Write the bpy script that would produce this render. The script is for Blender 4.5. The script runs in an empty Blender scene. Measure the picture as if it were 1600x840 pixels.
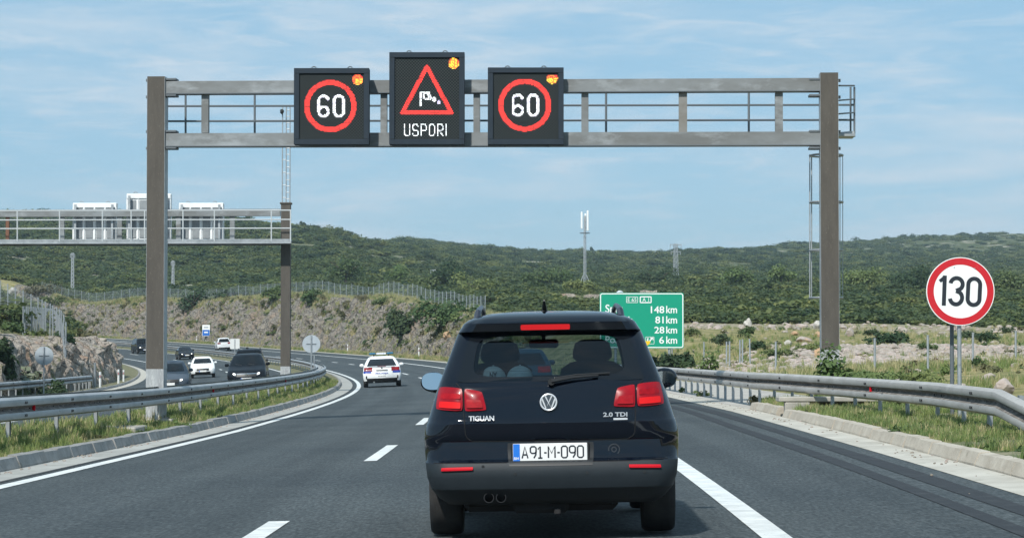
import bpy, math, random
import numpy as np
from math import sin, cos, pi, radians, sqrt, atan2, hypot
from mathutils import Vector, Matrix, noise

S = bpy.context.scene
COL = S.collection
rng = np.random.default_rng(7)
random.seed(7)

# ------------------------------------------------------------------ camera
FPX, HC, HY = 3930.45, 1.3529, 544.729
PITCH = math.atan((HY - 420.0) / FPX)
cam = bpy.data.cameras.new("camera")
cam.sensor_width = 36.0
cam.lens = FPX / 1600.0 * 36.0
cam.clip_start = 0.5
cam.clip_end = 20000.0
cam_ob = bpy.data.objects.new("camera", cam)
COL.objects.link(cam_ob)
cam_ob.location = (0, 0, HC)
cam_ob.rotation_euler = (pi / 2 + PITCH, 0, 0)
S.camera = cam_ob

# ------------------------------------------------------------------ world, sun, exposure
SUN_AZ = atan2(-0.36, -0.93)      # the sun stands behind the camera, to the left
SUN_EL = radians(45)
W = bpy.data.worlds.new("World")
S.world = W
W.use_nodes = True
wn, wl = W.node_tree.nodes, W.node_tree.links
wn.clear()
wout = wn.new("ShaderNodeOutputWorld")
wbg = wn.new("ShaderNodeBackground")
sky = wn.new("ShaderNodeTexSky")
sky.sky_type = 'NISHITA'
sky.sun_disc = False
sky.sun_elevation = SUN_EL
sky.sun_rotation = SUN_AZ
sky.altitude = 50
sky.air_density = 1.0
sky.dust_density = 0.0
sky.ozone_density = 4.5
tc = wn.new("ShaderNodeTexCoord")
def world_noise(scale, vec_scale, rot, detail, dist, lo, hi):
    mp = wn.new("ShaderNodeMapping")
    mp.inputs['Scale'].default_value = vec_scale
    mp.inputs['Rotation'].default_value = rot
    wl.new(tc.outputs['Generated'], mp.inputs['Vector'])
    n = wn.new("ShaderNodeTexNoise")
    n.inputs['Scale'].default_value = scale
    n.inputs['Detail'].default_value = detail
    n.inputs['Roughness'].default_value = 0.6
    n.inputs['Distortion'].default_value = dist
    wl.new(mp.outputs['Vector'], n.inputs['Vector'])
    r = wn.new("ShaderNodeMapRange")
    r.interpolation_type = 'SMOOTHSTEP'
    r.inputs['From Min'].default_value = lo
    r.inputs['From Max'].default_value = hi
    wl.new(n.outputs['Fac'], r.inputs['Value'])
    return r.outputs['Result']
c1 = world_noise(7.0, (1.0, 1.0, 6.0), (0, radians(4), 0), 7, 0.4, 0.42, 0.72)
c2 = world_noise(30.0, (1.0, 1.0, 6.0), (0, radians(-6), 0.3), 8, 0.7, 0.46, 0.74)
def mth(op, a, b):
    m = wn.new("ShaderNodeMath"); m.operation = op
    for i, q in enumerate((a, b)):
        if isinstance(q, (int, float)): m.inputs[i].default_value = q
        else: wl.new(q, m.inputs[i])
    return m.outputs[0]
veil = wn.new("ShaderNodeMix"); veil.data_type = 'RGBA'      # a thin even sheet of high cloud over the whole sky
veil.inputs['Factor'].default_value = 0.72
wl.new(sky.outputs['Color'], veil.inputs['A'])
veil.inputs['B'].default_value = (3.62, 6.25, 8.35, 1)
cl = mth('ADD', mth('MULTIPLY', c1, 0.72), mth('MULTIPLY', c2, 0.40))
mixc = wn.new("ShaderNodeMix"); mixc.data_type = 'RGBA'
wl.new(cl, mixc.inputs['Factor'])
wl.new(veil.outputs['Result'], mixc.inputs['A'])
mixc.inputs['B'].default_value = (6.9, 7.9, 8.8, 1)      # cirrus streaks
wl.new(mixc.outputs['Result'], wbg.inputs['Color'])
wbg.inputs['Strength'].default_value = 0.06
wl.new(wbg.outputs['Background'], wout.inputs['Surface'])

sun = bpy.data.lights.new("sun", 'SUN')
sun.energy = 3.0
sun.angle = radians(2.2)
sun.color = (1.0, 0.965, 0.90)
sun_ob = bpy.data.objects.new("sun", sun)
COL.objects.link(sun_ob)
d_sun = Vector((sin(SUN_AZ) * cos(SUN_EL), cos(SUN_AZ) * cos(SUN_EL), sin(SUN_EL)))
sun_ob.rotation_euler = d_sun.to_track_quat('Z', 'Y').to_euler()
sun_ob.location = (-40, -40, 60)
S.view_settings.view_transform = 'Standard'
S.view_settings.look = 'None'
S.view_settings.exposure = 0.7
S.view_settings.gamma = 1.0
S.render.engine = 'CYCLES'
S.cycles.max_bounces = 8
S.cycles.transparent_max_bounces = 16

# ------------------------------------------------------------------ helpers
def at(px, py, Y):
    """the point at distance Y in front of the camera that the photo shows at (px, py)"""
    a, b = (px - 800.0) / FPX, (420.0 - py) / FPX
    dx, dy, dz = a, cos(PITCH) - b * sin(PITCH), sin(PITCH) + b * cos(PITCH)
    k = Y / dy
    return Vector((dx * k, Y, HC + dz * k))

class MB:
    """collects shapes, builds ONE mesh object"""
    def __init__(s): s.v, s.f, s.m, s.uv = [], [], [], None
    def add(s, vs, fs, mi=0):
        o = len(s.v)
        s.v += [tuple(p) for p in vs]
        s.f += [tuple(i + o for i in q) for q in fs]
        s.m += [mi] * len(fs)
        return s
    def box(s, c, size, rot=None, mi=0, bev=0.0):
        hx, hy, hz = size[0] / 2, size[1] / 2, size[2] / 2
        if bev <= 0:
            vs = [Vector((x * hx, y * hy, z * hz)) for z in (-1, 1) for y in (-1, 1) for x in (-1, 1)]
            fs = [(0, 2, 3, 1), (4, 5, 7, 6), (0, 1, 5, 4), (2, 6, 7, 3), (0, 4, 6, 2), (1, 3, 7, 5)]
        else:
            b = min(bev, hx * .9, hy * .9, hz * .9)
            vs, idx = [], {}
            for z in (-1, 1):
                for y in (-1, 1):
                    for x in (-1, 1):
                        for k, q in enumerate(((hx - b, hy, hz), (hx, hy - b, hz), (hx, hy, hz - b))):
                            pass
            # chamfer: 24 verts, face centred
            def P(x, y, z, ax):
                q = [x * (hx - b), y * (hy - b), z * (hz - b)]
                q[ax] = (x, y, z)[ax] * (hx, hy, hz)[ax]
                key = (x, y, z, ax)
                if key not in idx:
                    idx[key] = len(vs); vs.append(Vector(q))
                return idx[key]
            fs = []
            R = (-1, 1)
            for sg in R:
                fs.append([P(sg, -1, -1, 0), P(sg, 1, -1, 0), P(sg, 1, 1, 0), P(sg, -1, 1, 0)])
                fs.append([P(-1, sg, -1, 1), P(1, sg, -1, 1), P(1, sg, 1, 1), P(-1, sg, 1, 1)])
                fs.append([P(-1, -1, sg, 2), P(1, -1, sg, 2), P(1, 1, sg, 2), P(-1, 1, sg, 2)])
            for a in R:
                for c_ in R:
                    fs.append([P(a, c_, -1, 0), P(a, c_, 1, 0), P(a, c_, 1, 1), P(a, c_, -1, 1)])
                    fs.append([P(a, -1, c_, 0), P(a, 1, c_, 0), P(a, 1, c_, 2), P(a, -1, c_, 2)])
                    fs.append([P(-1, a, c_, 1), P(1, a, c_, 1), P(1, a, c_, 2), P(-1, a, c_, 2)])
                    for e in R:
                        fs.append([P(a, c_, e, 0), P(a, c_, e, 1), P(a, c_, e, 2)])
            ff = []
            for q in fs:      # outward winding
                n = (vs[q[1]] - vs[q[0]]).cross(vs[q[2]] - vs[q[0]])
                cc = sum((vs[i] for i in q), Vector()) / len(q)
                ff.append(tuple(q) if n.dot(cc) > 0 else tuple(reversed(q)))
            fs = ff
        if rot is not None: vs = [rot @ p for p in vs]
        c = Vector(c)
        return s.add([p + c for p in vs], fs, mi)
    def cyl(s, a, b, r1, r2=None, n=12, mi=0, caps=True):
        a, b = Vector(a), Vector(b)
        r2 = r1 if r2 is None else r2
        ax = (b - a).normalized()
        u = ax.orthogonal().normalized(); w = ax.cross(u)
        vs = []
        for p, r in ((a, r1), (b, r2)):
            vs += [p + (u * cos(2 * pi * i / n) + w * sin(2 * pi * i / n)) * r for i in range(n)]
        fs = [(i, (i + 1) % n, n + (i + 1) % n, n + i) for i in range(n)]
        if caps: fs += [tuple(range(n - 1, -1, -1)), tuple(range(n, 2 * n))]
        return s.add(vs, fs, mi)
    def bar(s, a, b, w, h, mi=0):
        """square bar from a to b, w across (horizontal), h up"""
        a, b = Vector(a), Vector(b)
        ax = (b - a).normalized()
        up = Vector((0, 0, 1)) if abs(ax.z) < .95 else Vector((0, 1, 0))
        u = ax.cross(up).normalized() * (w / 2); v = u.cross(ax).normalized() * (h / 2)
        vs = [p + i * u + j * v for p in (a, b) for i, j in ((-1, -1), (1, -1), (1, 1), (-1, 1))]
        return s.add(vs, [(3, 2, 1, 0), (4, 5, 6, 7), (0, 1, 5, 4), (1, 2, 6, 5), (2, 3, 7, 6), (3, 0, 4, 7)], mi)
    def tube(s, pts, r, n=8, mi=0, closed=False):
        pts = [Vector(p) for p in pts]
        N = len(pts); vs = []; prev = None
        for i, p in enumerate(pts):
            if closed: t = pts[(i + 1) % N] - pts[i - 1]
            else: t = pts[min(i + 1, N - 1)] - pts[max(i - 1, 0)]
            t.normalize()
            u = t.orthogonal().normalized() if prev is None else (prev - t * prev.dot(t)).normalized()
            prev = u; w = t.cross(u)
            rr = r[i] if isinstance(r, (list, tuple)) else r
            vs += [p + (u * cos(2 * pi * k / n) + w * sin(2 * pi * k / n)) * rr for k in range(n)]
        fs = []
        for i in range(N if closed else N - 1):
            j = (i + 1) % N
            fs += [(i * n + k, i * n + (k + 1) % n, j * n + (k + 1) % n, j * n + k) for k in range(n)]
        if not closed: fs += [tuple(range(n - 1, -1, -1)), tuple((N - 1) * n + k for k in range(n))]
        return s.add(vs, fs, mi)
    def grid(s, P, closed_u=False, mi=0):
        """P[i][j] -> points; quads"""
        ni, nj = len(P), len(P[0])
        fs = []
        for i in range(ni - 1):
            for j in range(nj if closed_u else nj - 1):
                k = (j + 1) % nj
                fs.append((i * nj + j, i * nj + k, (i + 1) * nj + k, (i + 1) * nj + j))
        return s.add([p for row in P for p in row], fs, mi)
    def ball(s, c, r, nu=16, nv=10, mi=0):
        c = Vector(c); r = Vector(r) if not isinstance(r, (int, float)) else Vector((r, r, r))
        P = [[c + Vector((r.x * sin(pi * i / nv) * cos(2 * pi * j / nu), r.y * sin(pi * i / nv) * sin(2 * pi * j / nu), r.z * cos(pi * i / nv))) for j in range(nu)] for i in range(nv, -1, -1)]
        return s.grid(P, True, mi)
    def disc(s, c, r, normal, n=32, mi=0, r0=0.0, th=0.0):
        """flat disc or ring facing normal"""
        c = Vector(c); nn = Vector(normal).normalized()
        up = Vector((0, 0, 1)) if abs(nn.z) < .9 else Vector((0, 1, 0))
        u = up.cross(nn).normalized(); w = nn.cross(u)
        ring = lambda q, o: [c + nn * o + (u * cos(2 * pi * i / n) + w * sin(2 * pi * i / n)) * q for i in range(n)]
        if r0 > 0:
            return s.add(ring(r, th) + ring(r0, th), [(i, (i + 1) % n, n + (i + 1) % n, n + i) for i in range(n)], mi)
        if th > 0:
            s.add(ring(r, 0) + ring(r, th), [(i, (i + 1) % n, n + (i + 1) % n, n + i) for i in range(n)] + [tuple(range(n, 2 * n)), tuple(range(n - 1, -1, -1))], mi)
            return s
        return s.add(ring(r, 0), [tuple(range(n))], mi)
    def build(s, name, mats, parent=None, loc=None, smooth=False, rot=None):
        me = bpy.data.meshes.new(name)
        me.from_pydata(s.v, [], s.f)
        mats = mats if isinstance(mats, (list, tuple)) else [mats]
        for m in mats: me.materials.append(m)
        if len(mats) > 1: me.polygons.foreach_set('material_index', s.m)
        if smooth: me.polygons.foreach_set('use_smooth', [True] * len(s.f))
        me.update()
        if smooth:
            try: me.set_sharp_from_angle(angle=radians(38))
            except Exception: pass
        o = bpy.data.objects.new(name, me)
        COL.objects.link(o)
        if parent is not None: o.parent = parent
        if loc is not None: o.location = loc
        if rot is not None: o.rotation_euler = rot
        return o

def tag(o, label=None, cat=None, group=None, kind=None):
    if label: o['label'] = label
    if cat: o['category'] = cat
    if group: o['group'] = group
    if kind: o['kind'] = kind
    return o

def thing(name, label, cat, loc=(0, 0, 0), rz=0.0, group=None):
    o = bpy.data.objects.new(name, None)
    o.empty_display_size = 0.2
    COL.objects.link(o)
    o.location = loc
    o.rotation_euler = (0, 0, rz)
    return tag(o, label, cat, group)

def copy_tree(o, parent=None):
    c = o.copy()
    COL.objects.link(c)
    c.parent = parent
    for ch in list(o.children): copy_tree(ch, c)
    return c

# ---- materials
MATS = {}
def mat(name, base, rough=0.6, metal=0.0, var=None, scale=4.0, bump=0.0, bscale=None, detail=4, lo=.35, hi=.65,
        stretch=None, spec=None, emit=None, estr=0.0, coat=0.0, var2=None, scale2=1.0, lo2=.5, hi2=.6, rand=0.0):
    """Principled material; var: second colour mixed in by noise over object space; rand: brightness change per object"""
    m = bpy.data.materials.new(name); MATS[name] = m
    m.use_nodes = True
    nt = m.node_tree; n, l = nt.nodes, nt.links
    b = n["Principled BSDF"]
    b.inputs['Base Color'].default_value = (*base, 1)
    b.inputs['Roughness'].default_value = rough
    b.inputs['Metallic'].default_value = metal
    if spec is not None: b.inputs['Specular IOR Level'].default_value = spec
    if coat: b.inputs['Coat Weight'].default_value = coat; b.inputs['Coat Roughness'].default_value = 0.04
    if emit:
        b.inputs['Emission Color'].default_value = (*emit, 1); b.inputs['Emission Strength'].default_value = estr
    t = n.new("ShaderNodeTexCoord")
    def nz(sc, det):
        x = n.new("ShaderNodeTexNoise"); x.inputs['Scale'].default_value = sc; x.inputs['Detail'].default_value = det
        x.inputs['Roughness'].default_value = 0.65
        if stretch:
            mp = n.new("ShaderNodeMapping"); mp.inputs['Scale'].default_value = stretch
            l.new(t.outputs['Object'], mp.inputs['Vector']); l.new(mp.outputs['Vector'], x.inputs['Vector'])
        else: l.new(t.outputs['Object'], x.inputs['Vector'])
        return x
    def rg(src, a, c):
        r = n.new("ShaderNodeMapRange"); r.inputs['From Min'].default_value = a; r.inputs['From Max'].default_value = c
        l.new(src, r.inputs['Value']); return r.outputs['Result']
    col = None
    if var is not None:
        x = nz(scale, detail)
        mx = n.new("ShaderNodeMix"); mx.data_type = 'RGBA'
        mx.inputs['A'].default_value = (*base, 1); mx.inputs['B'].default_value = (*var, 1)
        l.new(rg(x.outputs['Fac'], lo, hi), mx.inputs['Factor'])
        col = mx.outputs['Result']
    if var2 is not None:
        x2 = nz(scale2, 5)
        mx2 = n.new("ShaderNodeMix"); mx2.data_type = 'RGBA'
        if col: l.new(col, mx2.inputs['A'])
        else: mx2.inputs['A'].default_value = (*base, 1)
        mx2.inputs['B'].default_value = (*var2, 1)
        l.new(rg(x2.outputs['Fac'], lo2, hi2), mx2.inputs['Factor'])
        col = mx2.outputs['Result']
    if rand:
        oi = n.new("ShaderNodeObjectInfo")
        hv = n.new("ShaderNodeHueSaturation")
        l.new(rg(oi.outputs['Random'], 0, 1), hv.inputs['Value'])
        r = hv.inputs['Value'].links[0].from_node
        r.inputs['To Min'].default_value = 1 - rand; r.inputs['To Max'].default_value = 1 + rand
        h2 = n.new("ShaderNodeMath"); h2.operation = 'MULTIPLY_ADD'
        l.new(oi.outputs['Random'], h2.inputs[0]); h2.inputs[1].default_value = -0.05; h2.inputs[2].default_value = 0.525
        l.new(h2.outputs[0], hv.inputs['Hue'])
        if col: l.new(col, hv.inputs['Color'])
        else: hv.inputs['Color'].default_value = (*base, 1)
        col = hv.outputs['Color']
    if col: l.new(col, b.inputs['Base Color'])
    if bump:
        xb = nz(bscale or scale, 5)
        bp = n.new("ShaderNodeBump"); bp.inputs['Strength'].default_value = min(1, bump); bp.inputs['Distance'].default_value = 0.02 * max(1, bump)
        l.new(xb.outputs['Fac'], bp.inputs['Height']); l.new(bp.outputs['Normal'], b.inputs['Normal'])
    return m

# ------------------------------------------------------------------ the road in plan and profile
KN = np.array([0, 50, 100, 150, 200, 260, 330, 420, 520.])
KAP = np.array([-0.78601, -0.24884, -0.94848, -1.3294, -0.4246, -1.22171, -2.83706, -2.84357, -2.84357]) * 1e-3
GRD = np.array([-0.22194, 0.06241, 0.03358, 0.16188, -0.08722, 0.13954, 0.16222, 0.02687, 0.00884]) * 1e-3
SUP = np.array([0.45344, 4.08062, 4.13434, 3.87421, 4.36329, 5.56389, 4.85554, 4.12137, 3.80638]) * 1e-2
KK = np.array([60, 130, 200, 270, 350, 450.])
ODZ = np.array([0.0105, 0.0151, -0.1661, -0.1666, -0.0914, -0.0633])
OSUP = np.array([3.9179, 4.3358, 5.0497, 4.8404, 4.9139, 4.2069]) * 1e-2
MED = 3.3373
_s = np.arange(0, 520, 1.0)
_th = 0.02195 + np.cumsum(np.interp(_s, KN, KAP))
_x = -2.17003 + np.cumsum(np.sin(_th)); _y = np.cumsum(np.cos(_th)); _z = np.cumsum(np.cumsum(np.interp(_s, KN, GRD)))
back = np.arange(-40, 0, 1.0)
RS = np.concatenate([back, _s])
RTH = np.concatenate([np.full(40, _th[0]), _th])
RX = np.concatenate([_x[0] + back * sin(_th[0]), _x]); RY = np.concatenate([_y[0] + back * cos(_th[0]), _y])
RZ = np.concatenate([np.full(40, _z[0]), _z])
def lerp(s, a): return np.interp(s, RS, a)
def surf_z(s, o):
    """height of the carriageways, median and their shoulders"""
    s = np.asarray(s, float); o = np.asarray(o, float)
    z0, e = lerp(s, RZ), np.interp(s, KN, SUP)
    own = z0 + o * e
    zi = z0 - 3.75 * e + np.interp(s, KK, ODZ)
    opp = zi + (o + 3.75 + MED) * np.interp(s, KK, OSUP)
    t = np.clip((-4.5 - o) / (MED - 1.25), 0, 1)
    a = z0 - 4.5 * e; b = zi - 0.5 * np.interp(s, KK, OSUP) * 0
    mid = a + (b - a) * t
    return np.where(o > -4.5, own, np.where(o < -3.75 - MED, opp, mid))
def P(s, o, dz=0.0):
    th = float(lerp(s, RTH))
    return Vector((float(lerp(s, RX)) + o * cos(th), float(lerp(s, RY)) - o * sin(th), float(surf_z(s, o)) + dz))
def heading(s): return -float(lerp(s, RTH))      # rotation about z that turns +Y along the road
def road_so(X, Y):
    X = np.asarray(X, float).ravel(); Y = np.asarray(Y, float).ravel()
    s = np.empty(len(X)); o = np.empty(len(X))
    for a in range(0, len(X), 20000):
        xx, yy = X[a:a + 20000, None], Y[a:a + 20000, None]
        i = np.argmin((xx - RX) ** 2 + (yy - RY) ** 2, axis=1)
        dx, dy = X[a:a + 20000] - RX[i], Y[a:a + 20000] - RY[i]
        s[a:a + 20000] = RS[i] + dx * np.sin(RTH[i]) + dy * np.cos(RTH[i])
        o[a:a + 20000] = dx * np.cos(RTH[i]) - dy * np.sin(RTH[i])
    return s, o

# ------------------------------------------------------------------ natural ground: heights by direction and distance
def yz(y, Y): return 1.353 + (HY - y) * Y / FPX
NY_ = np.array([0, 30, 60, 100, 150, 200, 260, 330, 420, 600, 900, 1400, 1800, 2600, 5000.])
NU = np.array([-1500, 0, 120, 230, 330, 480, 640, 735, 850, 1000, 1100, 1250, 1600, 3200.])
def row(*a): return list(a)
_N = [
 [-1, -.6, .6, 2.6, 5, 6.4, 7.2, 9, 12, 22, yz(345, 900), 52, 50, 40, 0],
 [-1, -.6, .6, 2.6, yz(448, 150), yz(446, 200), 7.4, 9, 12, yz(410, 600), yz(334, 900), 50, 50, 40, 0],
 [-1, -.6, .5, 1.2, yz(484, 150), yz(484, 200), yz(496, 260), yz(494, 330), yz(480, 420), yz(425, 600), yz(332, 900), 50, 50, 40, 0],
 [-1, -.6, .3, .8, 2, 3, 5, yz(486, 330), yz(472, 420), yz(424, 600), yz(334, 900), 50, 50, 40, 0],
 [-1, -.6, .3, .8, 2, 3.5, 4.6, yz(480, 330), yz(467, 420), yz(420, 600), yz(340, 900), 50, 50, 40, 0],
 [-1, -.6, .3, .8, 2.4, 4.0, yz(477, 260), yz(468, 330), yz(458, 420), yz(412, 600), yz(357, 900), 45, 45, 40, 0],
 [-.5, -.3, .3, 1, 2.4, yz(492, 200), yz(480, 260), yz(468, 330), yz(456, 420), yz(425, 600), yz(392, 900), yz(373, 1400), 62, 45, 0],
 [-.2, 0, .3, .8, 1.4, yz(511, 200), yz(487, 260), yz(473, 330), yz(459, 420), yz(434, 600), yz(408, 900), yz(384, 1400), 58, 45, 0],
 [.1, .1, .3, .6, 1.3, yz(514, 200), yz(484, 260), yz(467, 330), yz(454, 420), yz(440, 600), yz(417, 900), yz(391, 1400), 58, 45, 0],
 [.2, .2, .35, .6, yz(527, 150), yz(507, 200), yz(490, 260), yz(470, 330), yz(455, 420), yz(440, 600), yz(421, 900), yz(393, 1400), 58, 45, 0],
 [.2, .2, .3, .7, yz(536, 150), yz(507, 200), yz(488, 260), yz(468, 330), yz(452, 420), yz(441, 600), yz(417, 900), yz(388, 1400), 62, 45, 0],
 [.3, .3, .35, .85, yz(530, 150), yz(507, 200), yz(488, 260), yz(466, 330), yz(446, 420), yz(445, 600), yz(420, 900), yz(392, 1400), yz(380, 1800), 60, 0],
 [.5, .6, .66, .96, yz(530, 150), yz(512, 200), yz(492, 260), yz(468, 330), yz(450, 420), yz(446, 600), yz(427, 900), yz(394, 1400), yz(367, 1800), 70, 0],
 [.8, .9, 1.0, 1.2, 2, 3.2, 5, 8, 12.4, 17, 29, 55, 84, 70, 0]]
NT = np.array(_N, float)
def natural(X, Y):
    X = np.asarray(X, float); Y = np.asarray(Y, float)
    u = 800 + FPX * X / np.maximum(Y, 12)
    iu = np.clip(np.searchsorted(NU, u) - 1, 0, len(NU) - 2)
    tu = np.clip((u - NU[iu]) / (NU[iu + 1] - NU[iu]), 0, 1); tu = tu * tu * (3 - 2 * tu)
    D = np.maximum(Y, 0)
    iy = np.clip(np.searchsorted(NY_, D) - 1, 0, len(NY_) - 2)
    ty = np.clip((D - NY_[iy]) / (NY_[iy + 1] - NY_[iy]), 0, 1)
    a = NT[iu, iy] * (1 - ty) + NT[iu, iy + 1] * ty
    b = NT[iu + 1, iy] * (1 - ty) + NT[iu + 1, iy + 1] * ty
    return a * (1 - tu) + b * tu
def vnoise(X, Y, scale, seed=0):
    """cheap value noise on numpy arrays, -1..1"""
    x = np.asarray(X, float) / scale + 1000.5 + seed * 17.3; y = np.asarray(Y, float) / scale + 1000.5 - seed * 9.7
    xi, yi = np.floor(x).astype(np.int64), np.floor(y).astype(np.int64)
    fx, fy = x - xi, y - yi
    fx, fy = fx * fx * (3 - 2 * fx), fy * fy * (3 - 2 * fy)
    def h(i, j):
        k = (i * 374761393 + j * 668265263 + seed * 1442695) & 0x7fffffff
        k = ((k ^ (k >> 13)) * 1274126177) & 0x7fffffff
        return ((k ^ (k >> 16)) & 0xffff) / 32767.5 - 1
    return (h(xi, yi) * (1 - fx) + h(xi + 1, yi) * fx) * (1 - fy) + (h(xi, yi + 1) * (1 - fx) + h(xi + 1, yi + 1) * fx) * fy
EDGE_R, EDGE_L = 8.2, -19.2
def kslope(s): return np.interp(s, [0, 150, 192, 600], [0.12, 0.16, 1.25, 1.35])
def lcut(d): return np.minimum(1.9 * d, 2.3 + .42 * (d - 1.21))
def ground(X, Y, inset=0.0):
    X = np.asarray(X, float); Y = np.asarray(Y, float)
    sh = X.shape
    X, Y = X.ravel(), Y.ravel()
    s, o = road_so(X, Y)
    N = natural(X, Y)
    D = np.hypot(X, Y)
    amp = np.clip((D - 60) / 250, 0, 1)
    N = N + amp * (0.5 * vnoise(X, Y, 13, 1) + 0.25 * vnoise(X, Y, 5, 2)) + np.clip((D - 500) / 900, 0, 1) * (1.3 * vnoise(X, Y, 110, 3) + .9 * vnoise(X, Y, 35, 4))
    h = N.copy()
    r = o > EDGE_R
    d = np.maximum(o - EDGE_R - inset, 0)
    ze = surf_z(s, np.full_like(s, EDGE_R))
    h = np.where(r, np.clip(N, ze - .4 * d, ze + kslope(s) * d), h)
    lft = o < EDGE_L
    d2 = np.maximum(EDGE_L - o - inset, 0)
    ze2 = surf_z(s, np.full_like(s, EDGE_L))
    h = np.where(lft, np.clip(N, ze2 - .4 * d2, ze2 + lcut(d2)), h)
    cor = (~r) & (~lft)
    h = np.where(cor, surf_z(s, o) - 0.10, h)
    return h.reshape(sh), s.reshape(sh), o.reshape(sh)
def gz(x, y):
    h, s, o = ground(np.array([x]), np.array([y]))
    return float(h[0]) + (0.1 if EDGE_L < o[0] < EDGE_R else 0)
def gp(px, Y, dz=0.0):
    x = (px - 800) / FPX * Y
    return Vector((x, Y, gz(x, Y) + dz))

# ------------------------------------------------------------------ materials of the setting
def attr_mix_ground():
    m = bpy.data.materials.new("ground"); m.use_nodes = True
    nt = m.node_tree; n, l = nt.nodes, nt.links
    b = n["Principled BSDF"]; b.inputs['Roughness'].default_value = 0.95; b.inputs['Specular IOR Level'].default_value = 0.1
    t = n.new("ShaderNodeTexCoord")
    def nz(sc, det=5):
        x = n.new("ShaderNodeTexNoise"); x.inputs['Scale'].default_value = sc; x.inputs['Detail'].default_value = det
        l.new(t.outputs['Object'], x.inputs['Vector']); return x.outputs['Fac']
    def rg(src, a, c):
        r = n.new("ShaderNodeMapRange"); r.inputs['From Min'].default_value = a; r.inputs['From Max'].default_value = c
        l.new(src, r.inputs['Value']); return r.outputs['Result']
    def mx(f, a, c):
        q = n.new("ShaderNodeMix"); q.data_type = 'RGBA'
        l.new(f, q.inputs['Factor'])
        for k, w in (('A', a), ('B', c)):
            if isinstance(w, tuple): q.inputs[k].default_value = (*w, 1)
            else: l.new(w, q.inputs[k])
        return q.outputs['Result']
    def at_(name):
        a = n.new("ShaderNodeAttribute"); a.attribute_name = name; return a.outputs['Fac']
    def mul(a, c):
        q = n.new("ShaderNodeMath"); q.operation = 'MULTIPLY'; q.use_clamp = True
        l.new(a, q.inputs[0])
        if isinstance(c, float): q.inputs[1].default_value = c
        else: l.new(c, q.inputs[1])
        return q.outputs[0]
    scrub = mx(rg(nz(.35), .4, .62), (.055, .078, .032), (.120, .125, .058))
    scrub = mx(rg(nz(.10, 8), .56, .66), scrub, (.33, .31, .25))
    dry = mx(rg(nz(.8), .35, .65), (.30, .255, .130), (.150, .155, .062))
    rock = mx(rg(nz(2.2), .3, .7), (.27, .23, .185), (.38, .34, .29))
    c = mx(mul(at_('dry'), rg(nz(.25), .2, .45)), scrub, dry)
    c = mx(mul(at_('rub'), rg(nz(.5), .25, .5)), c, rock)
    l.new(c, b.inputs['Base Color'])
    bp = n.new("ShaderNodeBump"); bp.inputs['Strength'].default_value = 0.6; bp.inputs['Distance'].default_value = 0.25
    l.new(nz(1.4, 8), bp.inputs['Height']); l.new(bp.outputs['Normal'], b.inputs['Normal'])
    return m
M_ground = attr_mix_ground()
M_asphalt = None
def asphalt():
    m = bpy.data.materials.new("asphalt"); m.use_nodes = True
    nt = m.node_tree; n, l = nt.nodes, nt.links
    b = n["Principled BSDF"]; b.inputs['Roughness'].default_value = 0.82; b.inputs['Specular IOR Level'].default_value = 0.35
    t = n.new("ShaderNodeTexCoord")
    def nz(sc, det, vec='Object', vs=None):
        x = n.new("ShaderNodeTexNoise"); x.inputs['Scale'].default_value = sc; x.inputs['Detail'].default_value = det
        if vs:
            mp = n.new("ShaderNodeMapping"); mp.inputs['Scale'].default_value = vs
            l.new(t.outputs[vec], mp.inputs['Vector']); l.new(mp.outputs['Vector'], x.inputs['Vector'])
        else: l.new(t.outputs[vec], x.inputs['Vector'])
        return x.outputs['Fac']
    def rg(src, a, c, lo=0, hi=1):
        r = n.new("ShaderNodeMapRange"); r.inputs['From Min'].default_value = a; r.inputs['From Max'].default_value = c
        r.inputs['To Min'].default_value = lo; r.inputs['To Max'].default_value = hi
        l.new(src, r.inputs['Value']); return r.outputs['Result']
    def mx(f, a, c, bl='MIX'):
        q = n.new("ShaderNodeMix"); q.data_type = 'RGBA'; q.blend_type = bl
        if isinstance(f, float): q.inputs['Factor'].default_value = f
        else: l.new(f, q.inputs['Factor'])
        for k, w in (('A', a), ('B', c)):
            if isinstance(w, tuple): q.inputs[k].default_value = (*w, 1)
            else: l.new(w, q.inputs[k])
        return q.outputs['Result']
    c = mx(rg(nz(24, 4), .34, .66), (.028, .037, .041), (.088, .103, .106))
    c = mx(rg(nz(48, 2), .60, .72, 0, .8), c, (.150, .162, .160))
    c = mx(rg(nz(7, 4), .56, .74, 0, .55), c, (.105, .118, .119))
    c = mx(rg(nz(1.0, 3, 'UV', (38, 4.5, 1)), .38, .62), mx(1.0, c, (.80, .80, .80), 'MULTIPLY'), mx(1.0, c, (1.22, 1.21, 1.2), 'MULTIPLY'))
    c = mx(rg(nz(.25, 4), .35, .7), c, mx(1.0, c, (.72, .75, .78), 'MULTIPLY'))
    c = mx(rg(nz(1.0, 4, 'UV', (1.6, .02, 1)), .42, .62), c, mx(1.0, c, (.76, .77, .78), 'MULTIPLY'))   # wheel tracks along the lanes
    l.new(c, b.inputs['Base Color'])
    bp = n.new("ShaderNodeBump"); bp.inputs['Strength'].default_value = 0.5; bp.inputs['Distance'].default_value = 0.01
    l.new(nz(70, 3), bp.inputs['Height']); l.new(bp.outputs['Normal'], b.inputs['Normal'])
    return m
M_asphalt = asphalt()
M_line = mat("road_paint", (.72, .74, .72), .75, var=(.52, .54, .53), scale=3, var2=(.24, .25, .25), scale2=26, lo2=.60, hi2=.72)
M_gutter = mat("gutter_concrete", (.40, .40, .37), .9, var=(.29, .29, .27), scale=1.2, var2=(.16, .16, .12), scale2=3, lo2=.60, hi2=.72, bump=.3, bscale=30)
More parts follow.
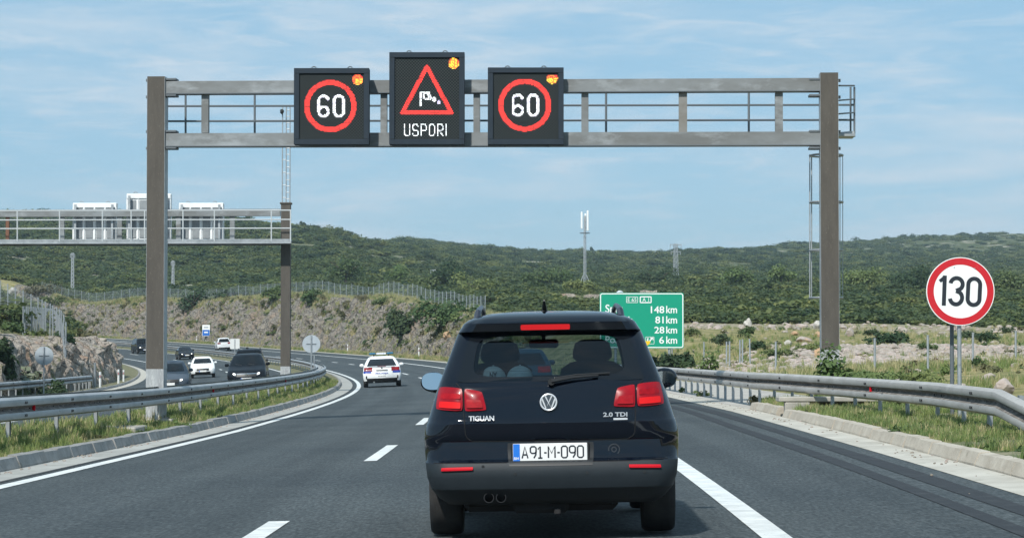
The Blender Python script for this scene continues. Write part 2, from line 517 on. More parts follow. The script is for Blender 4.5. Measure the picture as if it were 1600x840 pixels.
M_gutter_r = mat("pale_gutter", (.50, .48, .42), .9, var=(.38, .36, .31), scale=1.2, var2=(.20, .19, .14), scale2=3, lo2=.62, hi2=.72, bump=.3, bscale=30)
M_kerb = mat("kerb_stone", (.30, .30, .29), .9, var=(.21, .21, .20), scale=2.5, var2=(.13, .13, .11), scale2=6, lo2=.6, hi2=.75, bump=.6, bscale=18)
M_kerb_r = mat("pale_kerb_stone", (.47, .43, .36), .9, var=(.36, .32, .26), scale=2.5, var2=(.22, .2, .15), scale2=6, lo2=.62, hi2=.75, bump=.6, bscale=18)
M_concrete = mat("concrete", (.40, .38, .33), .9, var=(.29, .28, .25), scale=2, bump=.4, bscale=20)
M_apron = mat("apron_concrete", (.44, .42, .38), .95, var=(.34, .32, .29), scale=.8, var2=(.24, .23, .19), scale2=2.2, lo2=.58, hi2=.7, bump=.3, bscale=25)
M_soil = mat("verge_soil", (.16, .145, .085), .95, var=(.10, .115, .045), scale=1.2, var2=(.27, .24, .15), scale2=2.8, lo2=.52, hi2=.66, bump=.8, bscale=9)
M_rubber_mark = mat("tyre_mark", (.015, .017, .020), .8, var=(.036, .040, .042), scale=3, lo=.5, hi=.8)
M_tar = mat("tar_joint", (.035, .036, .036), .8)

# ------------------------------------------------------------------ ground sheet
cols = np.concatenate([np.arange(-5200, -300, 140), np.arange(-300, 1900, 5.0), np.arange(1900, 6800, 140)])
rows_ = [-60.0]
while rows_[-1] < 5000:
    y = rows_[-1]
    rows_.append(y + (5 if y < 15 else max(1.1, y * 0.0085)))
rows_ = np.array(rows_)
U, YY = np.meshgrid(cols, rows_)
XX = (U - 800) / FPX * (YY + 75)
H, SS, OO = ground(XX, YY, inset=0.5)
nr, nc = XX.shape
dcr = None
def crest_d(s, right=True):
    """how far from the edge of the corridor the cut reaches natural ground"""
    s = np.atleast_1d(np.asarray(s, float))
    d = np.arange(0, 16, .2)
    e = EDGE_R if right else EDGE_L
    o = e + d[None, :] * (1 if right else -1)
    th = lerp(s, RTH)[:, None]
    X = lerp(s, RX)[:, None] + o * np.cos(th); Y = lerp(s, RY)[:, None] - o * np.sin(th)
    N = natural(X, Y)
    ze = surf_z(s, np.full_like(s, e))[:, None]
    hit = (ze + (kslope(s)[:, None] * d if right else lcut(d)[None, :])) >= N
    i = np.where(hit.any(1), hit.argmax(1), len(d) - 1)
    return d[i]
CS = np.arange(90, 480, 2.0)
CR = np.convolve(np.pad(crest_d(CS), 4, mode='edge'), np.ones(9) / 9, 'valid')
CLf = np.full_like(CR, 1.9)
me = bpy.data.meshes.new("ground")
idx = np.arange(nr * nc).reshape(nr, nc)
fq = np.stack([idx[:-1, :-1], idx[:-1, 1:], idx[1:, 1:], idx[1:, :-1]], -1).reshape(-1, 4)
def fill_mesh(me, co, quads):
    me.vertices.add(len(co)); me.vertices.foreach_set('co', np.ascontiguousarray(co, np.float32).ravel())
    n = len(quads); k = quads.shape[1]
    me.loops.add(n * k); me.loops.foreach_set('vertex_index', quads.astype(np.int32).ravel())
    me.polygons.add(n); me.polygons.foreach_set('loop_start', np.arange(0, n * k, k, dtype=np.int32))
    try: me.polygons.foreach_set('loop_total', np.full(n, k, dtype=np.int32))
    except Exception: pass
    me.update(calc_edges=True); me.validate()
fill_mesh(me, np.stack([XX, YY, H], -1).reshape(-1, 3), fq)
me.polygons.foreach_set('use_smooth', np.ones(len(me.polygons), bool))
PXU = 800 + FPX * XX / np.maximum(YY, 5)
on_r = OO > EDGE_R - 1
dr = OO - EDGE_R
rub = np.zeros_like(XX); dry = np.zeros_like(XX)
field = on_r & (SS < 215) & (YY < 205) & (PXU > 820)
dry[field] = 1
wob = 6 * vnoise(XX, YY, 14, 11)
bandA = field & (YY + wob > 176) & (YY < 206); rub[bandA] = .55
bandB = field & (YY + wob > 88) & (YY + wob < 128) & (PXU > 1235 + 40 * vnoise(XX, YY, 9, 12)); rub[bandB] = 1
bandC = field & (YY + wob > 84) & (YY + wob < 112) & (PXU > 1080); rub[bandC] = np.maximum(rub[bandC], .7)
crest = np.interp(SS, CS, CR)
strip = on_r & (SS >= 178) & (dr < crest + 5.0); dry[strip] = 1
verge = on_r & (SS >= 120) & (dr < 0.8); dry[verge] = 1
crl = np.interp(SS, CS, CLf)
lh = (OO < EDGE_L) & (YY < 230) & (-OO + EDGE_L < 45)
dry[lh] = np.clip(.55 + .9 * vnoise(XX, YY, 9, 14), 0, 1)[lh]
rub[lh] = np.clip(.9 * (vnoise(XX, YY, 11, 15) - .25) * 2, 0, 1)[lh]
for nm, arr in (('rub', rub), ('dry', dry)):
    a = me.attributes.new(nm, 'FLOAT', 'POINT'); a.data.foreach_set('value', arr.ravel().astype(np.float32))
me.materials.append(M_ground)
g_ob = bpy.data.objects.new("ground", me); COL.objects.link(g_ob)
tag(g_ob, kind='structure')

# the country behind the camera
gb = MB(); xs = np.concatenate([np.arange(-1500, -200, 100), np.arange(-200, 201, 40), np.arange(300, 1600, 100)]); ys = [-59, -70, -100, -150, -220, -300, -400, -550, -750, -1000, -1400]
gb.grid([[Vector((x, y, -.25 + max(0, (-y - 120)) * .05 * (1 + .5 * noise.noise((x * .004, y * .004, 0))) + max(0, abs(x) - 40) * .05)) for x in xs] for y in reversed(ys)])
tag(gb.build("ground", M_ground, smooth=True), kind='structure')

# ------------------------------------------------------------------ strips that follow the road
def strip_ob(name, offs, s0, s1, m, dz=0.0, step=1.0, kind='structure', closed=False, jitter=0.0):
    """offs: list of (offset, extra height) across; one sheet along s"""
    ss = np.arange(s0, s1 + 1e-6, step)
    th = lerp(ss, RTH); bx, by = lerp(ss, RX), lerp(ss, RY)
    co, uv = [], []
    for k, (o, h) in enumerate(offs):
        oo = o if not callable(o) else np.array([o(q) for q in ss])
        oo = oo + np.zeros_like(ss)
        hh = h if not callable(h) else np.array([h(q) for q in ss])
        z = surf_z(ss, oo) + hh + dz
        if jitter: z = z + np.array([jitter * noise.noise((q * .9, k * 3.1, o if not callable(o) else 1.3)) for q in ss])
        co.append(np.stack([bx + oo * np.cos(th), by - oo * np.sin(th), z], -1))
        uv.append(np.stack([oo, ss], -1))
    co = np.stack(co, 1); uv = np.stack(uv, 1)
    n, k = co.shape[:2]
    ii = np.arange(n * k).reshape(n, k)
    q = np.stack([ii[:-1, :-1], ii[:-1, 1:], ii[1:, 1:], ii[1:, :-1]], -1).reshape(-1, 4)
    me = bpy.data.meshes.new(name); fill_mesh(me, co.reshape(-1, 3), q)
    ul = me.uv_layers.new(name="UVMap")
    vi = np.empty(len(me.loops), np.int32); me.loops.foreach_get('vertex_index', vi)
    ul.data.foreach_set('uv', uv.reshape(-1, 2)[vi].astype(np.float32).ravel())
    me.materials.append(m)
    o_ = bpy.data.objects.new(name, me); COL.objects.link(o_)
    if kind: tag(o_, kind=kind)
    return o_
OI = -3.75 - MED           # inner line of the other carriageway
strip_ob("road", [(-4.05, 0), (-2, 0), (0, 0), (2, 0), (4, 0), (6.3, 0)], -38, 470, M_asphalt)
strip_ob("road", [(OI - 10.15, 0), (OI - 7, 0), (OI - 3.7, 0), (OI - 1, 0), (OI + .35, 0)], -38, 470, M_asphalt)
strip_ob("gutter", [(-4.62, .008), (-4.05, .004)], -38, 470, M_gutter)
strip_ob("gutter", [(6.3, .004), (6.78, .010)], -38, 470, M_gutter_r)
strip_ob("gutter", [(OI - 10.75, .01), (OI - 10.15, .004)], -38, 470, M_gutter_r)
# painted lines, 4 mm above the asphalt
strip_ob("edge_line", [(-3.85, 0), (-3.65, 0)], -38, 470, M_line, .006)
strip_ob("edge_line", [(3.65, 0), (3.86, 0)], -38, 470, M_line, .006)
strip_ob("edge_line", [(OI - .1, 0), (OI + .1, 0)], -38, 470, M_line, .006)
strip_ob("edge_line", [(OI - 7.6, 0), (OI - 7.4, 0)], -38, 470, M_line, .006)
strip_ob("tar_joint", [(-4.07, 0), (-3.99, 0)], -38, 470, M_tar, .005)
for k in range(-2, 26):
    s0 = 13.378 + 18 * k
    strip_ob("lane_dash", [(-.085, 0), (.085, 0)], s0, s0 + 6, M_line, .006)
    s0 = 4 + 18 * k
    strip_ob("lane_dash", [(OI - 3.83, 0), (OI - 3.67, 0)], s0, s0 + 6, M_line, .006)
strip_ob("skid_mark", [(lambda s: 5.84 + .02 * sin(s * .21), 0), (lambda s: 6.06 + .02 * sin(s * .3), 0)], -10, 92, M_rubber_mark, .005)
strip_ob("skid_mark", [(lambda s: 5.42 - .02 * sin(s * .2), 0), (lambda s: 5.62 + .02 * sin(s * .27), 0)], -10, 92, M_rubber_mark, .005)
# kerbs: separate stones butted together
def kerb(name, side_o, s0, s1, m, dirn, h=.15, label=None, group=None):
    mb = MB(); s = s0; r = random.Random(5)
    while s < s1:
        L = 1.0
        a, b = s + .006, s + L - .006
        dz, dd = r.uniform(-.012, .012), r.uniform(-.012, .012)
        prof = [(0, -.05), (0.0, .03), (.05, h), (.17, h + .01), (.17, -.05)]
        ra = [P(a, side_o + dirn * (q + dd), z + dz) for q, z in prof]
        rb = [P(b, side_o + dirn * (q + dd + r.uniform(-.006, .006)), z + dz + r.uniform(-.006, .006)) for q, z in prof]
        n = len(prof)
        fs = [(i, i + 1, n + i + 1, n + i) for i in range(n - 1)] + [tuple(range(n)), tuple(range(2 * n - 1, n - 1, -1))]
        if dirn > 0: fs = [tuple(reversed(f)) for f in fs]
        mb.add(ra + rb, fs); s += L
    o = mb.build(name, m)
    return tag(o, kind='structure')
kerb("kerb", -4.62, -30, 440, M_kerb, -1, .16)
kerb("kerb", 6.78, 10, 45, M_kerb_r, 1, .15)
kerb("kerb", 6.78, 46.2, 51, M_kerb_r, 1, .15)
kerb("kerb", OI - 10.75, -30, 400, M_kerb, -1, .14)
# median and verges
def vsurf(seed, a):
    return lambda s: .12 + a * noise.noise((s * .5, seed, 0))
strip_ob("median", [(-4.79, .145), (-5.1, vsurf(1, .03)), (-5.6, vsurf(2, .05)), (-6.1, vsurf(3, .06)), (-6.6, vsurf(4, .04)), (OI + .35, .0), (OI + .3, -.05)], -38, 470, M_soil)
def rv(o, seed, a, base):
    def f(s):
        th = float(lerp(s, RTH)); x = float(lerp(s, RX)) + o * cos(th); y = float(lerp(s, RY)) - o * sin(th)
        return base + a * noise.noise((s * .5, seed, 3))
    return f
strip_ob("verge", [(6.95, .14), (7.3, rv(7.3, 6, .03, .14)), (7.8, rv(7.8, 7, .05, .13)), (8.4, rv(8.4, 8, .05, .12)), (9.4, rv(9.4, 9, .06, .07)), (10.6, -.2)], -38, 51, M_soil)
strip_ob("apron", [(6.78, .012), (7.6, .02), (8.4, .025), (9.3, .03), (9.6, -.12)], 51.2, 106, M_apron)
strip_ob("verge", [(6.78, .01), (7.4, .03), (8.2, .03), (9.0, .02), (9.6, -.2)], 106, 470, M_soil)
strip_ob("verge", [(OI - 10.92, .13), (OI - 11.6, .12), (OI - 12.3, .10), (OI - 13.2, -.1)], -38, 400, M_soil)

# ------------------------------------------------------------------ rock faces beside the road
def rock_mat(name, a, b, c, veg, sc=1.0):
    m = bpy.data.materials.new(name); m.use_nodes = True
    nt = m.node_tree; n, l = nt.nodes, nt.links
    bs = n["Principled BSDF"]; bs.inputs['Roughness'].default_value = 0.95; bs.inputs['Specular IOR Level'].default_value = 0.15
    t = n.new("ShaderNodeTexCoord")
    def nz(s_, det, vs=None, rot=(0, 0, 0)):
        x = n.new("ShaderNodeTexNoise"); x.inputs['Scale'].default_value = s_ * sc; x.inputs['Detail'].default_value = det; x.inputs['Roughness'].default_value = .65
        mp = n.new("ShaderNodeMapping"); mp.inputs['Scale'].default_value = vs or (1, 1, 1); mp.inputs['Rotation'].default_value = rot
        l.new(t.outputs['Object'], mp.inputs['Vector']); l.new(mp.outputs['Vector'], x.inputs['Vector'])
        return x.outputs['Fac']
    def rg(src, lo, hi):
        r = n.new("ShaderNodeMapRange"); r.inputs['From Min'].default_value = lo; r.inputs['From Max'].default_value = hi
        l.new(src, r.inputs['Value']); return r.outputs['Result']
    def mx(f, p, q_):
        q = n.new("ShaderNodeMix"); q.data_type = 'RGBA'; l.new(f, q.inputs['Factor'])
        for k, w in (('A', p), ('B', q_)):
            if isinstance(w, tuple): q.inputs[k].default_value = (*w, 1)
            else: l.new(w, q.inputs[k])
        return q.outputs['Result']
    strata = nz(1.6, 6, (.5, .5, 2.2), (0, .7, 0))
    col = mx(rg(strata, .36, .64), a, b)
    col = mx(rg(nz(.35, 5), .50, .62), col, c)
    col = mx(rg(nz(3.0, 6), .60, .72), col, tuple(min(1, x * 1.5) for x in b))
    vor = n.new("ShaderNodeTexVoronoi"); vor.feature = 'DISTANCE_TO_EDGE'; vor.inputs['Scale'].default_value = 1.5 * sc
    l.new(t.outputs['Object'], vor.inputs['Vector'])
    crack = n.new("ShaderNodeMath"); crack.operation = 'LESS_THAN'; crack.inputs[1].default_value = .04; l.new(vor.outputs['Distance'], crack.inputs[0])
    col = mx(crack.outputs[0], col, tuple(x * .5 for x in a))
    col = mx(rg(nz(.55, 6), .56, .66), col, veg)
    l.new(col, bs.inputs['Base Color'])
    bp = n.new("ShaderNodeBump"); bp.inputs['Strength'].default_value = 1.0; bp.inputs['Distance'].default_value = 0.35
    l.new(nz(2.6, 8), bp.inputs['Height']); l.new(bp.outputs['Normal'], bs.inputs['Normal'])
    return m
M_rock = rock_mat("cut_rock", (.140, .130, .116), (.285, .26, .22), (.25, .20, .155), (.165, .170, .075))
M_rock2 = rock_mat("pale_rock", (.31, .27, .23), (.48, .43, .37), (.40, .29, .22), (.15, .15, .07), 1.3)
def rock_face(name, m, s0, s1, right, ds, nt_, amp, seed, over=1.2):
    ss = np.arange(s0, s1, ds)
    cr = np.interp(ss, CS, CR if right else CLf) + over
    Pn = []
    e = EDGE_R if right else EDGE_L
    sg = 1 if right else -1
    for s, c in zip(ss, cr):
        k = float(kslope(s)) if right else 1.0
        fade = min(1, (s - s0) / 14, (s1 - s) / 14)
        rowp = []
        th = float(lerp(s, RTH)); bx, by = float(lerp(s, RX)), float(lerp(s, RY))
        ze = float(surf_z(s, e))
        for j in range(nt_ + 1):
            t = j / nt_
            d = c * t
            z = min(ze + k * d, ze + k * (c - over) + .12 * (d - (c - over)) if d > c - over else 1e9) if right else ze + float(lcut(d))
            # bulges and ledges
            q = Vector((s * .55, z * .8, seed))
            f = noise.fractal(q * .6, .9, 2.2, 5) * .9 + .6 * abs(noise.noise(q * 1.9)) + .30 * noise.noise(q * 4.3 + Vector((3, 1, 2)))
            f += .25 * noise.cell(Vector((s * .8 + z * .5, z * .9 - s * .2, seed)))
            w = min(1, t * 5, (1 - t) * 4 + .15) * max(0, fade)
            dd = amp * f * w
            oo = e + sg * (d - .25 - dd * .8 - (1 - max(0, fade)) * -.9)
            zz = z + dd * .45 - (1 - max(0, fade)) * .7 - (.35 if j == 0 else 0)
            rowp.append(Vector((bx + oo * cos(th), by - oo * sin(th), zz)))
        Pn.append(rowp if not right else rowp)
    mb = MB(); mb.grid(Pn)
    o = mb.build(name, m, smooth=False)
    me_ = o.data
    if not right: me_.flip_normals()
    return tag(o, kind='structure')
rock_face("rock_cutting", M_rock, 172, 460, True, .42, 30, .85, 3.3)
rock_face("rock_cutting", M_rock2, 96, 215, False, .36, 18, .85, 9.1)

# ------------------------------------------------------------------ scattered stuff (grass, maquis, rubble): nobody could count it
def hidden_mesh_object(name, me):
    return bpy.data.objects.new(name, me)          # never linked to the scene, only read by the scatter
def scatter(name, meshes, pts, scale, rotz, label, cat, tilt=None):
    N = len(pts)
    me = bpy.data.meshes.new(name)
    me.vertices.add(N); me.vertices.foreach_set('co', np.ascontiguousarray(pts, np.float32).ravel())
    sc = np.asarray(scale, np.float32)
    if sc.ndim == 1: sc = np.stack([sc, sc, sc], -1)
    rot = np.zeros((N, 3), np.float32); rot[:, 2] = rotz
    if tilt is not None: rot[:, 0] = tilt
    a = me.attributes.new('sc', 'FLOAT_VECTOR', 'POINT'); a.data.foreach_set('vector', np.ascontiguousarray(sc).ravel())
    a = me.attributes.new('ro', 'FLOAT_VECTOR', 'POINT'); a.data.foreach_set('vector', rot.ravel())
    a = me.attributes.new('ix', 'INT', 'POINT'); a.data.foreach_set('value', rng.integers(0, len(meshes), N).astype(np.int32))
    o = bpy.data.objects.new(name, me); COL.objects.link(o)
    ng = bpy.data.node_groups.new(name + "_scatter", 'GeometryNodeTree')
    ng.interface.new_socket("Geometry", in_out='INPUT', socket_type='NodeSocketGeometry')
    ng.interface.new_socket("Geometry", in_out='OUTPUT', socket_type='NodeSocketGeometry')
    n, l = ng.nodes, ng.links
    gi, go = n.new('NodeGroupInput'), n.new('NodeGroupOutput')
    jn = n.new('GeometryNodeJoinGeometry')
    for k, ms in reversed(list(enumerate(meshes))):
        oi = n.new('GeometryNodeObjectInfo'); oi.inputs['Object'].default_value = hidden_mesh_object(f"{name}_source", ms)
        oi.inputs['As Instance'].default_value = True
        l.new(oi.outputs['Geometry'], jn.inputs['Geometry'])
    ip = n.new('GeometryNodeInstanceOnPoints')
    l.new(gi.outputs[0], ip.inputs['Points']); l.new(jn.outputs[0], ip.inputs['Instance'])
    ip.inputs['Pick Instance'].default_value = True
    def na(nm, dt):
        q = n.new('GeometryNodeInputNamedAttribute'); q.data_type = dt; q.inputs['Name'].default_value = nm
        return [x for x in q.outputs if x.enabled and x.name == 'Attribute'][0]
    l.new(na('ix', 'INT'), ip.inputs['Instance Index'])
    l.new(na('sc', 'FLOAT_VECTOR'), ip.inputs['Scale'])
    er = n.new('FunctionNodeEulerToRotation'); l.new(na('ro', 'FLOAT_VECTOR'), er.inputs[0]); l.new(er.outputs[0], ip.inputs['Rotation'])
    l.new(ip.outputs['Instances'], go.inputs[0])
    md = o.modifiers.new("scatter", 'NODES'); md.node_group = ng
    return tag(o, label, cat, kind='stuff')
def leaf_cloud(n, seed, rad=(1, 1, .8), leaf=.16, lobes=5, fill=.55, flat=.35, up=.55):
    """leaf quads spread through a few overlapping lobes: ragged outline, gaps"""
    r = np.random.default_rng(seed)
    c = r.normal(0, .42, (lobes, 3)); c[:, 2] = np.abs(c[:, 2]) * .7 + .15
    lr = r.uniform(.38, .68, lobes)
    k = r.integers(0, lobes, n)
    dv = r.normal(size=(n, 3)); dv /= np.linalg.norm(dv, axis=1)[:, None]
    dv[:, 2] = np.where(dv[:, 2] < -flat, -dv[:, 2], dv[:, 2])
    rr = lr[k] * (1 - (1 - fill) * r.random(n) ** 1.6) * (1 + .18 * r.normal(size=n))
    p = c[k] + dv * rr[:, None]
    p[:, 2] = np.maximum(p[:, 2], .02 + .1 * r.random(n))
    p *= np.array(rad)
    nn = dv + r.normal(0, .55, (n, 3)); nn[:, 2] += up; nn /= np.linalg.norm(nn, axis=1)[:, None]
    t = np.cross(nn, r.normal(size=(n, 3))); t /= np.linalg.norm(t, axis=1)[:, None]
    b = np.cross(nn, t)
    L = leaf * r.uniform(.6, 1.4, n)[:, None]; wd = L * r.uniform(.45, .8, n)[:, None]
    return p, t * L, b * wd
def leaf_mesh(name, m, **kw):
    p, t, b = leaf_cloud(**kw)
    co = np.stack([p - t, p - b * .9 + t * .1, p + t, p + b * .9 + t * .1], 1).reshape(-1, 3)
    me = bpy.data.meshes.new(name); fill_mesh(me, co, np.arange(len(co)).reshape(-1, 4))
    for q in (m if isinstance(m, (list, tuple)) else [m]): me.materials.append(q)
    if isinstance(m, (list, tuple)):
        me.polygons.foreach_set('material_index', np.random.default_rng(1).integers(0, len(m), len(me.polygons)).astype(np.int32))
    return me
def leaf_mat(name, a, b, rand=.38, tr=.35):
    m = mat(name, a, .55, var=b, scale=1.2, lo=.35, hi=.65, rand=rand, spec=.25)
    nt = m.node_tree; n, l = nt.nodes, nt.links
    bs = n["Principled BSDF"]; out = [x for x in n if x.type == 'OUTPUT_MATERIAL'][0]
    tl = n.new("ShaderNodeBsdfTranslucent"); ms = n.new("ShaderNodeMixShader"); ms.inputs[0].default_value = tr
    src = bs.inputs['Base Color'].links[0].from_socket
    l.new(src, tl.inputs['Color']); l.new(bs.outputs[0], ms.inputs[1]); l.new(tl.outputs[0], ms.inputs[2]); l.new(ms.outputs[0], out.inputs['Surface'])
    return m
M_maq = [leaf_mat("maquis_leaf", (.090, .130, .042), (.142, .162, .056)), leaf_mat("maquis_leaf_dark", (.046, .078, .033), (.078, .106, .041))]
M_shrub = leaf_mat("shrub_leaf", (.080, .125, .048), (.125, .170, .062), .1)
M_shrub_dark = leaf_mat("dark_shrub_leaf", (.046, .080, .040), (.075, .112, .048), .1)
M_shrub_light = leaf_mat("light_shrub_leaf", (.130, .185, .062), (.180, .225, .080), .1)
M_shrub_dry = leaf_mat("dry_shrub_leaf", (.120, .125, .060), (.180, .165, .085), .1)
M_bark = mat("bark", (.13, .10, .075), .95, var=(.07, .055, .042), scale=9, bump=.8, bscale=14)
M_grass = [leaf_mat("grass_green", (.180, .255, .085), (.260, .310, .110), .3, .4), leaf_mat("grass_straw", (.48, .43, .23), (.38, .37, .18), .25, .4)]
M_stone = mat("field_stone", (.39, .345, .30), .92, var=(.25, .21, .18), scale=2.5, var2=(.42, .30, .20), scale2=.9, lo2=.58, hi2=.66, bump=.8, bscale=6, rand=.2)
M_stone_o = mat("ochre_stone", (.46, .29, .16), .92, var=(.34, .24, .16), scale=2.5, bump=.8, bscale=6)
M_stone_w = mat("white_stone", (.50, .48, .44), .92, var=(.33, .31, .28), scale=2.5, bump=.8, bscale=6)
def stone_mesh(name, seed, m, sub=2, sq=(1, .8, .65)):
    import bmesh
    bm = bmesh.new(); bmesh.ops.create_icosphere(bm, subdivisions=sub, radius=1)
    for v in bm.verts:
        q = v.co.normalized()
        f = 1 + .35 * noise.noise(q * 1.3 + Vector((seed, 0, 0))) + .16 * noise.noise(q * 3.2 + Vector((0, seed, 0)))
        # flatten into facets
        f = min(f, *[(.72 + .2 * abs(noise.noise(Vector((seed, k, 2.2))))) / max(.05, q.dot(Vector((cos(k * 2.4 + seed), sin(k * 2.4 + seed), sin(k * 1.7) * .8)).normalized())) for k in range(7) if q.dot(Vector((cos(k * 2.4 + seed), sin(k * 2.4 + seed), sin(k * 1.7) * .8)).normalized()) > .05])
        v.co = Vector((q.x * f * sq[0], q.y * f * sq[1], q.z * f * sq[2]))
    me = bpy.data.meshes.new(name); bm.to_mesh(me); bm.free(); me.materials.append(m)
    return me

# maquis over the hills
N = 84000
u = rng.uniform(-1200, 2900, N); Yq = np.exp(rng.uniform(np.log(140), np.log(2050), N))
Xq = (u - 800) / FPX * Yq
h, s_, o_ = ground(Xq, Yq)
ok = np.ones(N, bool)
rr = o_ > -10
cr_ = np.interp(s_, CS, CR)
ok &= ~(rr & (o_ < EDGE_R + np.where(s_ > 176, cr_ + 4.5, 6)))
ok &= ~(rr & (s_ < 240) & (Yq < 200) & (u > 780))
ok &= ~((u > 880) & (u < 1030) & (Yq > 300) & (Yq < 330))
ll = o_ <= -10
ok &= ~(ll & (o_ > EDGE_L - np.interp(s_, CS, CLf) - 3))
ok &= ~(ll & (Yq < 250) & (rng.random(N) < .62))
bare = vnoise(Xq, Yq, 60, 21) + .6 * vnoise(Xq, Yq, 24, 22)
ok &= ~((Yq > 420) & (bare > .55) & (rng.random(N) < .80))
ok &= ~((Yq > 1150) & (u > 950) & (rng.random(N) < .42))
Xq, Yq, h = Xq[ok], Yq[ok], h[ok]
sc = (0.62 + Yq * .0017) * rng.uniform(.6, 1.45, len(Xq))
sc = np.minimum(sc, 3.3 * rng.uniform(.5, 1.2, len(Xq)))
big = rng.random(len(Xq)) < .025
sc = np.where(big, sc * 1.5, sc)
scv = np.stack([sc * rng.uniform(.9, 1.3, len(sc)), sc * rng.uniform(.9, 1.3, len(sc)), sc * rng.uniform(.42, .80, len(sc))], -1)
mq = [leaf_mesh("maquis_clump", M_maq[k % 2], n=380, seed=40 + k, rad=(1.15, 1.15, .95), leaf=.155, lobes=7) for k in range(5)]
scatter("maquis", mq, np.stack([Xq, Yq, h - .12 * sc], -1), scv, rng.uniform(0, 6.28, len(sc)), "dense green scrub covering the hills behind the motorway", "scrub")

# grass: tufts of blades
def tuft_mesh(name, seed, m, n=26, hgt=.3, spread=.16):
    r = np.random.default_rng(seed); co = []; 
    for i in range(n):
        a = r.uniform(0, 6.28); q = r.uniform(0, spread); bx, by = cos(a) * q, sin(a) * q
        L = hgt * r.uniform(.45, 1.15); lean = r.uniform(.05, .55); a2 = r.uniform(0, 6.28)
        dx, dy = cos(a2) * lean * L, sin(a2) * lean * L
        w = r.uniform(.006, .013); wx, wy = -sin(a2) * w, cos(a2) * w
        co += [(bx - wx, by - wy, 0), (bx + wx, by + wy, 0), (bx + dx * .45 + wx * .8, by + dy * .45 + wy * .8, L * .6), (bx + dx * .45 - wx * .8, by + dy * .45 - wy * .8, L * .6),
               (bx + dx * .45 - wx * .8, by + dy * .45 - wy * .8, L * .6), (bx + dx * .45 + wx * .8, by + dy * .45 + wy * .8, L * .6), (bx + dx + wx * .15, by + dy + wy * .15, L), (bx + dx - wx * .15, by + dy - wy * .15, L)]
    me = bpy.data.meshes.new(name); fill_mesh(me, np.array(co), np.arange(len(co)).reshape(-1, 4)); me.materials.append(m)
    return me
TG = [tuft_mesh("grass_tuft", 60, M_grass[0]), tuft_mesh("grass_tuft", 61, M_grass[1]), tuft_mesh("grass_tuft", 62, M_grass[0], 34, .24, .2), tuft_mesh("grass_tuft", 63, M_grass[1], 20, .36)]
def so_points(n, s0, s1, o0, o1, clump=3.0, thr=-.2, seed=0, power=1.0):
    s = s0 + (s1 - s0) * rng.random(n) ** power; o = rng.uniform(o0, o1, n)
    th = lerp(s, RTH); X = lerp(s, RX) + o * np.cos(th); Y = lerp(s, RY) - o * np.sin(th)
    v = vnoise(X, Y, clump, seed) + .5 * vnoise(X, Y, clump * .35, seed + 1)
    k = v + rng.uniform(-.35, .35, n) > thr
    return s[k], o[k], X[k], Y[k], surf_z(s[k], o[k])
s1_, o1_, X1, Y1, Z1 = so_points(24000, 22, 135, -6.75, -4.80, 1.4, -.15, 31, 1.3)
dens = rng.uniform(.20, .66, len(X1)) * (1 + .35 * vnoise(X1, Y1, 1.1, 77)) * (1 + np.clip((-4.9 - o1_) * .25, 0, .4)) * np.interp(o1_, [-5.1, -4.82], [1, .55])
TV = [TG[0], TG[2], TG[0], TG[1], TG[2]]
scatter("grass", TV, np.stack([X1, Y1, Z1 + .09], -1), dens, rng.uniform(0, 6.28, len(X1)), "green and straw coloured grass along the median kerb", "grass")
s2_, o2_, X2, Y2, Z2 = so_points(17000, 20, 51, 7.0, 10.4, 1.3, -.12, 33)
kp = ~((s2_ > 44.7) & (s2_ < 46.5)); X2, Y2, Z2, o2_ = X2[kp], Y2[kp], Z2[kp], o2_[kp]
scatter("grass", TV, np.stack([X2, Y2, Z2 + .09 - .1 * np.clip(o2_ - 8.8, 0, 2)], -1), rng.uniform(.18, .62, len(X2)), rng.uniform(0, 6.28, len(X2)), "grass and weeds behind the right kerb and guardrail", "grass")
N = 15000
u = rng.uniform(840, 1900, N); Yq = np.exp(rng.uniform(np.log(44), np.log(205), N)); Xq = (u - 800) / FPX * Yq
h, s_, o_ = ground(Xq, Yq)
v = vnoise(Xq, Yq, 7, 41) + .5 * vnoise(Xq, Yq, 2.5, 42)
ok = (o_ > np.where(s_ < 51, 10.2, 9.4)) & (v + rng.uniform(-.3, .3, N) > -.35)
rubq = ((Yq > 90) & (Yq < 126) & (u > 1240)) | (Yq > 180)
ok &= ~(rubq & (rng.random(N) < .8))
scatter("grass", TG, np.stack([Xq, Yq, h - .03], -1)[ok], (rng.uniform(.35, 1.0, N) * np.where(v > .3, 1.25, .8))[ok], rng.uniform(0, 6.28, N)[ok], "dry and green grass over the rocky field beyond the right guardrail", "grass")
s3_, o3_, X3, Y3, Z3 = so_points(9000, 100, 430, 7.0, 9.0, 5, -.4, 35)
scatter("grass", TG, np.stack([X3, Y3, Z3 + .0], -1), rng.uniform(.5, 1.3, len(X3)), rng.uniform(0, 6.28, len(X3)), "grass strip at the foot of the long rock cutting", "grass")
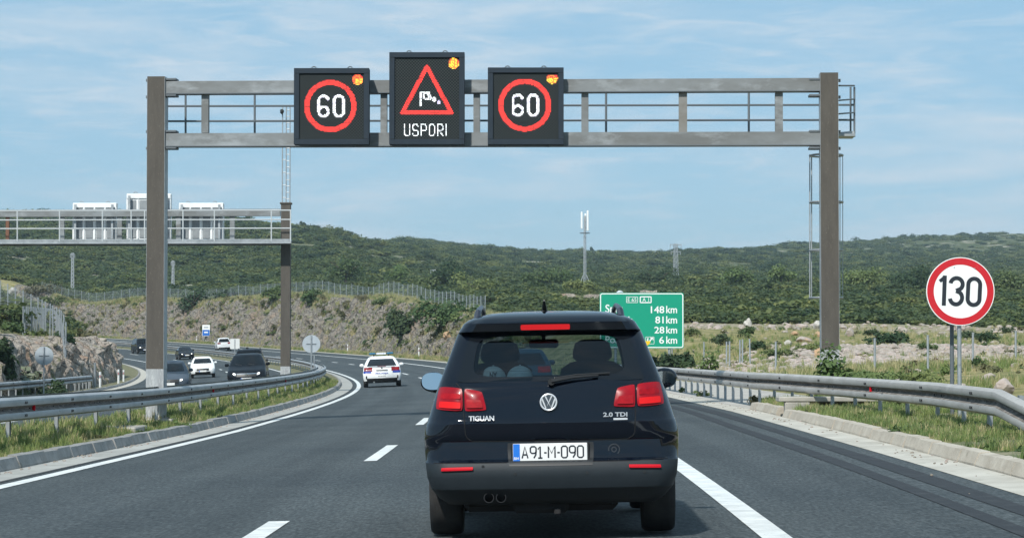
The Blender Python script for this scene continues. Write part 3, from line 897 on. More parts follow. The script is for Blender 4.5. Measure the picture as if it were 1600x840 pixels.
# tufts and dry grass on the crest and face of the cuttings
N = 13000
s = rng.uniform(176, 440, N); c = np.interp(s, CS, CR); d = np.where(rng.random(N) < .82, c + rng.uniform(-.9, 3.2, N), c * rng.random(N))
o = EDGE_R + d; th = lerp(s, RTH); X = lerp(s, RX) + o * np.cos(th); Y = lerp(s, RY) - o * np.sin(th); h, _, _ = ground(X, Y)
scatter("grass", [TG[1], TG[3], TG[1], TG[0]], np.stack([X, Y, h + .15], -1), rng.uniform(.8, 2.0, N), rng.uniform(0, 6.28, N), "dry grass on the ledges and crest of the long rock cutting", "grass")
N = 900
s = rng.uniform(176, 440, N); c = np.interp(s, CS, CR); d = c * rng.random(N) ** .8 + rng.uniform(-.3, 1.5, N)
o = EDGE_R + np.maximum(d, .2); th = lerp(s, RTH); X = lerp(s, RX) + o * np.cos(th); Y = lerp(s, RY) - o * np.sin(th); h, _, _ = ground(X, Y)
tm = [leaf_mesh("scrub_tuft", M_shrub_dry, n=160, seed=70, leaf=.2), leaf_mesh("scrub_tuft", M_shrub, n=160, seed=71, leaf=.2)]
scatter("scrub", tm, np.stack([X, Y, h + .1], -1), rng.uniform(.25, .75, N), rng.uniform(0, 6.28, N), "small scrub clinging to the face of the long rock cutting", "scrub")
N = 900
s = rng.uniform(85, 215, N); c = np.interp(s, CS, CLf); d = rng.uniform(0, 24, N)
o = EDGE_L - d; th = lerp(s, RTH); X = lerp(s, RX) + o * np.cos(th); Y = lerp(s, RY) - o * np.sin(th); h, _, _ = ground(X, Y)
scatter("grass", [TG[1], TG[0], TG[3]], np.stack([X, Y, h + .1], -1), rng.uniform(.6, 1.5, N), rng.uniform(0, 6.28, N), "dry grass over the rocky bank left of the motorway", "grass")
N = 130
d = rng.uniform(2, 26, N); s = rng.uniform(85, 200, N); o = EDGE_L - d; th = lerp(s, RTH); X = lerp(s, RX) + o * np.cos(th); Y = lerp(s, RY) - o * np.sin(th); h, _, _ = ground(X, Y)
scatter("scrub", tm + mq[:2], np.stack([X, Y, h + .05], -1), rng.uniform(.4, 1.1, N), rng.uniform(0, 6.28, N), "low scrub on the rocky bank left of the motorway", "scrub")
# rubble
ST = [stone_mesh("field_stone", 11 + k, M_stone, 2) for k in range(4)]
pts, scs = [], []
def rub(n, u0, u1, y0, y1, a, b):
    u = rng.uniform(u0, u1, n); Y = rng.uniform(y0, y1, n); X = (u - 800) / FPX * Y; h, s, o = ground(X, Y)
    k = (o > 10.4)
    v = vnoise(X, Y, 6, 51)
    k &= v + rng.uniform(-.6, .6, n) > -.3
    q = a + (b - a) * rng.random(n) ** 3
    pts.append(np.stack([X, Y, h + q * .1], -1)[k]); scs.append(q[k])
rub(5200, 1235, 1700, 88, 124, .05, .30); rub(1500, 1070, 1300, 84, 114, .04, .24); rub(700, 1010, 1750, 168, 206, .06, .42); rub(700, 1000, 1750, 62, 190, .05, .28)
n = 1100; s = rng.uniform(88, 200, n); d = rng.uniform(.5, 22, n); o = EDGE_L - d; th = lerp(s, RTH); X = lerp(s, RX) + o * np.cos(th); Y = lerp(s, RY) - o * np.sin(th); h, _, _ = ground(X, Y)
k = vnoise(X, Y, 7, 52) > .15; q = .08 + .4 * rng.random(n) ** 3
pts.append(np.stack([X, Y, h + .1 * q], -1)[k]); scs.append(q[k])
pp, qq = np.concatenate(pts), np.concatenate(scs)
scatter("rubble", ST, pp, np.stack([qq * rng.uniform(.8, 1.4, len(qq)), qq * rng.uniform(.8, 1.3, len(qq)), qq * rng.uniform(.6, 1.0, len(qq))], -1), rng.uniform(0, 6.28, len(qq)), "pale limestone rubble strewn beside the motorway", "rubble", tilt=rng.uniform(-.5, .5, len(qq)))

# ------------------------------------------------------------------ the air between
mh = bpy.data.materials.new("haze"); mh.use_nodes = True
hn, hl = mh.node_tree.nodes, mh.node_tree.links
hn.clear(); ho = hn.new("ShaderNodeOutputMaterial"); hv = hn.new("ShaderNodeVolumePrincipled")
hv.inputs['Color'].default_value = (.66, .83, .95, 1); hv.inputs['Density'].default_value = 0.00016; hv.inputs['Anisotropy'].default_value = 0.2
hl.new(hv.outputs[0], ho.inputs['Volume'])
hb = MB(); hb.box((0, 2540, 58), (7000, 5240, 124)); hz_ = hb.build("haze", mh); tag(hz_, kind='stuff')

# low leafy weeds between the grass, and gravel washed along the kerbs
s1_, o1_, X1, Y1, Z1 = so_points(900, 24, 130, -6.7, -4.85, 1.2, .25, 61, 1.2)
wd = [leaf_mesh("weed", M_shrub_light, n=60, seed=90, leaf=.22, rad=(1, 1, .6)), leaf_mesh("weed", M_shrub, n=60, seed=91, leaf=.2, rad=(1, 1, .7)), leaf_mesh("weed", M_shrub_dry, n=50, seed=92, leaf=.2, rad=(1, 1, .6))]
scatter("weeds", wd, np.stack([X1, Y1, Z1 + .10], -1), rng.uniform(.05, .17, len(X1)), rng.uniform(0, 6.28, len(X1)), "small leafy weeds between the grass of the median", "weeds")
s2_, o2_, X2, Y2, Z2 = so_points(800, 20, 51, 6.98, 10.2, 1.2, .1, 63)
scatter("weeds", wd, np.stack([X2, Y2, Z2 + .10 - .1 * np.clip(o2_ - 8.8, 0, 2)], -1), rng.uniform(.05, .20, len(X2)), rng.uniform(0, 6.28, len(X2)), "small leafy weeds behind the right kerb", "weeds")
gr = []
for (o0, o1, n) in ((-4.62, -4.40, 700), (6.45, 6.78, 500), (5.2, 6.3, 18)):
    s_, o_, X_, Y_, Z_ = so_points(n, 18, 100, o0, o1, 1.0, .0, 65); gr.append(np.stack([X_, Y_, Z_ + .012], -1))
gr = np.concatenate(gr)
scatter("gravel", ST, gr, rng.uniform(.006, .030, len(gr)), rng.uniform(0, 6.28, len(gr)), "pale grit washed along the gutters", "gravel")

N = 420
u = rng.uniform(860, 1800, N); Yq = np.exp(rng.uniform(np.log(66), np.log(204), N)); Xq = (u - 800) / FPX * Yq; h, s_, o_ = ground(Xq, Yq)
k = (o_ > 10.5) & (vnoise(Xq, Yq, 12, 81) > -.1)
scatter("scrub", tm + wd[:2], np.stack([Xq, Yq, h - .02], -1)[k], rng.uniform(.08, .36, N)[k], rng.uniform(0, 6.28, N)[k], "low scrub dotted over the rocky field right of the motorway", "scrub")

# ------------------------------------------------------------------ materials of the street furniture
M_galv = mat("galvanised_steel", (.42, .45, .47), .50, .55, var=(.30, .33, .35), scale=3, var2=(.24, .26, .27), scale2=9, lo2=.56, hi2=.72, bump=.1, bscale=40)
M_rail = mat("guardrail_steel", (.42, .44, .45), .55, .35, var=(.30, .32, .33), scale=.9, var2=(.20, .20, .19), scale2=4, lo2=.60, hi2=.75, stretch=(1, 1, 3))
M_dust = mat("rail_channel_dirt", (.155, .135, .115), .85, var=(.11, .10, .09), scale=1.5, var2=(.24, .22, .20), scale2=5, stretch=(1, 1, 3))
M_railr = mat("guardrail_steel_dusty", (.45, .44, .42), .6, .25, var=(.36, .35, .33), scale=1.3, var2=(.24, .23, .21), scale2=6, lo2=.60, hi2=.75, stretch=(1, 1, 3))
M_post_rust = mat("weathered_steel", (.066, .059, .050), .8, .0, var=(.086, .077, .065), scale=3, var2=(.18, .16, .135), scale2=30, lo2=.62, hi2=.70, stretch=(2.5, 2.5, .5), bump=.1)
M_post_base = mat("bare_zinc", (.36, .38, .39), .7, .2, var=(.27, .28, .29), scale=6, var2=(.45, .47, .47), scale2=14, stretch=(2, 2, .4))
M_beam = mat("weathered_zinc_beam", (.235, .255, .265), .6, .3, var=(.150, .155, .152), scale=.8, var2=(.33, .355, .37), scale2=1.9, lo2=.5, hi2=.75, stretch=(.7, 1, 1.6))
M_beam_rust = mat("browned_zinc_beam", (.175, .165, .145), .7, .2, var=(.24, .24, .23), scale=1.6, stretch=(.8, 1, 2))
M_dark_steel = mat("dark_steel", (.13, .15, .165), .6, .3)
M_frame = mat("sign_frame_paint", (.020, .031, .044), .6, var=(.026, .037, .050), scale=3, spec=.2)
M_bolt = mat("bolt_black", (.008, .009, .011), .5)
M_white_paint = mat("white_sheet_metal", (.80, .82, .82), .45, var=(.70, .72, .73), scale=2)
M_grey_panel = mat("grey_panel", (.20, .22, .235), .6, var=(.27, .29, .30), scale=4)
M_sign_white = mat("sign_white", (.80, .82, .82), .45)
M_sign_red = mat("sign_red", (.52, .012, .022), .4, var=(.58, .04, .045), scale=9, lo=.6, hi=.8)
M_sign_black = mat("sign_black", (.012, .018, .028), .5)
M_sign_green = mat("sign_green", (.0, .285, .175), .42)
M_sign_blue = mat("sign_blue", (.01, .13, .50), .45)
M_sign_back = mat("sign_back", (.42, .47, .51), .55, .3, var=(.36, .41, .45), scale=3)
M_yellow = mat("sign_yellow", (.80, .52, .01), .5)
M_reflect_red = mat("red_reflector", (.50, .01, .02), .5, spec=.08)
M_black_plastic = mat("black_plastic", (.02, .021, .022), .5)

def led_mat(name, c, s):
    return mat(name, tuple(x * .3 for x in c), .5, emit=c, estr=s)
M_led_red = led_mat("led_red", (1.0, .05, .04), 1.05)
M_led_red2 = led_mat("led_red_dim", (.9, .06, .045), .55)
M_led_white2 = led_mat("led_white_dim", (.8, .85, .9), .6)
M_led_white = led_mat("led_white", (.92, .97, 1.0), 1.25)
M_led_pink = led_mat("led_violet", (.72, .66, 1.0), 1.0)
M_led_yellow = led_mat("led_yellow", (1.0, .66, .06), 1.3)
def led_board_mat():
    m = mat("led_matrix_off", (.013, .017, .019), .7, spec=.1)
    nt = m.node_tree; n, l = nt.nodes, nt.links
    t = n.new("ShaderNodeTexCoord"); br = n.new("ShaderNodeTexChecker"); br.inputs['Scale'].default_value = 30.0
    br.inputs['Color1'].default_value = (.010, .014, .015, 1); br.inputs['Color2'].default_value = (.042, .050, .052, 1)
    mp = n.new("ShaderNodeMapping"); mp.inputs['Location'].default_value = (0.003, .5, .003); mp.inputs['Scale'].default_value = (1, .0001, 1)
    l.new(t.outputs['Object'], mp.inputs['Vector']); l.new(mp.outputs['Vector'], br.inputs['Vector']); l.new(br.outputs['Color'], n["Principled BSDF"].inputs['Base Color'])
    return m
M_led_off = led_board_mat()

def wire_mat(name, pitch, cover, col=(.42, .47, .50)):
    """woven wire: opaque wires of real width on a grid in UV metres, nothing between"""
    m = bpy.data.materials.new(name); m.use_nodes = True
    nt = m.node_tree; n, l = nt.nodes, nt.links
    bs = n["Principled BSDF"]; bs.inputs['Base Color'].default_value = (*col, 1); bs.inputs['Metallic'].default_value = .3; bs.inputs['Roughness'].default_value = .55
    out = [x for x in n if x.type == 'OUTPUT_MATERIAL'][0]
    t = n.new("ShaderNodeUVMap"); sp = n.new("ShaderNodeSeparateXYZ"); l.new(t.outputs['UV'], sp.inputs[0])
    ms = []
    for ax in ('X', 'Y'):
        a = n.new("ShaderNodeMath"); a.operation = 'DIVIDE'; l.new(sp.outputs[ax], a.inputs[0]); a.inputs[1].default_value = pitch
        f = n.new("ShaderNodeMath"); f.operation = 'FRACT'; l.new(a.outputs[0], f.inputs[0])
        c = n.new("ShaderNodeMath"); c.operation = 'LESS_THAN'; l.new(f.outputs[0], c.inputs[0]); c.inputs[1].default_value = cover
        ms.append(c)
    mxm = n.new("ShaderNodeMath"); mxm.operation = 'MAXIMUM'; l.new(ms[0].outputs[0], mxm.inputs[0]); l.new(ms[1].outputs[0], mxm.inputs[1])
    tr = n.new("ShaderNodeBsdfTransparent"); mix = n.new("ShaderNodeMixShader")
    l.new(mxm.outputs[0], mix.inputs[0]); l.new(tr.outputs[0], mix.inputs[1]); l.new(bs.outputs[0], mix.inputs[2]); l.new(mix.outputs[0], out.inputs['Surface'])
    return m
M_wire = wire_mat("chain_link_wire", .06, .085)

# ---- text
def text_geo(txt, bold=0.0):
    cu = bpy.data.curves.new("text", 'FONT'); cu.body = txt; cu.size = 1.0; cu.offset = bold; cu.resolution_u = 4
    o = bpy.data.objects.new("text", cu); COL.objects.link(o)
    bpy.context.view_layer.update()
    dg = bpy.context.evaluated_depsgraph_get()
    me = bpy.data.meshes.new_from_object(o.evaluated_get(dg))
    v = [tuple(x.co) for x in me.vertices]; f = [tuple(p.vertices) for p in me.polygons]
    bpy.data.objects.remove(o); bpy.data.curves.remove(cu); bpy.data.meshes.remove(me)
    return v, f
TG_CACHE = {}
def text_box(mb, txt, x0, x1, z0, z1, y, mi=0, bold=0.0, place=None):
    """fits the words into the rectangle x0..x1, z0..z1 of a plane facing -Y; place(x, z) may wrap them on a surface"""
    k = (txt, bold)
    if k not in TG_CACHE: TG_CACHE[k] = text_geo(txt, bold)
    v, f = TG_CACHE[k]
    a0, a1 = min(p[0] for p in v), max(p[0] for p in v); b0, b1 = min(p[1] for p in v), max(p[1] for p in v)
    vs = []
    for p in v:
        x = x0 + (p[0] - a0) / (a1 - a0) * (x1 - x0); z = z0 + (p[1] - b0) / (b1 - b0) * (z1 - z0)
        vs.append(place(x, z) if place else (x, y, z))
    mb.add(vs, f, mi)
def arc(cx, cz, rx, rz, a0, a1, n=14):
    return [(cx + rx * cos(radians(a0 + (a1 - a0) * i / n)), cz + rz * sin(radians(a0 + (a1 - a0) * i / n))) for i in range(n + 1)]
def stroke(mb, pts, w, y, mi=0, closed=False, fx=lambda p: p):
    """flat band of width w along pts (x, z)"""
    n = len(pts); L, R_ = [], []
    for i, p in enumerate(pts):
        a = pts[i - 1] if (i or closed) else pts[i]; b = pts[(i + 1) % n] if (i < n - 1 or closed) else pts[i]
        dx, dz = b[0] - a[0], b[1] - a[1]; q = hypot(dx, dz) or 1
        nx, nz_ = -dz / q * w / 2, dx / q * w / 2
        L.append((p[0] + nx, y, p[1] + nz_)); R_.append((p[0] - nx, y, p[1] - nz_))
    L, R_ = [fx(p) for p in L], [fx(p) for p in R_]
    m = n if closed else n - 1
    mb.add(L + R_, [(n + i, n + (i + 1) % n, (i + 1) % n, i) for i in range(m)], mi)

def ray_ground(px, py, y0=18, y1=2200):
    Y = np.exp(np.linspace(np.log(y0), np.log(y1), 900))
    a, b = (px - 800.0) / FPX, (420.0 - py) / FPX
    dy, dz = cos(PITCH) - b * sin(PITCH), sin(PITCH) + b * cos(PITCH)
    X, Z = a / dy * Y, HC + dz / dy * Y
    h, s, o = ground(X, Y); h = h + np.where((o > EDGE_L) & (o < EDGE_R), .1, 0)
    i = int(np.argmax(h >= Z))
    if not (h >= Z).any(): i = 400
    return Vector((float(X[i]), float(Y[i]), float(h[i])))

# ------------------------------------------------------------------ guardrails
WB = [(.77, -.012), (.765, .03), (.735, .070), (.69, .082), (.645, .066), (.612, .012), (.595, .0), (.578, .012), (.545, .066), (.50, .082), (.455, .070), (.425, .03), (.42, -.012)]
def beam_mb(of, s0, s1, side, zf=lambda s: 0.0, step=1.0, fan=0.0):
    """W-profile beam along the road, bulging to side (+1 right, -1 left)"""
    ss = np.arange(s0, s1 + 1e-6, step); rows = []
    for s in ss:
        o = of(s); z = surf_z(s, o); zz = float(z) + zf(s)
        th = float(lerp(s, RTH)); bx, by = float(lerp(s, RX)), float(lerp(s, RY))
        pr = WB + [(z_, d - .006) for z_, d in reversed(WB)]
        r = []
        for hz, d in pr:
            q = o + side * d * 1.08
            r.append(Vector((bx + q * cos(th), by - q * sin(th), zz + hz)))
        rows.append(r)
    mb = MB(); mb.grid(rows, True)
    nj = len(WB) * 2
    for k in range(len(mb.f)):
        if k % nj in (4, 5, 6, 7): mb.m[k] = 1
    n = len(WB) * 2
    mb.add(rows[0], [tuple(range(n))]); mb.add(rows[-1], [tuple(range(n - 1, -1, -1))])
    return mb
def post_mesh(name, h, m, w=.10, d=.055):
    mb = MB(); t = .006
    mb.box((0, 0, h / 2 - .2), (t, w, h + .4)); mb.box((d / 2, w / 2 - t / 2, h / 2 - .2), (d - t, t, h + .4)); mb.box((d / 2, -w / 2 + t / 2, h / 2 - .2), (d - t, t, h + .4))
    me_o = mb.build(name, m)
    return me_o
def guardrail(label, of, s0, s1, double, step_post, zf, m, refl, post_side=0, pm=None):
    c = P((s0 + s1) / 2, of((s0 + s1) / 2))
    root = thing("guardrail", label, "guardrail", c)
    def shift(mb):
        mb.v = [(v[0] - c.x, v[1] - c.y, v[2] - c.z) for v in mb.v]; return mb
    if double:
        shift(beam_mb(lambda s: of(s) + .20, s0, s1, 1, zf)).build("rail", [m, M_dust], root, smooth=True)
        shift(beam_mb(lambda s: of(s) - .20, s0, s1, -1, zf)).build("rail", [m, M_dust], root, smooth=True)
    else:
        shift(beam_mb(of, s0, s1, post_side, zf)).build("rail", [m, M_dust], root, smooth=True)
    pr = post_mesh("post", .74, pm or m); first = True
    sp = MB()
    if double: sp.box((0, 0, 0), (.36, .12, .20), bev=.02)
    else: sp.box((0, 0, 0), (.09, .12, .22), bev=.01)
    spm = sp.build("spacer", pm or m); firsts = True
    s = s0 + .6; k = 0
    while s < s1 and k < 100:
        o = of(s) - (0 if double else post_side * .14)
        q = P(s, o, zf(s)) - c
        a = pr if first else pr.copy()
        if not first: COL.objects.link(a)
        first = False
        a.parent = root; a.location = q; a.rotation_euler = (0, 0, heading(s) + random.uniform(-.06, .06))
        b = spm if firsts else spm.copy()
        if not firsts: COL.objects.link(b)
        firsts = False
        o2 = of(s) - (0 if double else post_side * .055)
        b.parent = a; b.matrix_parent_inverse = Matrix.Identity(4)
        dd = P(s, o2, zf(s)) - P(s, o, zf(s))
        b.location = (dd.length * (1 if post_side > 0 else -1) * (0 if double else 1), 0, .60); b.rotation_euler = (0, 0, 0)
        s += step_post; k += 1
    # bolts on the beam laps
    bt = MB()
    sides = ((.20, 1), (-.20, -1)) if double else ((0, post_side),)
    s = s0 + .6
    while s < min(s1, s0 + 110):
        for off_, sd in sides:
            for dz in (.69, .50):
                for ds in (-.06, .06):
                    p = P(s + ds, of(s) + off_ + sd * .088, zf(s) + dz) - c
                    bt.box(p, (.016, .05, .035))
            for ds in (-1.3, -.7, .7):
                p = P(s + ds, of(s) + off_ + sd * .006, zf(s) + .595) - c
                bt.box(p, (.016, .07, .030))
        s += 4
    bt.build("bolts", M_bolt, root)['kind'] = 'stuff'
    for s in refl:
        sd = 1 if double else post_side
        rf = MB(); q = P(s, of(s) + (.20 if double else 0) + sd * .05, zf(s) + .595) - c
        rf.box((0, 0, 0), (.05, .03, .085), bev=.01)
        rf.build("reflector", M_reflect_red, root, loc=q, rot=(0, 0, heading(s)))
    return root
O_MED = lambda s: -5.72
guardrail("long double sided steel guardrail curving along the grass median", O_MED, 24, 400, True, 4, lambda s: .10, M_rail, [37.4, 61.4, 85.4], pm=M_galv)
O_RR = lambda s: float(np.interp(s, [24, 31, 36, 52, 110], [8.35, 8.02, 8.05, 6.98, 6.98]))
Z_RR = lambda s: float(np.interp(s, [24, 31, 40, 55], [-.78, -.06, -.04, -.02]))
guardrail("dusty steel guardrail along the right edge, near end bent down into the verge", O_RR, 24, 100, False, 2, Z_RR, M_railr, [40.3, 74.5], post_side=-1, pm=M_galv)
O_LL = lambda s: float(np.interp(s, [90, 140, 148], [OI - 11.6, OI - 11.35, OI - 11.9]))
guardrail("dark grey guardrail in front of the left rocky bank, its far end turned down", O_LL, 92, 146, False, 2, lambda s: float(np.interp(s, [90, 140, 146], [.12, .10, -.55])), M_rail, [], post_side=1, pm=M_galv)

# ------------------------------------------------------------------ the gantry over our carriageway
def GY(px): return 55.6 + (54.9 - 55.6) * (px - 247) / (1295 - 247)
def G(px, py, dy=0.0): return at(px, py, GY(px) + dy)
lb = at(247, 655, 55.6); G0 = Vector((lb.x, lb.y, float(surf_z(52, -5.7)) + .1))
gan = thing("sign_gantry", "big steel sign gantry on two brown posts spanning the carriageway in front of the camera", "gantry", G0)
yaw_g = atan2(54.9 - 55.6, (1048) / 71.0)
Rg = Matrix.Rotation(yaw_g, 3, 'Z')
def gpart(name, mb, m, parent=gan, smooth=False):
    mb.v = [(v[0] - G0.x, v[1] - G0.y, v[2] - G0.z) for v in mb.v]
    return mb.build(name, m, parent, smooth=smooth)
def gpost(px, ytop, zbase, ysplit):
    t, sp_ = G(px, ytop), G(px, ysplit)
    mb = MB()
    hgt = t.z - sp_.z
    mb.box((t.x, t.y, sp_.z + hgt / 2), (.385, .40, hgt), Rg, 0)
    p = gpart("post", mb, M_post_rust)
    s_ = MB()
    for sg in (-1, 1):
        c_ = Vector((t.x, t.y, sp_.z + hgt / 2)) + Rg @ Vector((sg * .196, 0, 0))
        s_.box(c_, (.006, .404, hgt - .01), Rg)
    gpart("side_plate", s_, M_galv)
    b = MB(); b.box((t.x, t.y, (sp_.z + zbase) / 2), (.392, .408, sp_.z - zbase), Rg); gpart("post_base", b, M_post_base)
    f = MB(); f.box((t.x, t.y, zbase + .03), (.85, .85, .16), Rg, bev=.02); f.box((t.x, t.y, zbase + .125), (.62, .62, .03), Rg)
    for sx in (-.24, .24):
        for sy in (-.24, .24): f.cyl((t.x + sx, t.y + sy, zbase + .13), (t.x + sx, t.y + sy, zbase + .2), .02)
    gpart("plinth", f, M_concrete)
    for yy in (ytop + 7, ytop + 60 - 30, 205, 228):
        pass
    return t
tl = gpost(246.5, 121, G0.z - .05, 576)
rbz = gz(G(1294.5, 600).x, 54.9)
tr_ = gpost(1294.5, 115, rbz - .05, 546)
def gbeam(name, y0l, y1l, y0r, y1r, m):
    mb = MB()
    a, b = G(260, (y0l + y1l) / 2), G(1281, (y0r + y1r) / 2)
    mb.bar(a, b, .30, (y1l - y0l) / 70.9)
    return gpart(name, mb, m)
gbeam("top_beam", 128, 148, 123, 143, M_beam)
gbeam("bottom_beam", 209, 229, 206, 227, M_beam)
fl = MB()
for yl, yr in ((147.5, 143), (229.5, 227.5)):
    a, b = G(260, yl), G(1281, yr); fl.bar(a, b, .36, .02)
gpart("flange", fl, M_dark_steel)
for px, w, m in ((321, 11, M_beam), (600, 10, M_beam), (745, 10, M_beam), (914, 11, M_beam), (1067, 13, M_beam_rust), (1217, 12, M_beam)):
    mb = MB(); a, b = G(px, 145.6), G(px, 207.8); mb.box((a + b) / 2, (w / 71, .16, (a - b).length), Rg); gpart("strut", mb, m)
# brackets where the beams meet the posts
for px, sg in ((262, 1), (1279, -1)):
    for yy in (125, 150, 206, 232):
        br = MB(); br.box(G(px + sg * 7, yy), (.24, .34, .05), Rg, bev=.01); gpart("bracket", br, M_dark_steel)
for px, sg in ((232, -1), (1310, 1)):
    for yy in (126, 152, 206, 232):
        br = MB(); br.box(G(px + sg * 1.5, yy), (.05, .12, .06), Rg); gpart("bracket", br, M_dark_steel)
# walkway and its railing behind the beams
rl = MB()
D = 0.95
for yy in (166, 189.5):
    rl.tube([G(262, yy, D), G(1335, yy - 2, D)], .024, 6)
for yy in (134, 155, 176): rl.tube([G(1311, yy + (0 if yy < 140 else 2), .1), G(1335, yy, D)], .018, 6)
for px in (290, 398, 947, 1170, 1329, 1335): rl.tube([G(px, 136 if px > 1300 else 140, D), G(px, 214, D)], .026 if px < 1300 else .022, 6)
rl.tube([G(1311, 134, D), G(1335, 134, D)], .02, 6)
gpart("walkway_railing", rl, M_dark_steel)
wk = MB()
a, b = G(262, 216, D / 2 + .2), G(1334, 213, D / 2 + .2); wk.bar(a, b, .75, .05)
wk.bar(G(1311, 211, D), G(1335, 209, D), .08, .12)
gpart("walkway", wk, M_galv)
ld = MB()
for px in (1286, 1296): ld.tube([G(px, 168, .5), G(px, 468, .5)], .022, 6)
for k in range(32): 
    yy = 240 + k * 7
    ld.tube([G(1286, yy, .5), G(1296, yy, .5)], .012, 5)
gpart("ladder", ld, M_galv)
cg = MB()
for yy in (243, 316, 391, 465):
    c_ = G(1291, yy, .75); pts = [c_ + Vector((.365 * cos(t), .42 * sin(t), 0)) for t in np.linspace(0, 2 * pi, 21)[:-1]]
    cg.tube(pts, .022, 6, closed=True)
for t in (pi, pi * .8, 0, .45):
    c0, c1 = G(1291, 241, .75), G(1291, 467, .75); q = Vector((.365 * cos(t), .42 * sin(t), 0)); cg.tube([c0 + q, c1 + q], .009 if abs(t) < 1 else .014, 5)
gpart("safety_cage", cg, M_galv)

# ------------------------------------------------------------------ LED message signs on the gantry
def led_sign(label, x0, x1, y0, y1, shapes, group="lit message signs on the gantry"):
    Yf = 54.75
    sc_ = Yf / FPX
    c = at((x0 + x1) / 2, (y0 + y1) / 2, Yf)
    root = thing("message_sign", label, "electronic sign", (c.x, c.y, at(0, y1, Yf).z), 0, group)
    w, h = (x1 - x0) * sc_, (y1 - y0) * sc_
    X = lambda px: (px - (x0 + x1) / 2) * sc_
    Z = lambda py: (y1 - py) * sc_
    bx = MB(); bx.box((0, .17, h / 2), (w, .30, h), bev=.012); bx.build("housing", M_frame, root)
    fr = MB(); t = 8.5 * sc_
    for cx_, cz, sx, sz in ((0, h - t / 2, w, t), (0, t / 2, w, t), (-w / 2 + t / 2, h / 2, t, h - 2 * t), (w / 2 - t / 2, h / 2, t, h - 2 * t)):
        fr.box((cx_, 0.0, cz), (sx - .002, .045, sz - .002), bev=.006)
    fr.build("frame", M_frame, root)
    dp = MB(); dp.add([(-w / 2 + t, .016, t), (w / 2 - t, .016, t), (w / 2 - t, .016, h - t), (-w / 2 + t, .016, h - t)], [(0, 1, 2, 3)])
    disp = dp.build("display", M_led_off, root)
    for k in range(1, 4):
        gl = MB(); gl.box((0, .013, t + (h - 2 * t) * k / 4), (w - 2 * t, .004, .006)); gl.build("module_seam", M_bolt, disp)
    bo = MB()
    for sx in (-1, 1):
        for sz in (0, 1):
            for q, r_ in ((3.5, 9), (3.5, 14), (9, 3.5), (14, 3.5)):
                bo.cyl((sx * (w / 2 - q * sc_), -.024, (h - r_ * sc_) if sz else r_ * sc_), (sx * (w / 2 - q * sc_), -.018, (h - r_ * sc_) if sz else r_ * sc_), .011, n=8)
    bo.build("bolts", M_bolt, root)
    ey = MB()
    for sx in (-.24, .24):
        ey.tube([(sx * w + .055 * cos(a), .12, h + .055 * sin(a) - .01) for a in np.linspace(0, pi, 9)], .012, 6)
    ey.build("lifting_eye", M_dark_steel, root)
    ft = MB()
    for sx in (-.27, .3): ft.cyl((sx * w, .1, -.05), (sx * w, .1, 0.01), .03)
    ft.build("foot", M_dark_steel, root)
    # LEDs: one small square per lit diode
    pitch = 1.62
    nx = int((x1 - x0 - 17) / pitch); nz_ = int((y1 - y0 - 17) / pitch)
    groups = {}
    for j in range(nz_):
        for i in range(nx):
            px = x0 + 8.5 + (i + .5) * (x1 - x0 - 17) / nx; py = y0 + 8.5 + (j + .5) * (y1 - y0 - 17) / nz_
            for nm, fn, pal in shapes:
                k = fn(px, py, i, j)
                if k:
                    mb = groups.setdefault(nm, (MB(), pal))[0]
                    if k == 1 and nm not in ('flashing_lamp',) and (i * 73 + j * 151 + (i * j) % 17) % 5 == 0: k = len(pal)
                    cx_, cz, q = X(px), Z(py), pitch * sc_ * .40
                    mb.add([(cx_ - q, .012, cz - q), (cx_ + q, .012, cz - q), (cx_ + q, .012, cz + q), (cx_ - q, .012, cz + q)], [(0, 1, 2, 3)], k - 1)
                    break
    for nm, (mb, pal) in groups.items(): mb.build(nm, pal, root)
    return root
def seg_d(px, py, a, b):
    dx, dy = b[0] - a[0], b[1] - a[1]; t = max(0, min(1, ((px - a[0]) * dx + (py - a[1]) * dy) / (dx * dx + dy * dy + 1e-9)))
    return hypot(px - a[0] - t * dx, py - a[1] - t * dy)
def poly_d(px, py, pts): return min(seg_d(px, py, pts[i], pts[i + 1]) for i in range(len(pts) - 1))
def ringf(cx, cy, ro, ri): return lambda px, py, i, j: 1 if ri <= hypot(px - cx, py - cy) <= ro else 0
def digit0(cx, cy, w, h): 
    r = w / 2
    return [(cx + x, cy - z) for x, z in arc(0, h / 2 - r, r, r, 0, 180) + arc(0, -h / 2 + r, r, r, 180, 360)] + [(cx + r, cy - h / 2 + r)]
def digit6(cx, cy, w, h):
    r = w / 2
    lo = [(cx + x, cy - z) for x, z in arc(0, -h / 2 + r, r, r, 0, 360, 22)]
    up = [(cx - r, cy + h / 2 - r)] + [(cx + x, cy - z) for x, z in arc(0, h / 2 - r, r, r, 180, 20)]
    return lo, up
def sixty(cx, cy):
    w, h, g = 15, 32, 12
    z = digit0(cx + g, cy, w, h); lo, up = digit6(cx - g, cy, w, h)
    def f(px, py, i, j):
        d = min(poly_d(px, py, z), poly_d(px, py, lo), poly_d(px, py, up))
        return (2 if (i * 7 + j * 3) % 11 == 0 else 1) if d < 2.15 else 0
    return f
def dotf(cx, cy, r, mode):
    def f(px, py, i, j):
        if hypot(px - cx, py - cy) > r: return 0
        hsh = (i * 37 + j * 91 + i * j * 7) % 10
        if mode == 2 and py < cy - 5.5: return 0
        hot = (py > cy - 1 and px > cx - 4) if mode == 0 else (abs(px - cx) < 5 or py > cy) if mode == 1 else py > cy - 1
        return (2 if hsh < 6 else 3) if hot else (1 if hsh < 6 else 3)
    return f
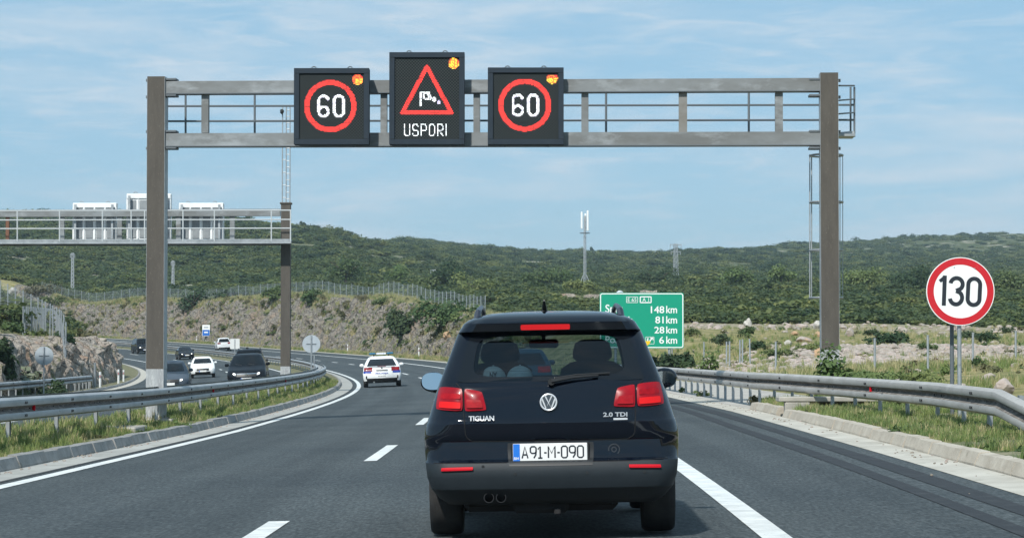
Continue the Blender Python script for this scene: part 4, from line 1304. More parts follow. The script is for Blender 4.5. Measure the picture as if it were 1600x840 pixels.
RW = [M_led_red, M_led_red2]; WW = [M_led_white, M_led_pink, M_led_white2]; M_led_orange = led_mat('led_orange', (1.0, .28, .05), 1.0); RY2 = [M_led_red, M_led_yellow, M_led_orange]
led_sign("black LED sign showing a red ring with white 60, left of the warning triangle board", 459, 577, 106, 226,
         [("red_ring_leds", ringf(516, 165.5, 41, 33), RW), ("white_number_leds", sixty(517.5, 165.5), WW), ("flashing_lamp", dotf(559, 124, 8.5, 0), RY2)])
led_sign("black LED sign showing a red ring with white 60, right of the warning triangle board", 762, 881, 105, 226,
         [("red_ring_leds", ringf(820, 164, 41.5, 33.5), RW), ("white_number_leds", sixty(821, 164), WW), ("flashing_lamp", dotf(863, 122, 8.8, 2), RY2)])
TRI = [(667, 104), (705.5, 176), (628.5, 176), (667, 104)]
GLY = {'U': [[(0, 1), (0, .2), (.2, 0), (.8, 0), (1, .2), (1, 1)]], 'S': [[(1, .85), (.8, 1), (.2, 1), (0, .85), (0, .65), (.2, .52), (.8, .48), (1, .35), (1, .15), (.8, 0), (.2, 0), (0, .15)]],
       'P': [[(0, 0), (0, 1), (.8, 1), (1, .85), (1, .6), (.8, .45), (0, .45)]], 'O': [[(.2, 0), (0, .2), (0, .8), (.2, 1), (.8, 1), (1, .8), (1, .2), (.8, 0), (.2, 0)]],
       'R': [[(0, 0), (0, 1), (.8, 1), (1, .85), (1, .6), (.8, .45), (0, .45)], [(.45, .45), (1, 0)]], 'I': [[(.5, 0), (.5, 1)]]}
word = []
for k, ch in enumerate("USPORI"):
    xa = 632 + k * 12.9
    for pl in GLY[ch]: word.append([(xa + p[0] * 8.2 - (3.2 if ch == 'I' else 0), 212 - p[1] * 17.5) for p in pl])
sock = lambda px, py, i, j: (1 if (seg_d(px, py, (657.5, 145), (657.5, 165)) < 1.5 or seg_d(px, py, (657, 143.5), (670, 143.5)) < 1.2 or (3.2 < hypot(px - 666.5, py - 149.5) < 6.6) or seg_d(px, py, (670, 148), (672, 153)) < 2.6 or hypot(px - 678.5, py - 155) < 3.8) else (2 if hypot(px - 685.5, py - 159.5) < 3.0 else 0))
led_sign("taller black LED sign with red triangle, windsock and the word USPORI", 608, 726, 81, 226,
         [("triangle_leds", lambda px, py, i, j: 1 if poly_d(px, py, TRI) < 3.3 else 0, RW), ("windsock_leds", sock, WW),
          ("word_leds", lambda px, py, i, j: 1 if min(poly_d(px, py, w_) for w_ in word) < .82 else 0, WW), ("flashing_lamp", dotf(709, 98.5, 8.5, 1), RY2)])

# ------------------------------------------------------------------ the gantry over the other carriageway, seen from behind
Y2 = 107.0
b2 = at(447, 320, Y2); z2 = float(surf_z(107, -6.4)) + .1
g2 = thing("sign_gantry", "second gantry farther back over the opposite lanes", "gantry", (b2.x, Y2, z2))
def g2p(name, mb, m, parent=None, smooth=False):
    mb.v = [(v[0] - b2.x, v[1] - Y2, v[2] - z2) for v in mb.v]; return mb.build(name, m, parent or g2, smooth=smooth)
A2 = lambda px, py, dy=0.0: at(px, py, Y2 + dy)
for px, nm in ((447, 1), (-120, 0)):
    t = A2(px, 319); sp_ = A2(px, 572)
    mb = MB(); mb.box((t.x, Y2, (t.z + sp_.z) / 2), (.40, .42, t.z - sp_.z)); mb.box((t.x, Y2, t.z + .03), (.5, .5, .08), bev=.02); g2p("post", mb, M_post_rust)
    mb = MB(); mb.box((t.x, Y2, (sp_.z + z2) / 2 - .1), (.41, .43, sp_.z - z2 + .2)); g2p("post_base", mb, M_post_base)
mb = MB(); mb.bar(A2(-120, 334), A2(438, 332), .3, .30); g2p("top_beam", mb, M_beam)
mb = MB(); mb.bar(A2(-120, 380), A2(438, 379), .3, .24); g2p("bottom_beam", mb, M_beam)
for px in (-60, 97, 187, 279, 363):
    mb = MB(); a, b = A2(px, 338), A2(px, 376); mb.box((a + b) / 2, (.2, .15, (a - b).length)); g2p("strut", mb, M_beam)
mb = MB(); a, b = A2(12, 338), A2(12, 376); mb.box((a + b) / 2, (.14, .15, (a - b).length)); g2p("strut", mb, mat("rusty_strut", (.16, .075, .045), .8))
wk2 = MB(); wk2.bar(A2(-120, 376, -.6), A2(455, 375, -.6), .9, .06); wk2.bar(A2(-120, 379, -1.05), A2(455, 378, -1.05), .05, .12); g2p("walkway", wk2, M_galv)
r2 = MB()
for yy in (329, 343.5, 357): r2.tube([A2(-120, yy + .5, -1.05), A2(455, yy - .5, -1.05)], .028, 6)
for px in (-60, -20, 27, 93, 160, 205, 226, 286, 335, 424, 454): r2.tube([A2(px, 328.5, -1.05), A2(px, 377, -1.05)], .03, 6)
g2p("walkway_railing", r2, mat("bright_zinc", (.55, .58, .59), .5, .3))
for nm, x0, x1, y0, lab in (("a", 113, 182, 316.5, "white steel back of the leftmost message sign on the rear gantry"), ("b", 197, 267, 302, "taller white steel back of the message sign half hidden by the brown post"),
                            ("c", 279, 349, 316.5, "white steel back of the message sign right of the near brown gantry post")):
    q = Y2 / FPX; c_ = at((x0 + x1) / 2, 376, Y2 + .35); w, h = (x1 - x0) * q, (376 - y0) * q
    rt = thing("message_sign", lab, "electronic sign", (c_.x, Y2 + .35, c_.z), 0, "backs of the message signs on the rear gantry")
    mb = MB(); mb.box((0, .2, h / 2), (w, .35, h), bev=.02); mb.build("housing", M_white_paint, rt)
    hd = MB(); hd.box((0, 0.0, h - .11), (w - .02, .06, .20), bev=.01); hd.build("top_panel", M_white_paint, rt)
    for k in range(4):
        pn = MB(); pw = w * .16; pn.box((-w * .36 + k * w * .24, .012, h * .46), (pw, .04, h * .80), bev=.01); pn.build("vent_panel", M_grey_panel, rt)
    for k in range(5):
        rbm = MB(); rbm.box((-w * .48 + k * w * .24, -.01, h * .46), (w * .035, .05, h * .84)); rbm.build("rib", M_white_paint, rt)
    ey = MB()
    for sx in (-.3, .3): ey.tube([(sx * w + .08 * cos(a), .1, h + .07 * sin(a)) for a in np.linspace(0, pi, 7)], .02, 6)
    ey.build("lifting_eye", M_galv, rt)
    for sx in (-.42, .42):
        br_ = MB(); br_.box((sx * w, -.18, h * .5), (.09, .12, h * .9)); br_.build("bracket", M_galv, rt)
# ladder mast with a camera on top of the rear post
mt = A2(447, 318)
ms = thing("camera_mast", "slim ladder mast carrying a camera, standing on the rear gantry post", "mast", (mt.x, Y2, mt.z + .05))
hm = A2(447, 168).z - mt.z
mm = MB()
for dx in (-.16, .0, .16): mm.tube([(dx, 0, 0), (dx, 0, hm)], .027, 6)
mm.build("pole", M_galv, ms)
mm = MB()
for k in range(int(hm / .27)): mm.tube([(0, 0, .15 + k * .27), (.16, 0, .15 + k * .27)], .019, 5); 
for k in range(int(hm / .54)): mm.tube([(-.16, 0, .2 + k * .54), (0, 0, .2 + k * .54)], .019, 5)
mm.build("rungs", M_galv, ms)
cm = MB(); cm.box((-.17, -.12, hm - .22), (.14, .34, .14), bev=.03); cm.cyl((-.17, -.29, hm - .22), (-.17, -.36, hm - .22), .06, n=10); cm.tube([(-.16, 0, hm - .35), (-.25, -.05, hm - .25)], .03, 6); cm.build("camera_housing", M_black_plastic, ms)

# ------------------------------------------------------------------ 130 sign
Ys = 37.0
c_ = at(1500.5, 455, Ys); zg = gz(c_.x, Ys)
sg = thing("speed_limit_sign", "round white 130 sign with a red ring on two poles behind the guardrail", "road sign", (c_.x, Ys, zg))
hz = c_.z - zg
Ry = Matrix.Rotation(radians(3.0), 3, 'Y')
def spart(name, mb, m, tilt=True):
    if tilt: mb.v = [tuple(Ry @ Vector((v[0], v[1], v[2])) + Vector((0, 0, hz))) for v in mb.v]
    return mb.build(name, m, sg)
R0 = .502
mb = MB(); mb.disc((0, .012, 0), R0, (0, -1, 0), 64, th=.020); spart("sign_plate", mb, M_sign_white)
mb = MB(); mb.disc((0, -.010, 0), R0 - .012, (0, -1, 0), 64, r0=.393); spart("red_ring", mb, M_sign_red)
nb = MB(); T = .060
sx = Ys / FPX
def q_(px, py): return ((px - 1500.5) * sx, (455 - py) * sx)
stroke(nb, [q_(1467.5, 441), q_(1474.5, 434.5)], T * .85, -.011)
stroke(nb, [q_(1475, 431.5), q_(1475.5, 478.5)], T, -.0112)
w3, h3 = 19 * sx, 41 * sx; c3 = q_(1494, 455)
top = [(c3[0] - w3 / 2, c3[1] + h3 / 2 - w3 * .45)] + arc(c3[0], c3[1] + h3 / 2 - w3 / 2, w3 / 2, w3 / 2, 170, -50, 16) + [(c3[0] - w3 * .02, c3[1] + .005)]
bot = [(c3[0] - w3 * .02, c3[1] + .005)] + arc(c3[0], c3[1] - h3 / 2 + w3 / 2 + .008, w3 / 2, w3 / 2 + .008, 55, -170, 18)
stroke(nb, top, T, -.0114); stroke(nb, bot, T, -.0116)
w0 = 18.5 * sx; c0 = q_(1521.5, 454.5); r_ = w0 / 2
zero = arc(c0[0], c0[1] + h3 / 2 - r_, r_, r_, 0, 180, 16) + arc(c0[0], c0[1] - h3 / 2 + r_, r_, r_, 180, 360, 16)
stroke(nb, zero, T, -.0118, closed=True)
spart("number", nb, M_sign_black)
mb = MB()
for px in (1489, 1521): mb.cyl(Vector((q_(px, 418)[0], -.009, q_(px, 418)[1])), Vector((q_(px, 418)[0], -.018, q_(px, 418)[1])), .008, n=8)
spart("bolts", mb, M_galv)
for dx, dy, m in ((-.07, .33, M_dark_steel), (-.008, .06, M_galv)):
    mb = MB(); mb.cyl((dx, dy, -.3), (dx, dy, hz + (.05 if dx < -.05 else .3)), .031, n=14); mb.build("pole", m, sg, smooth=True)
mb = MB(); mb.box((0, .03, hz + .2), (.5, .03, .04)); mb.box((0, .03, hz - .2), (.5, .03, .04)); mb.bar((-.07, .33, hz - .2), (-.008, .06, hz - .2), .03, .03); mb.build("clamp", M_galv, sg)

# ------------------------------------------------------------------ green distance sign
Yg = 121.0; q = Yg / FPX
zg = gz(at(1003, 560, Yg).x, Yg)
c_ = at(1003, 543, Yg)
gs = thing("distance_sign", "green motorway distance sign reading Split 148 km beyond the right guardrail", "road sign", (c_.x, Yg, zg))
hb = c_.z - zg
GX = lambda px: (px - 1003) * q
GZ = lambda py: hb + (543 - py) * q
def rrect(x0, x1, z0, z1, r, n=5):
    return [(x + r * cos(a + pi / 2 * i / n), z + r * sin(a + pi / 2 * i / n)) for x, z, a in ((x1 - r, z1 - r, 0), (x0 + r, z1 - r, pi / 2), (x0 + r, z0 + r, pi), (x1 - r, z0 + r, 1.5 * pi)) for i in range(n + 1)]
def plate(mb, pts, y, th=0, mi=0):
    n = len(pts)
    f = [(x, y, z) for x, z in pts]
    mb.add(f, [tuple(range(n - 1, -1, -1)) if False else tuple(range(n))], mi)
    if th:
        b = [(x, y + th, z) for x, z in pts]
        mb.add(f + b, [(i, n + i, n + (i + 1) % n, (i + 1) % n) for i in range(n)] + [tuple(range(2 * n - 1, n - 1, -1))], mi)
mb = MB(); plate(mb, rrect(GX(937), GX(1068.5), GZ(544), GZ(457), .10), 0, .04); mb.build("sign_plate", M_sign_green, gs)
mb = MB(); bp_ = rrect(GX(938.5), GX(1067), GZ(542.3), GZ(458.7), .09); stroke(mb, bp_, .045, -.006, closed=True); mb.build("border", M_sign_white, gs)
tx = MB()
for txt, a, b, z0, z1 in (("148", 1017, 1038, 489, 478), ("km", 1041, 1058, 489, 477.5), ("81", 1024, 1037, 505, 494), ("km", 1041, 1058, 505, 493.5), ("28", 1022.5, 1038, 520.5, 510), ("km", 1041, 1058, 520.5, 509.5),
                          ("6", 1030, 1037.5, 536.5, 525.5), ("km", 1041, 1058, 536.5, 525), ("Split", 946, 973, 492, 475.5), ("Šibenik", 946, 989, 505, 491), ("Zadar", 946, 978, 520.5, 509), ("Posedarje", 946, 1005, 539.5, 524.5)):
    text_box(tx, txt, GX(a), GX(b), GZ(z0), GZ(z1), -.008, bold=.012)
tx.build("lettering", M_sign_white, gs)
rb = MB()
stroke(rb, rrect(GX(979), GX(996.5), GZ(472.5), GZ(463.5), .02, 2), .022, -.009, closed=True); stroke(rb, rrect(GX(1000.5), GX(1017.5), GZ(472.5), GZ(463.5), .02, 2), .05, -.009, closed=True)
text_box(rb, "E 65", GX(981), GX(994.5), GZ(471), GZ(465), -.0092, bold=.0); text_box(rb, "A 1", GX(1004), GX(1014), GZ(471), GZ(465), -.0092, bold=.0)
rb.build("route_numbers", M_sign_white, gs)
ex = MB()
stroke(ex, rrect(GX(1009), GX(1022), GZ(537), GZ(526), .02, 2), .018, -.009, closed=True)
stroke(ex, [(GX(1011.5), GZ(535.5)), (GX(1012.5), GZ(527.5))], .05, -.0093); stroke(ex, [(GX(1014.5), GZ(535.5)), (GX(1016), GZ(531)), (GX(1019.5), GZ(528))], .06, -.0095); stroke(ex, [(GX(1016), GZ(527.5)), (GX(1020.5), GZ(527.5)), (GX(1020.5), GZ(531))], .04, -.0097)
ex.build("exit_symbol", M_sign_white, gs)
yl = MB(); plate(yl, [(GX(1003), GZ(541)), (GX(1007), GZ(541)), (GX(1013), GZ(538.5)), (GX(1016.5), GZ(534)), (GX(1015), GZ(532)), (GX(1011), GZ(532.5)), (GX(1004), GZ(532.5))][::1], -.011); yl.build("yellow_patch", M_yellow, gs)
for px in (962, 1046):
    mb = MB(); mb.cyl((GX(px), .10, -.3), (GX(px), .10, GZ(462)), .07, n=12); mb.build("pole", M_galv, gs, smooth=True)
mb = MB()
for py in (470, 500, 530): mb.box((0, .06, GZ(py)), (GX(1062) * 2 * .95, .04, .07))
mb.build("stiffener", M_galv, gs)

# ------------------------------------------------------------------ small signs, delineators
def round_back(label, px, py, r, Y, pole2, gzv):
    c_ = at(px, py, Y)
    t = thing("road_sign", label, "road sign", (c_.x, Y, gzv)); h = c_.z - gzv
    mb = MB(); mb.disc((0, .0, h), r, (0, -1, 0), 40, th=.02); mb.build("sign_plate", M_sign_back, t)
    mb = MB(); mb.cyl((0, -.06, -.2), (0, -.06, h + r * .95), .032, n=10); mb.build("pole", M_galv, t, smooth=True)
    if pole2: mb = MB(); mb.cyl((.13, .1, -.2), (.13, .1, h), .03, n=10); mb.build("pole", M_galv, t, smooth=True)
    mb = MB(); mb.box((0, -.03, h), (r * 1.1, .03, .03)); mb.build("clamp", M_dark_steel, t)
round_back("grey back of a round sign in the median guardrail bend", 486.5, 537, .435, 122, True, float(surf_z(121, -5.7)))
p_ = P(111, OI - 11.9)
round_back("grey back of a round sign on one pole before the left rocky bank", 69, 555.5, .42, 113, False, p_.z)
pt = P(367, 8.9); 
t = thing("information_sign", "small white and blue information sign at the foot of the far cutting", "road sign", pt)
h = at(322, 516, pt.y).z - pt.z; w = 12 * pt.y / FPX; hh = 17.5 * pt.y / FPX
pxs = at(322, 516, pt.y).x - pt.x
mb = MB(); mb.box((pxs, 0, h), (w, .05, hh), bev=.01); mb.build("sign_plate", M_sign_white, t)
mb = MB(); mb.box((pxs, -.028, h - hh * .2), (w * .92, .01, hh * .52)); mb.build("blue_panel", M_sign_blue, t)
mb = MB(); mb.box((pxs, -.034, h - hh * .16), (w * .5, .006, hh * .12)); mb.build("white_symbol", M_sign_white, t)
mb = MB(); mb.box((pxs, -.028, h + hh * .28), (w * .6, .01, hh * .12)); mb.build("grey_symbol", M_sign_back, t)
mb = MB(); mb.cyl((pxs - w * .3, .05, -.3), (pxs - w * .3, .05, h), .04); mb.build("pole", M_galv, t)
mb = MB(); mb.cyl((pxs + w * .3, .05, -.3), (pxs + w * .3, .05, h), .04); mb.build("pole", M_galv, t)
pm_ = P(275, -5.7); cw = at(367, 537, pm_.y)
t = thing("median_sign", "pale rectangular sign back standing on the far median in front of the white car", "road sign", (cw.x, pm_.y, pm_.z))
mb = MB(); mb.box((0, 0, cw.z - pm_.z), (24 * pm_.y / FPX * .62, .04, 16 * pm_.y / FPX), bev=.01); mb.build("sign_plate", mat("pale_sign_back", (.62, .64, .63), .5), t)
mb = MB(); mb.cyl((0, -.05, -.2), (0, -.05, cw.z - pm_.z + .5), .045); mb.build("pole", M_galv, t)
dl = None
def delineator(px_s, o, label, big=1.0):
    global dl
    p = P(px_s, o, .02)
    if dl is None:
        dl = thing("delineator_post", label, "marker post", p, heading(px_s), "white delineator posts along the motorway")
        mb = MB(); pr = [(-.06, .0), (0, -.055), (.06, 0), (.05, .04), (-.05, .04)]
        rows = [[Vector((x, y, z)) for x, y in pr] for z in (-.2, .62)]; mb.grid(rows, True); mb.build("post", M_sign_white, dl)
        mb = MB(); rows = [[Vector((x * 1.0, y * 1.0, z)) for x, y in pr] for z in (.62, .84)]; mb.grid(rows, True); mb.build("band", mat("marker_grey", (.45, .46, .46), .5), dl)
        mb = MB(); rows = [[Vector((x, y, z)) for x, y in pr] for z in (.84, 1.0)]; mb.grid(rows, True); mb.add(rows[-1], [(0, 1, 2, 3, 4)]); mb.build("cap", M_sign_white, dl)
        mb = MB(); mb.box((0, -.060, .73), (.035, .012, .10)); mb.build("reflector", M_reflect_red, dl)
        return dl
    c = copy_tree(dl); c.location = p; c.rotation_euler = (0, 0, heading(px_s)); c['label'] = label
    c.scale = (big,) * 3
    return c
delineator(228, 7.3, "white marker post at the foot of the cutting, just right of the police car")
delineator(283, 7.3, "white marker post at the foot of the cutting, left of the police car light bar")
delineator(369, 7.6, "white and red marker post next to the small blue information sign")
delineator(146, OI - 11.3, "white marker post where the left guardrail turns down")
delineator(163, OI - 11.2, "white marker post past the guardrail end in the left bend")
delineator(171, OI - 11.2, "white marker post farthest round the left rock face", .9)
p_ = P(150, OI - 11.9)
t = thing("metal_post", "plain slim grey post at the foot of the left rock face", "post", p_); mb = MB(); mb.cyl((0, 0, -.2), (0, 0, 1.5), .07, n=10); mb.build("pole", M_galv, t); mb = MB(); mb.cyl((0, 0, 1.5), (0, 0, 1.56), .085, n=10); mb.build("cap", M_galv, t)

# ------------------------------------------------------------------ concrete drain, slabs
dr_o = P(45.6, 6.95)
t = thing("drain_inlet", "pale concrete drain inlet with a flat cover breaking the right kerb", "drain", dr_o, heading(45.6))
mb = MB(); mb.box((.95, .0, .315), (2.3, .62, .09), bev=.015); mb.build("cover_slab", M_concrete, t)
mb = MB(); mb.box((.14, -.20, .12), (.46, .20, .30), bev=.02); mb.build("side_wall", M_concrete, t)
mb = MB(); mb.box((.9, .24, .12), (1.9, .12, .30), bev=.02); mb.build("side_wall", M_concrete, t)
mb = MB(); mb.box((.5, -.55, .07), (.14, .5, .24), bev=.02); mb.build("wing_wall", M_concrete, t)
ps = P(45.5, -5.45, .15)
t = thing("concrete_slab", "flat grey concrete slab lying in the median grass under the guardrail", "slab", ps, heading(45.5))
mb = MB(); mb.box((0, 0, .02), (.9, 1.5, .12), bev=.02); mb.build("slab", M_concrete, t)
mb = MB(); mb.box((0, 0, .086), (.5, .5, .012), bev=.004); mb.build("lid", M_kerb, t)

# ------------------------------------------------------------------ fences
def fence(label, pts, h, r, m_post=M_galv, gap=.06, wire=True):
    """pts: base points; one post at each, wire mesh between"""
    c = pts[len(pts) // 2]
    t = thing("wire_fence", label, "fence", c)
    pm = MB(); pm.cyl((0, 0, -.3), (0, 0, h), r, n=6); pm.cyl((0, 0, h), (0, 0, h + .03), r * 1.2, n=6)
    src = pm.build("post", m_post, t)
    for k, p in enumerate(pts):
        o = src if k == 0 else src.copy()
        if k: COL.objects.link(o); o.parent = t
        o.location = p - c; o.rotation_euler = (random.uniform(-.02, .02), random.uniform(-.02, .02), 0)
    if wire:
        co, fs, uv = [], [], []
        L = 0
        for k, p in enumerate(pts):
            if k: L += (p - pts[k - 1]).length
            co += [p - c + Vector((0, 0, .03)), p - c + Vector((0, 0, h - gap))]; uv += [(L, 0), (L, h)]
            if k: fs.append((2 * k - 2, 2 * k, 2 * k + 1, 2 * k - 1))
        me = bpy.data.meshes.new("wire_mesh"); me.from_pydata([tuple(v) for v in co], [], fs)
        ul = me.uv_layers.new(name="UVMap")
        for lp in me.loops: ul.data[lp.index].uv = uv[lp.vertex_index]
        me.materials.append(M_wire); o = bpy.data.objects.new("wire_mesh", me); COL.objects.link(o); o.parent = t
        tw = MB()
        for k in range(1, len(pts)): 
            for z in (h - .07, h * .5): tw.bar(pts[k - 1] - c + Vector((0, 0, z)), pts[k] - c + Vector((0, 0, z)), .012, .012)
        tw.build("tension_wire", m_post, t)
    return t
fp = []
for s in np.arange(232, 452, 3.0):
    d = float(np.interp(s, CS, CR)) + 2.6; q = P(s, EDGE_R + d); fp.append(Vector((q.x, q.y, gz(q.x, q.y))))
fence("long wire fence with pale posts running along the top of the rock cutting", fp, 2.1, .04)
def path_pts(pl, step):
    out = []
    for (px, Y), (px2, Yb) in zip(pl[:-1], pl[1:]):
        a, b = gp(px, Y), gp(px2, Yb); n = max(1, int((b - a).length / step))
        out += [a + (b - a) * k / n for k in range(n)]
    out.append(gp(*pl[-1]))
    return [Vector((p.x, p.y, gz(p.x, p.y))) for p in out]
def bank(px, py, Yd):
    p = ray_ground(px, py, 60)
    return p if 95 < p.y < 260 else gp(px, Yd)
def dense(pl, step):
    out = []
    for a, b in zip(pl[:-1], pl[1:]):
        n = max(1, int((b - a).length / step)); out += [a + (b - a) * k / n for k in range(n)]
    out.append(pl[-1])
    return [Vector((p.x, p.y, gz(p.x, p.y))) for p in out]
fence("dense blue grey wire fence stepping down the left hillside", dense([bank(px, py, Yd) for px, py, Yd in ((-70, 456, 165), (-10, 455, 160), (36, 452, 156), (60, 456, 154), (78, 468, 150), (94, 482, 146), (103, 496, 142))], 1.2), 2.2, .04)
fence("short lower run of wire fence among bushes on the left bank", dense([bank(px, py, Yd) for px, py, Yd in ((102, 512, 136), (84, 516, 133), (62, 518, 130), (36, 520, 128))], 1.5), 1.5, .04)
fq_ = [ray_ground(px, py) for px, py in ((1050, 571), (1100, 571), (1135, 573), (1140, 573), (1156, 571), (1160, 570), (1172, 570), (1212, 582), (1288, 584), (1367, 586), (1450, 580), (1520, 575), (1587, 568), (1660, 560))]
fence("low broken wire fence with thin grey posts crossing the rocky field", fq_, 1.05, .035, wire=False)

# ------------------------------------------------------------------ single shrubs and trees
SEED = [100]
def shrub(label, px, py, wpx, hpx, m, name="shrub", cat="shrub", n=900, leaf=None, group=None, trunk=0.0, Y=None, lobes=7, sparse=.5):
    p = ray_ground(px, py) if Y is None else gp(px, Y)
    q = p.y / FPX; w, h = wpx * q, hpx * q
    SEED[0] += 1
    t = thing(name, label, cat, p, 0, group)
    lf = leaf or max(.05, min(.22, .085 * (w * h) ** .5))
    hc = h * (1 - trunk)
    me = leaf_mesh("crown", m, n=n, seed=SEED[0], rad=(w * .52, w * .45, hc * .72), leaf=lf, lobes=lobes, fill=sparse)
    o = bpy.data.objects.new("crown", me); COL.objects.link(o); o.parent = t; o.location = (0, 0, h * trunk)
    mb = MB(); r = random.Random(SEED[0])
    rt = max(.02, .035 * h)
    top = h * trunk + hc * .25
    mb.tube([(0, 0, -.3), (r.uniform(-.03, .03) * w, 0, top * .5), (r.uniform(-.06, .06) * w, .02 * w, top)], [rt * 1.3, rt, rt * .7], 7)
    for k in range(5):
        a = r.uniform(0, 6.28); l = r.uniform(.25, .42) * w; z0 = top * r.uniform(.55, 1)
        mb.tube([(0, 0, z0), (cos(a) * l * .5, sin(a) * l * .5, z0 + hc * .22), (cos(a) * l, sin(a) * l, z0 + hc * r.uniform(.3, .5))], [rt * .6, rt * .4, rt * .15], 5)
    mb.build("trunk", M_bark, t)
    return t
D_, G_, L_, Y_ = M_shrub_dark, M_shrub, M_shrub_light, M_shrub_dry
shrub("big round dark green bush on the rock cutting, left of the long bush", 640, 529, 56, 52, D_, n=2200)
shrub("long wide green bush on the rock cutting just left of the dark car roof", 702, 514, 84, 48, G_, n=2400, lobes=10)
shrub("low bright green bush beside the long bush on the cutting", 724, 507, 42, 20, L_)
shrub("dark round bush hanging over the far rock cutting near the brown post", 301, 493, 62, 46, D_, n=1500)
shrub("small green bush at the top of the cutting beside the rear gantry post", 432, 474, 34, 28, G_)
shrub("green bush on the cutting's crest right of the rear gantry post", 490, 480, 40, 34, G_)
shrub("low scrubby bush on the dry crest under the middle of the fence", 572, 470, 36, 10, Y_)
shrub("flat green bush on the yellow grass near the fence end", 605, 478, 36, 13, G_)
shrub("broad light green tree standing behind the fence, right of the rear post", 541, 449, 76, 59, G_, "broadleaf_tree", "tree", n=2200, trunk=.15, lobes=9)
shrub("loose pale tree behind the fence above the middle of the cutting", 622, 445, 40, 33, L_, "broadleaf_tree", "tree", n=1100, trunk=.2)
shrub("tall dark tree behind the fence end above the long bush", 712, 455, 52, 49, D_, "broadleaf_tree", "tree", n=1800, trunk=.12)
shrub("green tree left of the tall dark tree near the fence end", 678, 455, 48, 33, G_, "broadleaf_tree", "tree", n=1300, trunk=.12)
shrub("light green bushy tree right of the tall dark tree", 742, 459, 48, 31, L_, "broadleaf_tree", "tree", n=1300, trunk=.1)
shrub("dense bush on the plain just above the dark car roof's left corner", 760, 482, 40, 26, D_, n=1200)
shrub("wide green tree on the plain left of the telecom tower", 862, 449, 67, 41, G_, "broadleaf_tree", "tree", n=2000, trunk=.1)
shrub("bright green bush at the foot of the telecom tower", 908, 460, 50, 30, L_, n=1900)
shrub("green bush covering the end of the pale ruined wall", 972, 453, 46, 17, G_, n=1100)
shrub("dark tree between the ruined wall and the middle pylon", 1026, 449, 60, 36, D_, "broadleaf_tree", "tree", n=1700, trunk=.1)
shrub("round pale green tree on the maquis right of the green sign", 1160, 449, 60, 36, L_, "broadleaf_tree", "tree", n=1700, trunk=.1)
shrub("pale green spreading tree right behind the right gantry post", 1352, 452, 74, 44, L_, "broadleaf_tree", "tree", n=2200, trunk=.1, lobes=10)
shrub("dark green tree left of the 130 sign on the maquis edge", 1425, 455, 67, 41, D_, "broadleaf_tree", "tree", n=1900, trunk=.1)
shrub("green tree right of the 130 sign on the maquis edge", 1572, 459, 62, 39, G_, "broadleaf_tree", "tree", n=1700, trunk=.1)
shrub("light green tree on the maquis between the pylon and the gantry post", 1222, 445, 50, 31, L_, "broadleaf_tree", "tree", n=1300, trunk=.1)
# right field
shrub("dark bush beside the pole of the green sign", 1062, 577, 50, 38, D_, n=1500, Y=112)
shrub("ragged dark bush under the left half of the green sign", 1022, 570, 34, 28, D_, n=900, Y=124)
shrub("thin leafy sapling right of the green sign", 1108, 566, 30, 40, L_, n=420, Y=96, sparse=.2)
shrub("low green bush on the straw grass above the fence posts", 1084, 526, 28, 15, G_)
shrub("dark flat bush left of the rounded field bush", 1125, 538, 38, 20, D_, n=700)
shrub("rounded green bush near the white boulder row", 1165, 528, 30, 19, G_)
shrub("compact dark green bush in the middle of the stony field", 1186, 549, 26, 21, D_)
shrub("spreading low green bush by the leaning thin post", 1216, 560, 44, 14, G_)
shrub("flat pale bush left of the right gantry post", 1262, 548, 38, 12, L_)
shrub("dark pine like bush in the straw field left of the 130 sign", 1396, 540, 48, 26, D_, n=1100)
shrub("small dark bush at the edge of the straw field, behind the gantry post", 1360, 524, 26, 12, D_)
shrub("small green bush in front of the dark pine like bush", 1450, 546, 24, 10, G_)
shrub("dark shrub close to the right side of the 130 sign poles", 1543, 536, 36, 22, D_)
shrub("low dark shrub left of the 130 sign poles at the rubble edge", 1512, 530, 36, 15, D_)
shrub("little shrub near the right picture edge on the rubble line", 1574, 521, 20, 12, D_)
shrub("small bushy weed on the rubble bank below the 130 sign", 1527, 575, 18, 20, G_, n=400)
shrub("dry reddish twiggy bush on the rubble bank", 1464, 570, 16, 16, mat("twig_leaf", (.16, .10, .075), .8), n=160, sparse=.1)
shrub("tall light green leafy plant growing up the base of the right gantry post", 1297, 632, 70, 92, L_, n=1500, Y=53.2, leaf=.07, sparse=.35)
shrub("low green weeds on the bank behind the right guardrail", 1366, 602, 100, 18, L_, n=1400, Y=66, leaf=.06)
shrub("green weeds behind the guardrail left of the 130 sign poles", 1440, 606, 70, 18, L_, n=1000, Y=60, leaf=.055)
shrub("bright green weed tuft at the kerb in front of the 130 sign poles", 1448, 690, 40, 34, L_, n=700, Y=33.5, leaf=.035)
shrub("green weed clump growing between guardrail posts near the drain", 1255, 645, 40, 22, G_, n=600, Y=47, leaf=.035)
shrub("dry bush by the right kerb just before the drain inlet", 1190, 640, 34, 18, Y_, n=500, Y=54, leaf=.04)
shrub("small green weed on the edge of the pale apron", 1102, 629, 26, 10, G_, n=250, Y=68, leaf=.04)
shrub("tiny round weed on the apron nearest the dark car", 1066, 619, 10, 9, G_, n=120, Y=75, leaf=.04)
shrub("green weed clump in the median below the rail, right of the brown post", 282, 654, 30, 24, L_, n=420, Y=51, leaf=.035)
